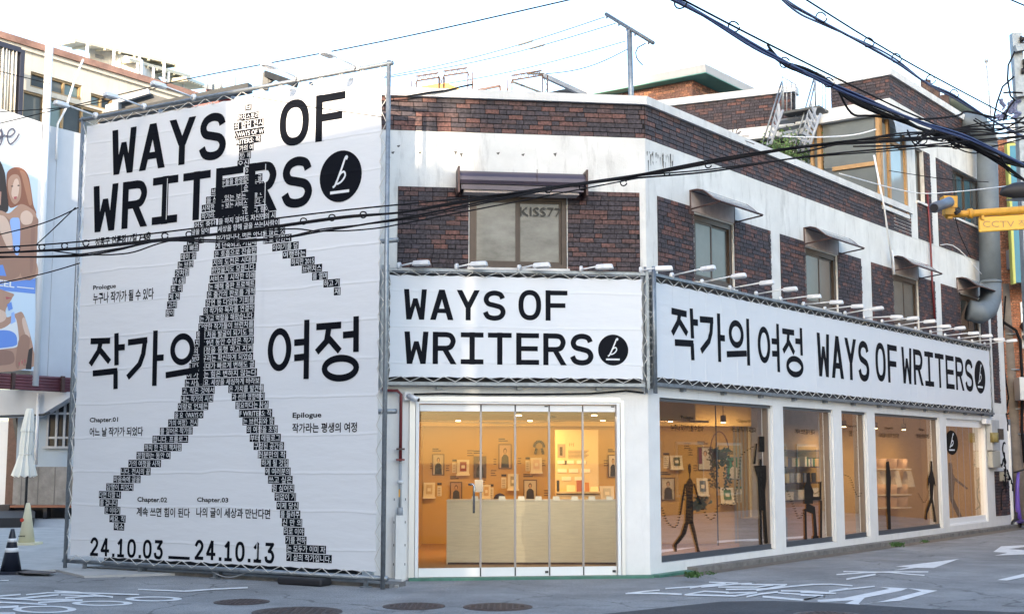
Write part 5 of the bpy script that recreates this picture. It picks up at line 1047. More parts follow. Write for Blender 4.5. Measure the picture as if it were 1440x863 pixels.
for x0, x1, y0, y1, c in [(783, 787, 675, 690, (.02, .02, .02)), (811, 819, 675, 690, (.35, .1, .05)), (823, 829, 678, 691, (.45, .18, .05)), (797, 809, 682, 692, (.75, .6, .4)), (830, 842, 684, 692, (.8, .65, .4))]:
    tb = thing('book', {783: 'black upright book at the left of the lit shelf', 811: 'dark red open book in the middle of the lit shelf', 823: 'orange book on the lit shelf beside the dark red one', 797: 'pale booklet lying open on the lit shelf', 830: 'cream booklet at the right of the lit shelf'}[x0], 'book', DF.W(DF.uz(x0, y1)[0], 1.05, -.1)); q = MB(); a = DF.uz(x0, y0); b = DF.uz(x1, y1); q.hexa([DF.W(a[0], 1.052, -.03), DF.W(b[0], 1.052, -.03), DF.W(b[0], a[1], -.1), DF.W(a[0], a[1], -.1), DF.W(a[0], 1.052, -.05), DF.W(b[0], 1.052, -.05), DF.W(b[0], a[1], -.12), DF.W(a[0], a[1], -.12)]); q.build('cover', flat('cover_%.2f_%.2f_%.2f' % c, c), tb)
# bookshelf in the second side window
def iq(x0, x1, y0, y1, out=0): return IB.uz(x0, y0, out)[0], IB.uz(x1, y1, out)[0]
t = thing('bookshelf', 'dark bookshelf seen through the second side window', 'bookshelf', IB.W(iq(1103, 1156, 650, 650)[0], .6, .0)); u0, u1 = iq(1100, 1158, 660, 660, .3); zs = [IB.uz(1130, y, .3)[1] for y in (633, 656.5, 679, 703)]
for z in zs: m_ = MB(); m_.box(IB, u0, u1, z-.012, z+.012, .002, .3); m_.build('shelf', DKB, t)
m_ = MB(); m_.box(IB, u0, u1, zs[0]+.012, zs[0]+.5, .002, .28); m_.build('top_cabinet', WALLY, t); m_ = MB(); m_.box(IB, u0, u1, .04, zs[3]-.02, .002, .28); m_.build('base_cabinet', mat('orange_ply', (.5, .27, .12), .6), t)
cols = [(.62, .40, .10), (.65, .6, .5), (.05, .05, .05), (.03, .16, .07), (.6, .45, .2), (.35, .12, .06), (.7, .68, .62), (.08, .1, .25)]
rnd = random.Random(9)
u = u0+.03; k = 0
while u < u1-.08:
    w = rnd.uniform(.05, .09); h = rnd.uniform(.15, .2); ci = rnd.randrange(8); tb = thing('book', ('ochre cream black green tan brown white navy'.split()[ci])+' upright book, '+('first second third fourth fifth sixth seventh eighth ninth tenth eleventh twelfth thirteenth fourteenth fifteenth sixteenth seventeenth eighteenth nineteenth twentieth'.split()+['last']*30)[k]+' from the left on the upper shelf', 'book', IB.W(u, zs[1]+.012, .2), 'books on the upper shelf'); m_ = MB(); m_.box(IB, u, u+w, zs[1]+.013, zs[1]+.013+h, .1, .27); c = cols[ci]; m_.build('cover', flat('cover_%.2f_%.2f_%.2f' % c, c), tb); u += w+.008+(.25 if k == 9 else 0); k += 1
for j, (x, c) in enumerate([(1105, (.7, .6, .3)), (1112, (.35, .4, .5)), (1121, (.6, .6, .62)), (1131, (.2, .25, .4)), (1143, (.05, .05, .06))]):
    a = IB.uz(x, 670, .25); tb = thing('book', ['yellow cover book facing out at the left of the middle shelf', 'blue grey cover book facing out on the middle shelf', 'white cover book facing out in the middle of the middle shelf', 'blue cover book facing out on the middle shelf', 'black cover book facing out at the right of the middle shelf'][j], 'book', IB.W(a[0], zs[2]+.013, .25)); m_ = MB(); m_.box(IB, a[0], a[0]+.16, zs[2]+.013, zs[2]+.2, .22, .245); m_.build('cover', flat('cover_%.2f_%.2f_%.2f' % c, c), tb)
for j, x in enumerate([1106, 1122, 1142]):
    a = IB.uz(x, 695, .25); tb = thing('storage_box', ['pale storage box at the left on the low shelf', 'pale storage box in the middle of the low shelf', 'pale storage box behind the seated window figure'][j], 'box', IB.W(a[0], zs[3]+.013, .2)); m_ = MB(); m_.box(IB, a[0], a[0]+.3, zs[3]+.013, zs[3]+.17+.03*j, .05, .26); m_.build('box', WHITEB, tb)
t = thing('low_bench', 'pale grey low block on the floor in the second side window', 'block', RT.W(4.4, .03, -.6)); m_ = MB(); m_.box(RT, 4.3, 5.2, .035, .62, -.9, -.45); m_.build('block', mat('grey_linen', (.33, .31, .28), .7), t)
# curtain-like column in windows, cups on the far wall
for j, (u0, u1) in enumerate([(7.6, 8.1), (9.3, 9.7)]):
    pass
rnd = random.Random(2)
names = ['upper', 'middle', 'lower', 'lowest']; cn = ['left', 'centre', 'right']
for r in range(4):
    for c in range(3):
        x = 1238+c*15; y = 652+r*18; a = IB.uz(x, y, .2)
        if r == 1: continue
        t = thing('paper_roll', f'pale round container, {cn[c]} one of the {names[r]} row seen through the fourth side window', 'container', IB.W(a[0], a[1], .2), 'containers on the far inner wall'); m_ = MB(); m_.tube([IB.W(a[0], a[1]-.1, .2), IB.W(a[0], a[1]+.12, .2)], [.12, .14], 14); m_.build('drum', mat('peach_paper', (.62, .42, .28), .6), t, True); m_ = MB(); m_.box(IB, a[0]-.2, a[0]+.2, a[1]-.13, a[1]-.105, .002, .36); m_.build('bracket_shelf', WHITEB, t)
for j, x in enumerate((1243, 1262, 1280)):
    a = IB.uz(x, 672, .25); t = thing('clear_bag', ['white bagged item left on the second row in the fourth side window', 'white bagged item in the middle of the second row', 'white bagged item right on the second row'][j], 'bag', IB.W(a[0], a[1], .25)); m_ = MB(); m_.hexa([IB.W(a[0]-.17, a[1]-.2, .30), IB.W(a[0]-.16, a[1]+.16, .22), IB.W(a[0]+.16, a[1]+.17, .22), IB.W(a[0]+.18, a[1]-.2, .30), IB.W(a[0]-.17, a[1]-.2, .1), IB.W(a[0]-.16, a[1]+.16, .16), IB.W(a[0]+.16, a[1]+.17, .16), IB.W(a[0]+.18, a[1]-.2, .1)]); m_.build('bag', mat('white_film', (.62, .60, .56), .4, var=.15, vscale=9), t)
def smooth3(P, sub):
    out = []; n = len(P)
    for i in range(n-1):
        p0 = P[max(i-1, 0)]; p1 = P[i]; p2 = P[i+1]; p3 = P[min(i+2, n-1)]
        for k in range(sub):
            t = k/sub; out.append(.5*((2*p1)+(-p0+p2)*t+(2*p0-5*p1+4*p2-p3)*t*t+(-p0+3*p1-3*p2+p3)*t**3))
    out.append(P[-1]); return out
# ================================================================= roof top things
def pole_at(t, name, p0, p1, r, m=STEEL, n=8): m_ = MB(); m_.tube([p0, p1], r, n); return m_.build(name, m, t, True)
# penthouse with green eaves
zt = 10.6
pc = atz(992, 90, zt); pl_ = atz(800, 127.5, zt); pd = (pc-pl_).normalized(); PHf = Fr(pc.xy, (pd.x, pd.y)); PHr = Fr(pc.xy, RT.d)
ph = thing('penthouse', 'roof top brick penthouse with white fascia and green soffit behind the front parapet', 'penthouse', (pc.x, pc.y, 6.3))
oh = .28; inn = Vector((*( -PHf.n*oh-PHr.n*.5), 0)); wc = pc+inn
WF = Fr(wc.xy, PHf.d); WR = Fr(wc.xy, RT.d); h0 = zt-.21
m_ = MB(); L0 = 9.0; L1 = 4.6
P = [PHf.W(-L0, 0), PHf.W(0, 0), PHr.W(L1, 0), PHr.W(L1, 0)+(PHf.W(-L0, 0)-PHf.W(0, 0))]
m_.poly3([Vector((p.x, p.y, h0+.02)) for p in P], (0, 0, .19)); recalc(m_.build('roof_slab', mat('white_fascia', (.42, .42, .42), .7, dirt=.3), ph))
m_ = MB(); m_.poly3([Vector((p.x, p.y, h0)) for p in P], (0, 0, .018)); recalc(m_.build('soffit', mat('green_soffit', (.10, .30, .25), .7, var=.1), ph))
m_ = MB(); m_.box(WF, -L0, 0, 6.3, h0-.001, -.2, -.008).box(WR, .21, L1, 6.3, h0-.001, -.2, -.008); m_.build('mortar_core', OMORT, ph)
lb_ = MB(); bricks(WF, -L0, -.001, 8.3, h0-.02, -.007, None, lb_); bricks(WR, .001, L1, 8.3, h0-.02, -.007, None, lb_)
o = lb_.build('brickwork', brick_mat('weathered_red_brick', (.16, .08, .06), (.40, .19, .11), (.28, .12, .08)), ph, kind='stuff')
# antenna mast
def roofpt(px, py, y): return aty(px, py, y)
b = roofpt(889, 136, 20.5); b.z = 6.3; tp = roofpt(885, 42, 20.5)
t = thing('antenna_mast', 'tall grey mast with a slanting crossbar on the roof corner', 'mast', b); pole_at(t, 'mast', b, tp, .045); c0, c1 = roofpt(852, 20, 20.9), roofpt(919, 61, 20.1); pole_at(t, 'crossbar', c0, c1, .032, mat('dark_grey_bar', (.10, .12, .15), .5))
for k in (.02, .28, .45, .62, .9): q = c0.lerp(c1, k); m_ = MB(); m_.tube([q, q+Vector((0, 0, -.07))], .014, 5); m_.build('clamp', DKB, t)
m_ = MB(); m_.tube(smooth_path([Vector(roofpt(x, y, 20.4)) for x, y in [(905, 62), (896, 68), (894, 78), (898, 86), (904, 92)]], 3) , .008, 5) if False else m_.tube([roofpt(x, y, 20.4) for x, y in [(908, 61), (897, 67), (894, 74), (895, 81), (899, 87), (904, 92)]], .010, 5); m_.build('loose_wire', CABLE, t)
for k, (a, bq, yy) in enumerate([((851, 24), (520, 112), 21), ((866, 33), (540, 110), 21), ((885, 68), (768, 104), 20.5), ((880, 58), (560, 128), 22)]):
    t = thing('aerial_wire', ['uppermost thin wire running left from the mast crossbar', 'second thin wire running left from the mast crossbar', 'wire from the mast down to the small roof frame', 'faint wire running left below the crossbar'][k], 'wire', roofpt(*a, yy), 'thin wires strung from the roof mast'); A, B = roofpt(*a, yy), roofpt(*bq, yy+(1 if k != 2 else 0))
    m_ = MB(); m_.tube([A.lerp(B, i/10)+Vector((0, 0, -.10*math.sin(math.pi*i/10))) for i in range(11)], .008, 4); m_.build('strand', mat('matt_grey_wire', (.06, .06, .065), .9, spec=.05), t)
    if k < 2: q = A.lerp(B, .33); m_ = MB(); m_.tube([A.lerp(B, .30)+Vector((0, 0, -.08)), A.lerp(B, .36)+Vector((0, 0, -.09))], .018, 5); m_.build('sleeve', DSTEEL, t)
# yellow tarp covered stack and truss frames behind the front parapet
yb = 21.5
t = thing('tarpaulin_stack', 'yellow tarpaulin over a stack on the roof behind the front parapet', 'tarpaulin', roofpt(620, 130, yb)); P_ = [roofpt(x, y, yb) for x, y in [(588, 128), (590, 122), (615, 117.5), (620, 118), (628, 116.5), (638, 121), (650, 127), (655, 132), (650, 135), (586, 135)]]
m_ = MB(); m_.poly3(P_, (0, 1.4, .12)); o = recalc(m_.build('tarpaulin', mat('yellow_tarp', (.85, .50, .03), .45, var=.12, vscale=6, bump=.5, bscale=8), t)); 
def truss(t, a, b, w=.10, n=9, m=STEEL):
    up = Vector((0, 0, 1)) if abs((b-a).normalized().z) < .8 else Vector((1, 0, 0)); d = (b-a); s = d.normalized().cross(Vector((0, 1, 0))).normalized()*w
    m_ = MB(); m_.bar(a, b, .022).bar(a+s, b+s, .022)
    for i in range(n): p = a+d*i/n; q = a+d*(i+1)/n; m_.bar(p+(s if i % 2 else s*0), q+(s*0 if i % 2 else s), .012)
    m_.build('lattice_beam', m, t)
RUST = mat('rusty_steel', (.10, .06, .045), .7, .3, var=.4, vscale=9)
for lb, pts in [('lattice steel frame left of the yellow tarpaulin on the roof', [(586, 128), (586, 114), (618, 109), (618, 128)]), ('taller lattice steel frame right of the yellow tarpaulin on the roof', [(624, 120), (624, 107), (658, 102), (658, 128)]), ('low rusty lattice frame near the middle of the front parapet', [(720, 130), (720, 113), (763, 106), (764, 132)])]:
    Q = [roofpt(x, y, 20.6) for x, y in pts]; Q[0].z = 6.3; Q[3].z = 6.3; t = thing('lattice_frame', lb, 'lattice frame', Q[0], 'lattice frames standing on the roof')
    for a, b in zip(Q, Q[1:]): truss(t, a, b, .08, 8, RUST if pts[0][0] != 720 else RUST)
t = thing('steel_prop', 'slim bent grey bar frame on the roof left of the low lattice frame', 'bar', roofpt(672, 130, 20)); A, B, C_ = roofpt(672, 127, 20), roofpt(703, 121, 20), roofpt(704, 132, 20); m_ = MB(); m_.bar(A, B, .035).bar(B, C_, .035); m_.build('bar', DKB, t)
t = thing('roof_canopy', 'dark sloping canopy with pale edge beam behind the parapet', 'canopy', roofpt(790, 130, 20.8)); A = [roofpt(x, y, 20.8) for x, y in [(763, 107), (822, 134), (770, 134), (765, 131)]]; 
m_ = MB(); m_.bar(roofpt(763, 106, 20.8), roofpt(824, 134, 21.2), .07); m_.build('edge_beam', GREYP, t); m_ = MB(); m_.poly3([roofpt(x, y, 21.2) for x, y in [(766, 131), (795, 125), (800, 126), (822, 135), (766, 135)]], (0, 1.5, 0)); recalc(m_.build('cover', DSTEEL, t)); m_ = MB(); m_.bar(roofpt(720, 115, 20.8), roofpt(763, 131, 20.8), .03).bar(roofpt(741, 104, 20.8), roofpt(765, 104, 20.8), .03); m_.build('strut', DSTEEL, t)
# steel stairs up to the higher roof
def lw(px, py, o=.6): return LW.P(px, py, o)
for lb, rails in [('left of the two steep steel roof ladders', [((1071, 206), (1098, 119)), ((1077, 208), (1101, 122)), ((1084, 203), (1101, 155))]), ('right of the two steep steel roof ladders, against the bay window', [((1116, 211), (1143, 116)), ((1123, 213), (1146, 118)), ((1129, 212), (1147, 152)), ((1137, 210), (1154, 160))])]:
    t = thing('roof_ladder', lb, 'ladder', lw(*rails[0][0]), 'steel ladders to the upper roof'); ps = [(lw(*a, .7+.12*k), lw(*b, .5+.12*k)) for k, (a, b) in enumerate(rails)]
    for k, (a, b) in enumerate(ps): pole_at(t, 'handrail' if k < 2 else 'stringer', a, b, .018 if k < 2 else .03, STEEL if k < 2 else GREYP, 6)
    m_ = MB(); a0, b0 = ps[0]; a1, b1 = ps[1]
    m_.tube([b0, b0.lerp(b1, .5)+Vector((0, 0, .08)), b1, lw(rails[1][1][0]+1, rails[1][1][1]+36, .6)], .018, 6); m_.build('rail_loop', STEEL, t, True)
    for i in range(7):
        f = .05+i*.11; m_ = MB(); m_.bar(a1.lerp(b1, f)+Vector((0, -.03, -.5*0)), ps[-1][0].lerp(ps[-1][1], f+.05), .02, .05); m_.build('rung', GREYP, t)
t = thing('stair_landing', 'dark sheet landing and steps between the two steel roof ladders', 'landing', lw(1130, 155)); 
m_ = MB(); m_.poly3([lw(x, y, o_) for x, y, o_ in [(1100, 157, .75), (1152, 148, .75), (1165, 156, .2), (1115, 166, .2)]], (0, 0, -.05)); recalc(m_.build('landing_sheet', DSTEEL, t))
for k, (x0, y0, x1, y1) in enumerate([(1096, 172, 1146, 163), (1094, 183, 1142, 173), (1098, 195, 1138, 188), (1100, 208, 1134, 203)]): m_ = MB(); m_.bar(lw(x0, y0, .3), lw(x1, y1, .3), .3, .035); m_.build('step', GREYP, t)
for lb, pts in [('thin upright railing beside the left roof ladder', [(1100, 108), (1119, 119)]), ('thin upright railing beside the right roof ladder', [(1147, 101), (1161, 108)])]:
    t = thing('roof_railing', lb, 'railing', lw(pts[0][0], 160)); (x0, y0), (x1, y1) = pts
    for k in range(4): x = x0+(x1-x0)*k/3; y = y0+(y1-y0)*k/3; pole_at(t, 'baluster', lw(x, y, .5), lw(x, y+48, .5), .012, GREYP, 5)
    pole_at(t, 'top_rail', lw(x0, y0, .5), lw(x1, y1, .5), .012, GREYP, 5)
t = thing('corrugated_sheet', 'pale yellow corrugated sheet under the upper parapet', 'sheet', LW.P(1030, 190, .1)); m_ = MB(); y0_ = LW.P(1020, 190, .1); a, b = LW.uz(1012, 190, .1)[0], LW.uz(1068, 190, .1)[0]
n = 14
for i in range(n): m_.box(LW, a+(b-a)*i/n, a+(b-a)*(i+.55)/n, 6.9, 8.12, .05, .10)
m_.box(LW, a, b, 6.9, 8.12, .02, .05); m_.build('corrugation', mat('yellow_corrugated', (.62, .50, .20), .5, var=.15, vscale=5), t)
t = thing('roof_shrub', 'green shrub growing on the roof edge between the steel ladders', 'shrub', RT.W(6.6, 6.3, -.5)); c0 = lw(1103, 208, .5); m_ = MB(); rnd = random.Random(11)
for i in range(900):
    k = rnd.random(); cx = rnd.gauss(0, .22); b = c0+Vector((cx+.4*(rnd.random() < .3), rnd.gauss(0, .2), abs(rnd.gauss(0, .24))-.25-(.25 if cx > .3 else 0))); d = Vector((rnd.uniform(-1, 1), rnd.uniform(-1, 1), rnd.uniform(-.5, 1))).normalized()*.07; w = d.cross(Vector((rnd.random(), 1, .1))).normalized()*.02
    m_.add([b, b+d*.5+w, b+d, b+d*.5-w], [(0, 1, 2, 3)])
m_.build('foliage', mat('shrub_leaf', (.09, .16, .05), .6, var=.5, vscale=20), t); m_ = MB()
for i in range(6): m_.tube([c0+Vector((rnd.uniform(-.1, .1), 0, -.6)), c0+Vector((rnd.uniform(-.3, .3), rnd.uniform(-.1, .1), .1))], .012, 4)
m_.build('stem', DKB, t)
t = thing('dry_stems', 'bare tangled stems above the side parapet cap', 'dry plant', RT.W(3.2, 6.7, -.1)); c0 = RT.P(1030, 205, -.1); m_ = MB()
for i in range(12): e = Vector((rnd.gauss(0, .18), rnd.gauss(0, .08), abs(rnd.gauss(.1, .15)))); m_.tube([c0+Vector((rnd.uniform(-.05, .05), 0, -.12)), c0+e*.5+Vector((0, 0, .08)), c0+e], .008, 4)
m_.build('stem', DKB, t)
# small rust coloured vent covers along the upper parapet
for i, (x, y) in enumerate([(1302, 121), (1315, 131), (1328, 142)]):
    p = RT.P(x, y, -.5); t = thing('roof_vent', ['first rusty vent behind the upper side parapet', 'middle rusty vent behind the upper side parapet', 'last rusty vent beside the dark roof pipe'][i], 'vent', p); m_ = MB(); m_.tube([p+Vector((0, 0, -.4)), p+Vector((0, 0, .12))], .12, 8); m_.build('pipe', RUST, t, True)
t = thing('roof_pipe', 'dark green sloping roll behind the far end of the upper parapet', 'pipe', RT.P(1340, 150, -.5)); m_ = MB(); m_.tube([RT.P(1333, 141, -.5), RT.P(1378, 172, -.3)], .2, 10); m_.build('roll', mat('dark_green_roll', (.05, .07, .06), .6), t, True)

# ================================================================= big ventilation duct
DO = .35
t = thing('ventilation_duct', 'large grey steel ventilation duct climbing the far end of the corner building', 'duct', RT.W(15.4, 4, DO)); r_ = .235
q = lambda x, y, o_=DO: RT.P(x, y, o_)
top = [q(1346, 176, -.3), q(1358, 172, .0), q(1372, 174), q(1384, 186), q(1388, 205)]
body = [q(1388, 205), q(1390, 300), q(1393, 395), q(1393, 420), q(1388, 434), q(1378, 440), q(1362, 436, .15)]
for nm, pts in (('elbow', top), ('riser', body[:3]), ('elbow', body[2:])):
    m_ = MB(); m_.tube(pts, r_, 18); m_.build(nm, DUCTM, t, True)
for y in (205, 300, 395): p = q(1388+(y-205)/40, y); m_ = MB(); m_.tube([p, p+Vector((0, 0, -.05))], r_+.012, 18); m_.build('seam_band', DUCTM, t, True)
# thin red drain pipe and poles on the side front
t = thing('downpipe', 'thin dark red pipe down the far pilaster of the side front', 'pipe', RT.W(11.4, 4.2, .06)); m_ = MB(); m_.tube([RT.P(x, y, .05) for x, y in [(1304, 270), (1308, 330), (1311, 400), (1315, 452)]], .022, 6); m_.build('pipe', REDP, t, True)
t = thing('flag_pole', 'thin white bracket pole between two side awnings', 'pole', RT.W(8.6, 5.5, .1)); m_ = MB(); m_.tube([RT.P(x, y, .12) for x, y in [(1229, 218), (1243, 290), (1255, 372)]], .02, 6); m_.tube([RT.P(1254, 352, .12), RT.P(1257, 386, .12)], .03, 6); m_.build('pole', LAMPW, t, True)

# ================================================================= things at the right end
OB = Fr(RT.W(17.3, 0, .0).xy, (1, -.05)); 
t = thing('brick_building', 'orange brick building beyond the grey duct at the right', 'building', OB.W(0, 0, 0)); obx = OB
m_ = MB(); a, b = -1.2, 9.0; zt_ = obx.uz(1400, 196)[1]; m_.box(obx, a, b, 0, zt_, -6, -.01); m_.build('wall', OMORT, t)
lo_ = MB(); lst = []; bricks(obx, obx.uz(1385, 300)[0], obx.uz(1445, 300)[0], 2.2, zt_-.02, -.009, None, lo_, bl=.19, bh=.057); lo_.build('brickwork', OBRICK, t, kind='stuff')
wz = obx.uz(1430, 445)[1], obx.uz(1430, 415)[1]; wu = obx.uz(1434, 430)[0]
m_ = MB(); m_.box(obx, wu, wu+.9, obx.uz(1430, 490)[1], obx.uz(1430, 425)[1], .0, .06); w_ = m_.build('window', ALU, t); m_ = MB(); m_.box(obx, wu+.06, wu+.84, obx.uz(1430, 486)[1], obx.uz(1430, 429)[1], .061, .07); m_.build('pane', GGLASS, w_)
# blue and yellow sign beside it
t = thing('shop_sign', 'tall blue sign board with yellow edge at the right picture edge', 'sign', obx.W(obx.uz(1425, 300, .9)[0], 4.5, .9)); a = obx.uz(1424, 300, .9); m_ = MB(); z0_, z1_ = obx.uz(1430, 397, .9)[1], obx.uz(1430, 205, .9)[1]; m_.box(obx, a[0], a[0]+1.4, z0_, z1_, .7, .9); m_.build('board', mat('turquoise_board', (.015, .17, .28), .4, var=.1), t); m_ = MB(); m_.box(obx, a[0]-.06, a[0]-.001, z0_-.03, z1_+.06, .7, .91).box(obx, a[0], a[0]+1.4, z1_+.002, z1_+.06, .7, .905); m_.build('edge', mat('lime_edge', (.42, .46, .12), .5), t)
t = thing('white_sign', 'pale box sign above the orange brick wall', 'sign', obx.W(obx.uz(1424, 180, .7)[0], 7, .7)); m_ = MB(); a = obx.uz(1419, 180, .7)[0]; m_.box(obx, a, a+1.4, obx.uz(1430, 200, .7)[1], obx.uz(1430, 172, .7)[1], .5, .7); m_.build('box', PAINTC, t)
t = thing('wall_box', 'small grey cabinet hanging on the orange brick wall', 'cabinet', obx.W(obx.uz(1427, 370, .5)[0], 5, .5)); a = obx.uz(1425, 370, .5)[0]; m_ = MB(); m_.box(obx, a, a+.32, obx.uz(1430, 375, .5)[1], obx.uz(1430, 348, .5)[1], .0, .5); m_.build('box', GREYP, t)
t = thing('air_conditioner', 'grey air conditioner box on the brick wall behind the concrete pole', 'air conditioner', obx.W(obx.uz(1436, 540, .6)[0], 3, .6)); a = obx.uz(1434, 540, .6)[0]; m_ = MB(); m_.box(obx, a, a+.8, obx.uz(1430, 562, .6)[1], obx.uz(1430, 530, .6)[1], .2, .6); m_.build('casing', ALU, t)
# concrete pole
pp = G(1437, 738); 
def pt_(x, y): return aty(x, y, pp.y)
t = thing('utility_pole', 'leaning concrete pole in front of the orange brick wall', 'utility pole', pp)
m_ = MB(); m_.tube([pp, pt_(1427, 640), pt_(1420, 520), pt_(1412, 400)], [.19, .175, .16, .145], 14); m_.build('shaft', mat('pole_concrete', (.20, .17, .145), .85, var=.25, vscale=4, bump=.4, dirt=.4), t, True)
for y in (470, 520, 575, 610): x = 1412+(y-400)*.1; p = pt_(x, y); m_ = MB(); m_.tube([p+Vector((0, 0, -.02)), p+Vector((0, 0, .02))], .185, 12); m_.build('steel_band', STEEL, t, True)
m_ = MB(); m_.tube([pt_(x, y)+Vector((0, -.3, 0)) for x, y in [(1405, 455), (1413, 460), (1422, 466), (1428, 480), (1431, 540), (1430, 600), (1434, 650)]], .035, 6); m_.tube([pt_(x, y)+Vector((0, -.28, 0)) for x, y in [(1408, 418), (1404, 470), (1406, 520), (1412, 560), (1405, 600)]], .02, 6); m_.build('strapped_cable', CABLE, t, True)
for x, y, s in [(1426, 463, .2), (1428, 478, .16)]: p = pt_(x, y)+Vector((.1, -.3, 0)); m_ = MB(); m_.tube([p, p+Vector((.2, 0, .1))], [s*.6, s*.8], 8); m_.build('junction', BLACK, t, True)
# tall steel pole with fittings, upper right corner
yy = 20.5
t = thing('steel_utility_pole', 'grey steel pole top with insulators at the upper right corner', 'utility pole', (aty(1450, 700, yy).x, yy, 0)); a = aty(1446, 820, yy); a.z = 0
m_ = MB(); m_.bar(a+Vector((.2, 0, 0)), aty(1437, 190, yy), .16); m_.bar(aty(1437, 190, yy), aty(1428, 48, yy), .13, .16); m_.build('shaft', STEEL, t)
for y in (66, 130): m_ = MB(); m_.bar(aty(1427, y+3, yy-.15), aty(1470, y-4, yy-.15), .11); m_.build('cross_arm', STEEL, t)
for x, y in [(1435, 55), (1436, 62), (1439, 87), (1440, 94), (1437, 100)]: p = aty(x, y, yy-.1); m_ = MB(); m_.tube([p, p+Vector((.1, 0, 0))], [.05, .03], 8); m_.build('insulator', BLACK, t, True)
for pts in [[(1427, 73), (1418, 92), (1417, 112), (1421, 135), (1428, 142)], [(1426, 108), (1410, 122), (1402, 145), (1398, 165), (1397, 190)], [(1427, 141), (1418, 152), (1411, 170)], [(1411, 131), (1420, 130), (1438, 131)]]:
    m_ = MB(); m_.tube([aty(x, y, yy-.2) for x, y in pts], .016, 5); m_.build('jumper_wire', CABLE, t, True)
m_ = MB()
for i in range(26): p = aty(1413+rnd.uniform(-8, 18), 155+rnd.uniform(-14, 12), yy-.1); m_.tube([p, p+Vector((rnd.uniform(-.1, .1), 0, rnd.uniform(-.1, .1)))], .035, 5)
m_.build('cable_clamps', mat('blue_grey_clamps', (.12, .14, .25), .5), t)
t = thing('whip_antenna', 'thin upright rod antenna standing beyond the duct', 'antenna', q(1395, 180)); m_ = MB(); m_.tube([aty(1394, 170, 27), aty(1387, 86, 27)], .018, 6); m_.tube([aty(1387, 88, 27), aty(1387, 84, 27)], .04, 6); m_.build('rod', GREYP, t, True)
# yellow camera arm with sign
yc = 13.0
t = thing('pole_camera', 'yellow pipe arm reaching in from the right with a grey camera on a yellow box', 'camera arm', aty(1470, 300, yc)); A = lambda x, y, d=0: aty(x, y, yc+d)
m_ = MB(); m_.tube([A(1329, 302), A(1362, 300.5), A(1470, 293)], [.036, .038, .045], 10); m_.tube([A(1361, 300.5), A(1367, 300.2)], .054, 10); m_.build('arm', YEL, t, True)
m_ = MB(); m_.bar(A(1334, 293), A(1334, 277), .13, .14); m_.bar(A(1334, 302.5), A(1334, 293), .10, .10); m_.bar(A(1335, 308), A(1335, 302), .05, .05); m_.build('camera_box', YEL, t)
CAMG = mat('camera_grey', (.10, .12, .16), .4)
m_ = MB(); m_.tube([A(1335, 284, -.12), A(1324, 288, -.25), A(1314, 292, -.4)], [.055, .05, .055], 12); m_.build('camera_barrel', CAMG, t, True); m_ = MB(); m_.tube([A(1314, 292, -.405), A(1313.4, 292.2, -.42)], .04, 12); m_.build('lens', BLACK, t)
m_ = MB(); m_.tube([A(1345, 296, -.06), A(1348, 300, -.06)], .035, 8); m_.tube([A(1345, 290), A(1350, 294), A(1352, 300)], .012, 5); m_.build('cable_gland', BLACK, t)
for x, y in [(1381, 303), (1478, 297)]: m_ = MB(); m_.bar(A(x, y-3), A(x, y+6), .05, .03); m_.build('hanger', YEL, t)
S0, S1 = aty(1377, 315, yc), aty(1480, 308, yc); SF = Fr(S0.xy, (S1.x-S0.x, S1.y-S0.y)); t2 = thing('camera_sign', 'yellow CCTV notice board hanging under the camera arm', 'sign', S0); L_ = (S1-S0).length
za, zb = S0.z-.085, S0.z+.075
m_ = MB(); m_.hexa([Vector((SF.W(0, 0, 0).x, SF.W(0, 0, 0).y, za)), Vector((SF.W(L_, 0).x, SF.W(L_, 0).y, za+.05)), Vector((SF.W(L_, 0).x, SF.W(L_, 0).y, zb+.05)), Vector((SF.W(0, 0).x, SF.W(0, 0).y, zb))]+[p+Vector((0, .04, 0)) for p in [Vector((SF.W(0, 0, 0).x, SF.W(0, 0, 0).y, za)), Vector((SF.W(L_, 0).x, SF.W(L_, 0).y, za+.05)), Vector((SF.W(L_, 0).x, SF.W(L_, 0).y, zb+.05)), Vector((SF.W(0, 0).x, SF.W(0, 0).y, zb))]]); bo = recalc(m_.build('board', YELS, t2)); bv = bo.modifiers.new('round', 'BEVEL'); bv.width = .012; bv.segments = 2
text('CCTV 작동중', SF, .035, L_-.02, za+.045, zb-.03, .004, flat('faded_sign_print', (.42, .24, .10)), t2)
# street lamp head
t = thing('street_lamp', 'dark oval street lamp head at the right edge above the sign', 'street lamp', aty(1470, 275, 13.5)); p = aty(1432, 274, 13.5); m_ = MB(); pts = [p+Vector((x, 0, z)) for x, z in [(-.20, 0), (-.16, .03), (-.05, .045), (.15, .05), (.4, .05)]]
m_.tube(pts, [.01, .05, .085, .10, .11], 14); h = m_.build('head', BLACK, t, True); h.scale = (1, 1.6, 1) if False else (1, 1, 1); m_ = MB(); m_.face([p+Vector((x, y_, -.052)) for x, y_ in ell(.02, 0, .16, .09, 16)]); m_.build('lens', GREYP, t)
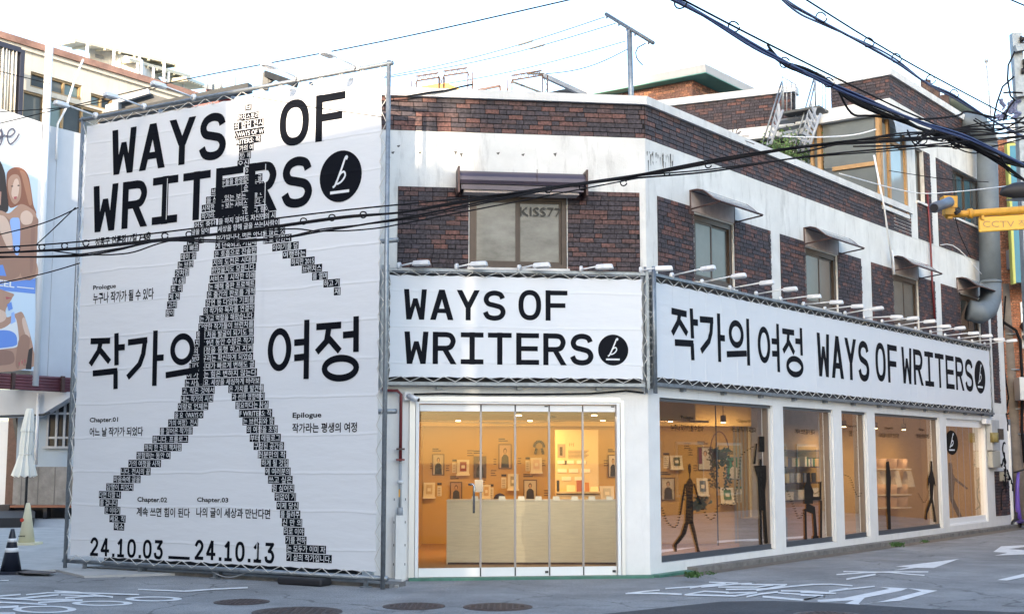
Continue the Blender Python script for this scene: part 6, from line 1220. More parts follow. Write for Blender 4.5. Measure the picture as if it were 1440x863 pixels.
# meters and boxes
BXP = mat('grey_enamel_box', (.42, .44, .45), .5, var=.08, dirt=.3)
def rbox(name, cat, label, x0, x1, y0, y1, o0, o1, m, extra=None):
    a = RT.uz(x0, (y0+y1)/2, o1)[0]; b = RT.uz(x1, (y0+y1)/2, o1)[0]; zt = RT.uz((x0+x1)/2, y0, o1)[1]; zb = RT.uz((x0+x1)/2, y1, o1)[1]
    t = thing(name, label, cat, RT.W(a, zb, o0)); m_ = MB(); m_.box(RT, a, b, zb, zt, o0, o1); o = m_.build('box', m, t); bv = o.modifiers.new('round', 'BEVEL'); bv.width = .012; bv.segments = 2
    return t, a, b, zb, zt
tt, a, b, zb, zt_ = rbox('meter_box', 'meter box', 'large grey meter box at the far end of the side front', 1395, 1406, 590, 633, .01, .14, BXP)
m_ = MB(); m_.box(RT, a+.8, b-.15, zb+.25, zt_-.2, .141, .16); m_.build('window', DGLASS, tt); m_ = MB(); m_.tube([RT.W(b-.5, zb+.18, .16), RT.W(b-.5, zb+.4, .16)], .1, 10); m_.build('meter', flat('olive_meter', (.2, .17, .06)), tt, True)
rbox('junction_box', 'junction box', 'pale junction box hanging under the large meter box', 1396, 1407, 634, 657, .01, .12, mat('cream_box', (.42, .41, .36), .6, dirt=.3)); rbox('junction_box', 'junction box', 'small cream box right of the dark brick at the far end', 1412, 1420, 663, 676, .01, .12, mat('cream_box', (1, 1, 1)))
tt, *_ = rbox('light_fitting', 'light fitting', 'small white lamp box just past the far shop window', 1387, 1394, 589, 596, .01, .12, LAMPW)
t = thing('cable_tangle', 'tangle of black cables beside the meter boxes', 'cables', RT.W(16.4, 1.5, .3)); rnd = random.Random(21)
for k in range(9):
    x = 1414+rnd.uniform(-4, 6); y = 585+rnd.uniform(-10, 90); pts = [q(x, y, .2)]
    for j in range(5): x += rnd.uniform(-3, 3); y += rnd.uniform(-2, 13); pts.append(q(max(1408, min(x, 1424)), y, .15+rnd.random()*.1))
    m_ = MB(); m_.tube(smooth3(pts, 4), .016, 5); m_.build('strand', CABLE, t, True)
t = thing('service_door', 'dark blue service door behind the purple scooter', 'door', q(1418, 725, -.1)); a = RT.uz(1413, 700)[0]; m_ = MB(); m_.box(RT, 16.25, 17.2, 0, RT.uz(1420, 655)[1], -.3, -.2); m_.build('leaf', mat('navy_door', (.02, .025, .05), .5), t); m_ = MB(); m_.box(RT, 16.21, 17.4, RT.uz(1420, 655)[1]+.01, RT.uz(1420, 588)[1], -.3, -.2); m_.build('transom_panel', mat('slate_panel', (.20, .24, .30), .6), t); m_ = MB(); m_.box(RT, 16.2, 16.25, 0, 2.4, -.3, .05); m_.build('jamb', PAINT, t)
# scooter
sp = G(1432, 741); t = thing('kick_scooter', 'purple stand up kick scooter parked at the far wall', 'kick scooter', sp); PUR = mat('purple_enamel', (.13, .08, .42), .35); S_ = lambda x, y, d=0: aty(x, y, sp.y+d)
m_ = MB(); m_.tube([S_(1434, 732), S_(1431, 712), S_(1430.5, 690), S_(1432, 662)], [.06, .06, .05, .035], 8); m_.build('stem', PUR, t, True); m_ = MB(); m_.bar(S_(1432, 734), S_(1452, 730, -.9), .16, .06); m_.build('deck', PUR, t)
def wheel(c, r, t):
    m_ = MB(); n = 16; m_.tube([c+Vector((r*math.cos(a), .15*r*math.cos(a), r*math.sin(a))) for a in [2*math.pi*i/n for i in range(n+1)]], r*.26, 8, False); w = m_.build('wheel', BLACK, t, True); m_ = MB(); m_.tube([c+Vector((0, -.04, 0)), c+Vector((0, .04, 0))], r*.55, 10); m_.build('rim', GREYP, w, True)
wheel(S_(1427, 737.5)+Vector((0, -.1, .02)), .11, t); wheel(S_(1449, 737, -.8)+Vector((0, 0, .02)), .11, t)
m_ = MB(); m_.tube([S_(1426, 664), S_(1440, 660, -.2)], .02, 6); m_.build('handlebar', BLACK, t, True); m_ = MB(); m_.tube([S_(1430, 720), S_(1427, 730)], .05, 6); m_.build('fork', BLACK, t, True)
t = thing('parts_heap', 'small heap of dark junk behind the scooter wheel', 'junk', G(1418, 741)); m_ = MB()
for k in range(14): p = G(1416+rnd.uniform(-3, 8), 741)+Vector((0, .3, rnd.uniform(.05, .35))); m_.tube([p, p+Vector((rnd.uniform(-.15, .15), rnd.uniform(-.1, .1), rnd.uniform(-.1, .1)))], .05, 6)
m_.build('junk', mat('mixed_dark_junk', (.10, .10, .10), .7, var=.5, vscale=12), t)

# ================================================================= left of the tall banner
LGp, LGq = atz(0, 46, 13.0), atz(262, 127, 13.0); LG = through(LGp, LGq)
lbld = thing('white_building', 'cream rendered building with copper coloured roof edge at the left', 'building', LG.W(0, 0, 0))
LE = (LGq-LGp).length+1
g_ = lambda x, y, o_=0: LG.uz(x, y, o_)
HW = []   # windows
def lrect(x0, y0, x1, y1): a = g_(x0, y0); b = g_(x1, y1); return a[0], b[0], b[1], a[1]
w1 = (g_(43, 110)[0], g_(115, 110)[0], g_(60, 122)[1], g_(60, 110)[1]-.0)
zA, zB, zC = g_(80, 113)[1], g_(80, 133)[1], g_(80, 178)[1]
win = [(g_(43, 110)[0], g_(115, 130)[0], zB+.02, zA+.05), (g_(33, 130)[0], g_(145, 150)[0], zC-.6, zB-.12), (g_(128, 130)[0], g_(159, 140)[0], g_(140, 152)[1], g_(140, 134)[1])]
wall(LG, 'wall', -4, LE, g_(50, 545)[1], 12.819, win, .3, CREAM, lbld)
wall(LG, 'wall', g_(98, 545)[0], LE, 0, g_(50, 545)[1]-.001, [], .3, mat('grey_white_render', (.52, .54, .56), .8, var=.06), lbld, -.35)
m_ = MB(); m_.box(LG, -4, LE+.2, 12.82, 13.0, -.3, .14); m_.build('eave', mat('copper_edge', (.34, .19, .14), .5, .2, var=.4, vscale=2), lbld); m_ = MB(); m_.box(LG, -4, LE+.2, 12.70, 12.815, .005, .07); m_.build('eave_band', CREAM, lbld)
for i, w in enumerate(win):
    m_ = MB(); t_ = .055; n = [3, 4, 2][i]; m_.box(LG, w[0], w[1], w[3]-t_, w[3], -.2, -.05).box(LG, w[0], w[1], w[2], w[2]+t_, -.2, -.05)
    for k in range(n+1): u = w[0]+(w[1]-w[0]-t_)*k/n; m_.box(LG, u, u+t_, w[2]+t_, w[3]-t_, -.2, -.05)
    wo = m_.build('window', mat('tan_window_frame', (.36, .25, .13), .5), lbld)
    for k in range(n): u = w[0]+(w[1]-w[0]-t_)*k/n+t_; u2 = w[0]+(w[1]-w[0]-t_)*(k+1)/n; m_ = MB(); m_.box(LG, u, u2, w[2]+t_, w[3]-t_, -.14, -.12); m_.build('pane', [DGLASS, GGLASS, mat('greenish_glass', (.14, .19, .17), .08, spec=.9)][(k+i) % 3], wo)
# canvas curtain at the far left
t = thing('canvas_curtain', 'cream pleated canvas curtain hung on a dark frame at the upper left edge', 'curtain', LG.W(*g_(5, 150), .6)); a0, a1 = g_(-30, 110, .6)[0], g_(22, 110, .6)[0]; zt_, zb_ = g_(10, 70, .6)[1], g_(15, 150, .6)[1]-.3
m_ = MB(); n = 40
for i in range(n): u = a0+(a1-a0)*i/n; u2 = a0+(a1-a0)*(i+1)/n; o1_ = .6+.09*math.sin(i*1.7); o2_ = .6+.09*math.sin((i+1)*1.7); m_.quad(LG.W(u, zb_, o1_*1.03), LG.W(u2, zb_, o2_*1.03), LG.W(u2, zt_, o2_), LG.W(u, zt_, o1_))
o = m_.build('canvas', mat('cream_canvas', (.74, .70, .62), .8, var=.06), t, True); s_ = o.modifiers.new('thickness', 'SOLIDIFY'); s_.thickness = .01
m_ = MB(); u = g_(25, 110, .6)[0]; m_.box(LG, u, u+.12, zb_-.3, g_(25, 70, .6)[1], .5, .7).box(LG, a0, u-.001, zt_, zt_+.14, .5, .7); m_.build('frame', flat('navy_frame', (.03, .035, .06)), t)
# cladding panels in front: white board wall beside the posters
cp = thing('panel_wall', 'white sheet metal hoarding between the posters and the tall banner', 'hoarding', LG.W(*g_(80, 300), .5)); 
for i, (xa, xb) in enumerate([(58, 74), (74.3, 96), (96.3, 125)]):
    a = g_(xa, 350, .7)[0]; b = g_(xb, 350, .7)[0]; m_ = MB(); m_.box(LG, a, b, g_(80, 530, .7)[1], g_(66, 176, .7)[1], .66, .7+.01*(i % 2)); m_.build('panel', mat('sheet_white', (.50, .53, .58), .5, var=.03), cp)
t = thing('white_pole', 'tall slim white pole in front of the cream building', 'pole', LG.W(*g_(67, 178), .9)); m_ = MB(); u = g_(67, 120, .9)[0]; m_.tube([LG.W(u, 3.5, .9), LG.W(u, g_(67, 62, .9)[1], .9)], .105, 10); m_.build('shaft', LAMPW, t, True)
t = thing('white_conduit', 'bent white conduit running down the white hoarding', 'conduit', LG.W(*g_(80, 200), .8)); m_ = MB(); m_.tube([LG.P(x, y, .8) for x, y in [(117, 84), (106, 110), (93, 152), (81, 175), (80, 200), (79, 225)]], .03, 6); m_.build('conduit', LAMPW, t, True)
# posters
PO = .95; pg = lambda x, y: LG.P(x, y, PO)
def poly_print(t, pts, m, name, k):
    if len(pts) > 4:
        P = [Vector(p) for p in pts]; n = len(P); q_ = []
        for i in range(n):
            p0, p1, p2, p3 = P[i-1], P[i], P[(i+1) % n], P[(i+2) % n]
            for j in range(5): u = j/5; q_.append(.5*((2*p1)+(-p0+p2)*u+(2*p0-5*p1+4*p2-p3)*u*u+(-p0+3*p1-3*p2+p3)*u**3))
        pts = [tuple(p) for p in q_]
    m_ = MB(); m_.face([LG.P(x, y, PO+.004*k) for x, y in pts]); m_.build(name, m, t)
PSK = flat('poster_skin', (.50, .29, .20)); PSK2 = flat('poster_skin_deep', (.38, .21, .145)); PHAIR = flat('poster_auburn_hair', (.30, .12, .07)); PDH = flat('poster_dark_hair', (.05, .035, .03)); PBL = flat('poster_blue', (.16, .30, .72)); PBL2 = flat('poster_light_blue', (.35, .50, .85)); PSKY = mat('poster_pale_sky', (.62, .74, .84), .4); PW = flat('poster_white', (.80, .80, .80), .4); SHD_ = flat('poster_skin_dark', (.33, .18, .13)); LIP = flat('poster_lip', (.50, .12, .12))
def board(name, label, x0, x1, yt0, yt1, yb0, yb1, m):
    t = thing(name, label, 'poster', LG.W(*g_(x0, yb0, PO), PO)); P_ = [pg(x0, yb0), pg(x1, yb1), pg(x1, yt1), pg(x0, yt0)]; n3 = Vector((LG.n.x, LG.n.y, 0))
    m_ = MB(); m_.poly3(P_, -n3*.12); recalc(m_.build('board', m, t)); return t
t = board('billboard', 'billboard of two women in blue tops with script lettering above', -30, 58.5, 142.5, 172, 386, 391, PW)
poly_print(t, [(-30, 215), (54, 226), (50, 390), (-30, 385)], PSKY, 'printed_sky', 1)
poly_print(t, [(-30, 225), (-5, 222), (6, 240), (9, 262), (12, 290), (5, 300), (-30, 300)], PDH, 'printed_hair', 2)
poly_print(t, [(9, 250), (12, 240), (22, 235), (33, 238), (40, 248), (44, 268), (47, 288), (51, 300), (44, 305), (34, 292), (28, 288), (14, 292), (10, 275)], PHAIR, 'printed_hair', 2)
poly_print(t, [(12, 252), (17, 246), (25, 246), (29, 254), (30, 268), (28, 280), (22, 287), (17, 284), (13, 274), (11, 262)], PSK, 'printed_face', 3)
poly_print(t, [(-30, 296), (0, 296), (12, 300), (22, 292), (30, 287), (42, 292), (51, 302), (53, 330), (50, 360), (48, 391), (-30, 386)], PSK, 'printed_body', 2.6)
poly_print(t, [(14, 310), (22, 306), (28, 312), (27, 355), (20, 355), (17, 330)], PBL2, 'printed_top', 3.4); poly_print(t, [(-4, 268), (2, 270), (1, 288), (-8, 290)], PSK, 'printed_face', 3.2)
poly_print(t, [(26, 312), (52, 306), (52, 330), (49, 388), (30, 388), (28, 350)], PSK2, 'printed_arm', 3.2); poly_print(t, [(-30, 300), (10, 306), (20, 330), (27, 388), (-30, 386)], PSK2, 'printed_arm', 2.9)
poly_print(t, [(-30, 380), (4, 372), (9, 388), (-30, 386)], PBL, 'printed_skirt', 3.6)
poly_print(t, [(19, 277), (24, 276), (23, 280), (20, 280)], LIP, 'printed_lips', 4)
PHL = flat('poster_skin_light', (.74, .52, .40)); PHH = flat('poster_hair_light', (.46, .22, .13))
poly_print(t, [(28, 240), (36, 244), (42, 262), (45, 285), (41, 288), (36, 270), (31, 250)], PHH, 'printed_hair_light', 2.3)
poly_print(t, [(20, 254), (25, 252), (27, 262), (25, 276), (20, 280), (16, 272)], PHL, 'printed_cheek_light', 3.6)
poly_print(t, [(30, 300), (38, 296), (46, 303), (44, 314), (34, 316), (29, 310)], PHL, 'printed_shoulder_light', 3.5)
poly_print(t, [(-6, 305), (6, 304), (14, 318), (18, 345), (12, 350), (2, 330)], PHL, 'printed_arm_light', 3.3)
poly_print(t, [(44, 320), (49, 320), (48, 350), (46, 380), (42, 380), (43, 345)], SHD_, 'printed_arm_shade', 3.5)
for (x, y) in ((17, 262), (26, 261)): poly_print(t, [(x-2, y), (x, y-1.2), (x+2, y), (x, y+1)], PDH, 'printed_eye', 4)
# script letters "ge"
def pstroke(t, pts, w, m, name):
    m_ = MB(); q_ = smooth_path([Vector(LG.uz(x, y, PO)) for x, y in pts], 5); stroke(m_, LG, q_, w, PO+.02); m_.build(name, m, t)
NV = flat('slate_script', (.10, .11, .16))
pstroke(t, [(-14, 190), (-4, 182), (2, 188), (-3, 196), (-10, 194)], .045, NV, 'script_letter'); pstroke(t, [(1, 181), (3, 192), (0, 203), (-7, 208), (-12, 204), (-2, 196), (7, 190)], .045, NV, 'script_letter'); pstroke(t, [(7, 191), (14, 192), (20, 186), (17, 181), (11, 186), (10, 196), (14, 203), (22, 196), (26.5, 188)], .045, NV, 'script_letter')
t = board('billboard', 'lower poster with blue EEL band over a woman in a white and blue bra top', -30, 50, 386.5, 391.5, 516, 521.5, PSKY)
poly_print(t, [(-30, 387), (50, 392), (49.5, 413), (-30, 405)], PBL, 'printed_band', 1)
a = LG.uz(-3, 398, PO); b = LG.uz(20, 399, PO); text('EEL', LG, a[0], b[0], LG.uz(10, 403.5, PO)[1], LG.uz(10, 394.5, PO)[1], PO+.012, PW, t, bold=.03); poly_print(t, [(24, 402.5), (48, 405), (48, 406.5), (24, 404)], PW, 'printed_rule', 2.4)
poly_print(t, [(-30, 410), (16, 412), (17, 419), (13, 426), (8, 436), (10, 446), (24, 440), (32, 440), (40, 462), (47, 492), (45, 516), (-30, 514)], PSK, 'printed_body', 2)
poly_print(t, [(-30, 470), (2, 462), (14, 455), (22, 447), (26, 470), (25, 486), (10, 490), (-30, 492)], PW, 'printed_bra', 2.6); poly_print(t, [(-30, 468), (5, 464), (20, 468), (24, 478), (18, 487), (-30, 489)], PBL, 'printed_bra_panel', 3); poly_print(t, [(16, 440), (20, 438), (22, 452), (15, 456)], PBL2, 'printed_strap', 3)
poly_print(t, [(28, 474), (36, 470), (42, 478), (39, 500), (37, 512), (33, 514), (30, 505), (26, 518), (22, 512), (24, 490)], PSK2, 'printed_hand', 3.4); poly_print(t, [(39, 492), (46, 488), (44, 519), (36, 519)], PDH, 'printed_shadow_cloth', 3.2); poly_print(t, [(10, 428), (16, 424), (18, 434), (12, 437)], PBL, 'printed_earring', 3.3); poly_print(t, [(8, 417), (17, 418.5), (9, 421)], LIP, 'printed_lips', 3.5)
poly_print(t, [(-30, 436), (-5, 434), (8, 440), (4, 452), (-30, 458)], PHL, 'printed_chest_light', 2.3)
poly_print(t, [(34, 446), (38, 456), (42, 472), (38, 474), (33, 462), (31, 450)], PHL, 'printed_arm_light', 2.4)
poly_print(t, [(-30, 494), (10, 492), (20, 500), (14, 512), (-30, 512)], SHD_, 'printed_waist_shade', 2.5)
for x, y in ((27, 512), (31, 510), (35, 508)): poly_print(t, [(x-.8, y-3), (x+.8, y-3), (x+.5, y+2), (x-.5, y+2)], LIP, 'printed_nail', 4)
# red-brown pipe rack
t = thing('pipe_rack', 'bundle of dark red pipes running along the wall under the posters', 'pipes', LG.W(*g_(40, 535), .9))
for k in range(5): z = g_(60, 530.5+k*4.2, .9)[1]; m_ = MB(); m_.tube([LG.W(g_(-30, 530, .9)[0], z, .9), LG.W(g_(100, 530, .9)[0], z, .9)], .05, 6); m_.build('pipe', mat('maroon_pipe', (.14, .045, .055), .5, var=.2), t, True)
for x in (18, 88): a = g_(x, 530, .95)[0]; m_ = MB(); m_.box(LG, a-.05, a+.05, g_(60, 550, .9)[1], g_(60, 527, .9)[1], .93, 1.0); m_.build('clamp', DKB, t)
# lower wall, lattice window, blue panel, concrete wall
CWp = G(60, 729); CWy = CWp.y
LF2 = Fr((CWp.x, CWp.y), (1, -.02)); z_ = lambda x, y: LF2.uz(x, y)
t = thing('yard_wall', 'board marked concrete wall at the back of the paved lot', 'wall', LF2.W(0, 0, 0)); a, b = z_(18, 690)[0], z_(135, 690)[0]; m_ = MB(); m_.box(LF2, a, b, 0, z_(80, 656)[1], -.2, 0); m_.build('concrete', CONCW, t); m_ = MB(); m_.box(LF2, a, b, 0, z_(60, 712)[1], .001, .25); m_.build('footing', BLACK, t)
for i in range(5): u = a+(b-a)*(i+.5)/5; m_ = MB(); m_.box(LF2, u-.012, u+.012, z_(60, 712)[1]+.01, z_(80, 656)[1]-.01, .0, .006); m_.build('board_joint', flat('joint_grey', (.12, .12, .12)), t)  # thin darker strips as joints in the concrete
t = thing('blue_panel_wall', 'grey blue panel wall above the concrete at the back of the lot', 'wall', LF2.W(b, 3, -.1)); m_ = MB(); m_.box(LF2, a, b+3, z_(80, 656)[1]+.002, z_(80, 575)[1]+1.2, -.3, -.12); m_.build('panel', mat('blue_grey_panel', (.30, .37, .45), .6, var=.04), t)
wu0, wu1, wz0, wz1 = z_(65, 600)[0], z_(112, 600)[0], z_(80, 627)[1], z_(80, 566)[1]
m_ = MB(); m_.box(LF2, wu0, wu1, wz0, wz1+.3, -.119, -.11); wd = m_.build('window', flat('dark_room', (.012, .013, .015), .3), t)
m_ = MB()
for x in (65.5, 78, 89, 101): u = z_(x, 600)[0]; m_.box(LF2, u-.03, u+.03, wz0, wz1+.3, -.108, -.06)
for y in (581, 615): z = z_(80, y)[1]; m_.box(LF2, wu0, wu1, z-.03, z+.03, -.059, -.04)
m_.box(LF2, wu0-.1, wu1, wz0-.06, wz0-.001, -.1, -.0); m_.build('lattice', GREYP, wd)
t = thing('white_awning', 'sloping white wall panel over the lattice window', 'canopy', LF2.W(wu0, 5, .2)); m_ = MB(); P_ = [LF2.P(x, y, .5) for x, y in [(-30, 546), (105, 551), (99, 558), (63, 580), (50, 586), (-30, 587)]]; m_.poly3(P_, (0, .5, 0)); recalc(m_.build('panel', mat('sheet_white', (1, 1, 1)), t)); m_ = MB(); m_.tube([LF2.P(-30, 586, .6), LF2.P(62, 583, .6), LF2.P(70, 580, .6)], .03, 5); m_.build('cable_run', DSTEEL, t, True)
t = thing('slim_post', 'slim white post between the parasol and the lattice window', 'post', LF2.W(*z_(52, 655), .6)); m_ = MB(); m_.tube([LF2.P(54, 553, .6), LF2.P(50.5, 653, .6)], .045, 6); m_.build('post', LAMPW, t, True)
t = thing('bench', 'long brown bench in front of the concrete wall', 'bench', LF2.W(*z_(25, 728), .7)); a, b = z_(30, 710)[0], z_(120, 710)[0]; zz = z_(60, 707)[1]
for k in range(3): m_ = MB(); m_.box(LF2, a, b, zz-.09, zz-.03, .35+.14*k, .47+.14*k); m_.build('seat_board', mat('red_brown_bench', (.22, .085, .05), .5, var=.15), t)
for u in (a-.1, (a+b)/2, b-.3): m_ = MB(); m_.box(LF2, u, u+.1, 0, zz-.091, .4, .7); m_.build('leg', BLACK, t)
for k in range(1): m_ = MB(); m_.box(LF2, a-.35, a-.02, zz-.25, zz-.02, .35, .75); m_.build('armrest', BLACK, t)
# white screen and post at the left edge
yb_ = G(20, 726).y
t = thing('site_screen', 'white hanging tarpaulin screen at the left picture edge', 'screen', aty(0, 720, yb_)); m_ = MB(); P_ = [aty(x, y, yb_+.2) for x, y in [(-40, 722), (9, 722), (13, 592), (-40, 588)]]; m_.poly3(P_, (0, .06, 0)); recalc(m_.build('sheet', CLOTH, t))
t = thing('steel_post', 'dark steel post with a diagonal strut beside the white screen', 'post', G(15, 728)); m_ = MB(); m_.box(Fr((aty(15, 700, yb_).x, yb_), (1, 0)), -.16, .16, 0, aty(17, 583, yb_).z, -.3, 0); m_.build('post', DKB, t); m_ = MB(); m_.bar(aty(20, 585, yb_), aty(29, 640, yb_), .09); m_.build('strut', DSTEEL, t)
t = thing('rubber_base', 'black rubber mat and base on the paving at the left edge', 'base', G(10, 735)); m_ = MB(); pb = [G(x, y, .03) for x, y in [(-40, 742), (47, 741), (49, 731), (40, 724), (15, 722), (-40, 725)]]; m_.poly3(pb, (0, 0, .22)); recalc(m_.build('base', BLACK, t))
# parasol
pb = G(34, 735); t = thing('parasol', 'closed off white parasol on the paved lot', 'parasol', (pb.x, pb.y, .03)); A = lambda x, y: aty(x, y, pb.y)
m_ = MB(); m_.tube([A(35, 734), A(42, 574)], .035, 8); m_.build('pole', DSTEEL, t, True)
prof = [(574, 42, 4.2), (578, 42, 5.6), (590, 40.5, 7.0), (606, 38.5, 8.5), (607.5, 38.4, 7.0), (625, 37, 8), (636, 36, 7.6), (640, 35.8, 8.2), (655, 35, 12), (668, 34, 15.5), (671, 34, 15)]
m_ = MB(); n = 20; 
for i, (y, x, w) in enumerate(prof):
    c = A(x, y); r = (A(x+w, y)-c).length
    for k in range(n): a = 2*math.pi*k/n; rr = r*(1+.16*(1 if k % 2 else -1)*min(1, i/4)); m_.v.append(c+Vector((rr*math.cos(a), rr*math.sin(a)*.8, (.05*(k % 2) if i == len(prof)-1 else 0))))
for i in range(len(prof)-1):
    for k in range(n): k2 = (k+1) % n; m_.f.append((i*n+k, i*n+k2, (i+1)*n+k2, (i+1)*n+k))
m_.f.append(tuple(range(n))); recalc(m_.build('canopy', mat('off_white_canvas', (.72, .72, .66), .8, bump=.3, bscale=15), t))
m_ = MB(); c = A(36.2, 638); m_.tube([c+Vector((.155*math.cos(a), .13*math.sin(a), 0)) for a in [2*math.pi*i/14 for i in range(15)]], .015, 5); m_.build('tie_strap', mat('off_white_canvas', (1, 1, 1)), t)
# cones
def cone(c, h, rb, rt, m, label, bands=(), base=.5):
    t = thing('traffic_cone', label, 'traffic cone', c); m_ = MB(); m_.tube([c+Vector((0, 0, .04)), c+Vector((0, 0, h*.93)), c+Vector((0, 0, h))], [rb, rt, rt*.7], 20); m_.build('cone', m, t, True)
    m_ = MB(); P_ = [(c.x+math.copysign(abs(math.cos(a))**.35, math.cos(a))*base*.5, c.y+math.copysign(abs(math.sin(a))**.35, math.sin(a))*base*.5, c.z) for a in [2*math.pi*(i+.5)/24 for i in range(24)]]; m_.poly3(P_, (0, 0, .04)); recalc(m_.build('base', m, t))
    for z0, z1 in bands: f = lambda z: rb+(rt-rb)*(z-.04)/(h*.93-.04)+.004; m_ = MB(); m_.tube([c+Vector((0, 0, z0)), c+Vector((0, 0, z1))], [f(z0), f(z1)], 20); m_.build('reflective_band', LAMPW, t, True)
    return t
c1 = G(37, 765, .03); t = cone(c1, .76, .15, .045, mat('cream_plastic', (.74, .70, .50), .5, var=.05), 'cream coloured traffic cone with a red dot on the paved lot', (), .5)
p = c1+Vector((-.065, -.085, .45)); m_ = MB(); m_.tube([p, p+Vector((0, -.012, 0))], .035, 12); m_.build('red_sticker', flat('red_sticker', (.55, .06, .03)), t)
m_ = MB(); 
for k in range(5): q0 = c1+Vector((-.09+.025*k, -.155, .15)); m_.bar(q0, q0+Vector((.012, 0, .02)), .012)
m_.build('black_print', BLACK, t)
c2_ = G(15, 806, .0); cone(c2_, .62, .145, .035, mat('black_cone', (.012, .016, .03), .4), 'black traffic cone with two white bands beside the drain grate', ((.30, .36), (.44, .49)), .42)
t = thing('drain_grate', 'dark drain grating set in the edge of the paved lot', 'grate', G(50, 802)); P_ = [G(x, y, .034) for x, y in [(20, 803), (34, 806), (70, 806.5), (79, 804), (34, 800.5)]]; m_ = MB(); m_.poly3(P_, (0, 0, .006)); recalc(m_.build('plate', IRON, t))
# roof things over the left building
t = thing('roof_pergola', 'pale steel canopy frames on the roof of the cream building', 'canopy', atz(180, 100, 13.0))
for k, (a, b) in enumerate([((104, 58), (248, 92)), ((182, 86), (268, 110)), ((262, 112), (288, 122))]):
    yy_ = 37+k; A_, B_ = aty(*a, yy_), aty(*b, yy_+3); dn = Vector((-1.0, 1.4, .35)); m_ = MB(); m_.hexa([A_, B_, B_+dn, A_+dn, A_+Vector((0, 0, .1)), B_+Vector((0, 0, .1)), B_+dn+Vector((0, 0, .1)), A_+dn+Vector((0, 0, .1))]); m_.build('roof_sheet', mat('pale_steel_sheet', (.55, .52, .42), .5), t)
    for i in range(8): q_ = A_.lerp(B_, i/7); m_ = MB(); m_.bar(q_+Vector((0, 0, -.02)), q_+dn+Vector((0, 0, -.02)), .07); m_.build('rafter', mat('cream_steel', (.6, .55, .4), .5), t)
    if k < 2:
        for i in range(4): q_ = A_.lerp(B_, (i+.5)/4); m_ = MB(); m_.bar(q_, q_+Vector((0, 0, -.7)), .07); m_.build('post', LAMPW, t)
t = thing('stair_house', 'white roof hut below the steel canopy frames', 'roof hut', aty(160, 90, 39)); m_ = MB(); m_.poly3([aty(x, y, 38.5) for x, y in [(126, 66), (200, 84), (200, 120), (126, 98)]], (0, 3, 0)); recalc(m_.build('walls', PLASTER, t)); m_ = MB(); m_.poly3([aty(x, y, 38.48) for x, y in [(134, 76), (146, 79), (146, 84), (134, 81)]], (0, -.02, 0)); recalc(m_.build('vent_window', GREYP, t))
# dark tarp and red container roofs just behind the tall banner top
def slab(name, label, cat, pts, y, d, m, nm='cover'):
    t = thing(name, label, cat, aty(*pts[0], y)); m_ = MB(); m_.poly3([aty(a_, b_, y) for a_, b_ in pts], (0, d, .1)); recalc(m_.build(nm, m, t)); return t
TARP = mat('dark_tarp', (.06, .065, .07), .6, var=.3, vscale=5, bump=.5, bscale=6)
t = slab('tarpaulin', 'dark grey tarpaulin roof behind the left end of the tall banner', 'tarpaulin', [(160, 168), (166, 143), (208, 130), (216, 133), (236, 139), (262, 140), (262, 170)], 21.0, 2.5, TARP); m_ = MB(); m_.bar(aty(160, 144, 20.9), aty(210, 129, 20.9), .09); m_.build('edge', GREYP, t)
slab('container_roof', 'dark red metal roof edge behind the tall banner', 'roof', [(255, 150), (262, 138), (278, 134), (288, 131), (290, 124), (302, 126), (306, 140), (330, 138), (330, 150)], 21.4, 2, mat('dull_red_metal', (.20, .03, .035), .5, var=.2), 'metal_sheet')
slab('tarpaulin', 'blue grey bunched tarpaulin beside the dark red roof edge', 'tarpaulin', [(285, 122), (298, 118), (308, 118), (316, 126), (322, 134), (304, 136), (303, 127), (290, 125)], 21.2, 1, mat('blue_grey_tarp', (.13, .17, .20), .5, bump=.6, bscale=5))
t = thing('roof_beam', 'long dark grey beam lying along the top behind the tall banner', 'beam', aty(150, 160, 20.6)); m_ = MB(); m_.bar(aty(140, 168, 20.4), aty(352, 124, 19.6), .14); m_.build('beam', DSTEEL, t)
t = thing('steel_bracket', 'dark steel bracket standing behind the tall banner before the word OF', 'bracket', aty(372, 124, 18.6)); m_ = MB(); m_.bar(aty(373, 127, 18.6), aty(374, 103, 18.6), .09).bar(aty(374, 104, 18.6), aty(416, 119, 18.2), .09).bar(aty(372, 118, 18.6), aty(388, 108, 18.6), .07); m_.build('bracket', DSTEEL, t)
t = thing('roof_box', 'pale grey box on the roof left of the dark tarpaulin', 'box', aty(155, 165, 21)); m_ = MB(); m_.poly3([aty(x, y, 20.8) for x, y in [(148, 166), (148, 148), (166, 142), (166, 164)]], (0, .8, 0)); recalc(m_.build('box', GREYP, t))
for i, (x, y0, y1) in enumerate([(291, 110, 120), (330, 109, 126), (311, 110, 118)]): t = thing('roof_rod', ['short upright rod above the red roof edge', 'short upright rod nearest the text figure head', 'short rod with a crossbar above the bunched tarpaulin'][i], 'rod', aty(x, y1, 21)); pole_at(t, 'rod', aty(x, y1+6, 21), aty(x, y0, 21), .02, GREYP, 5)

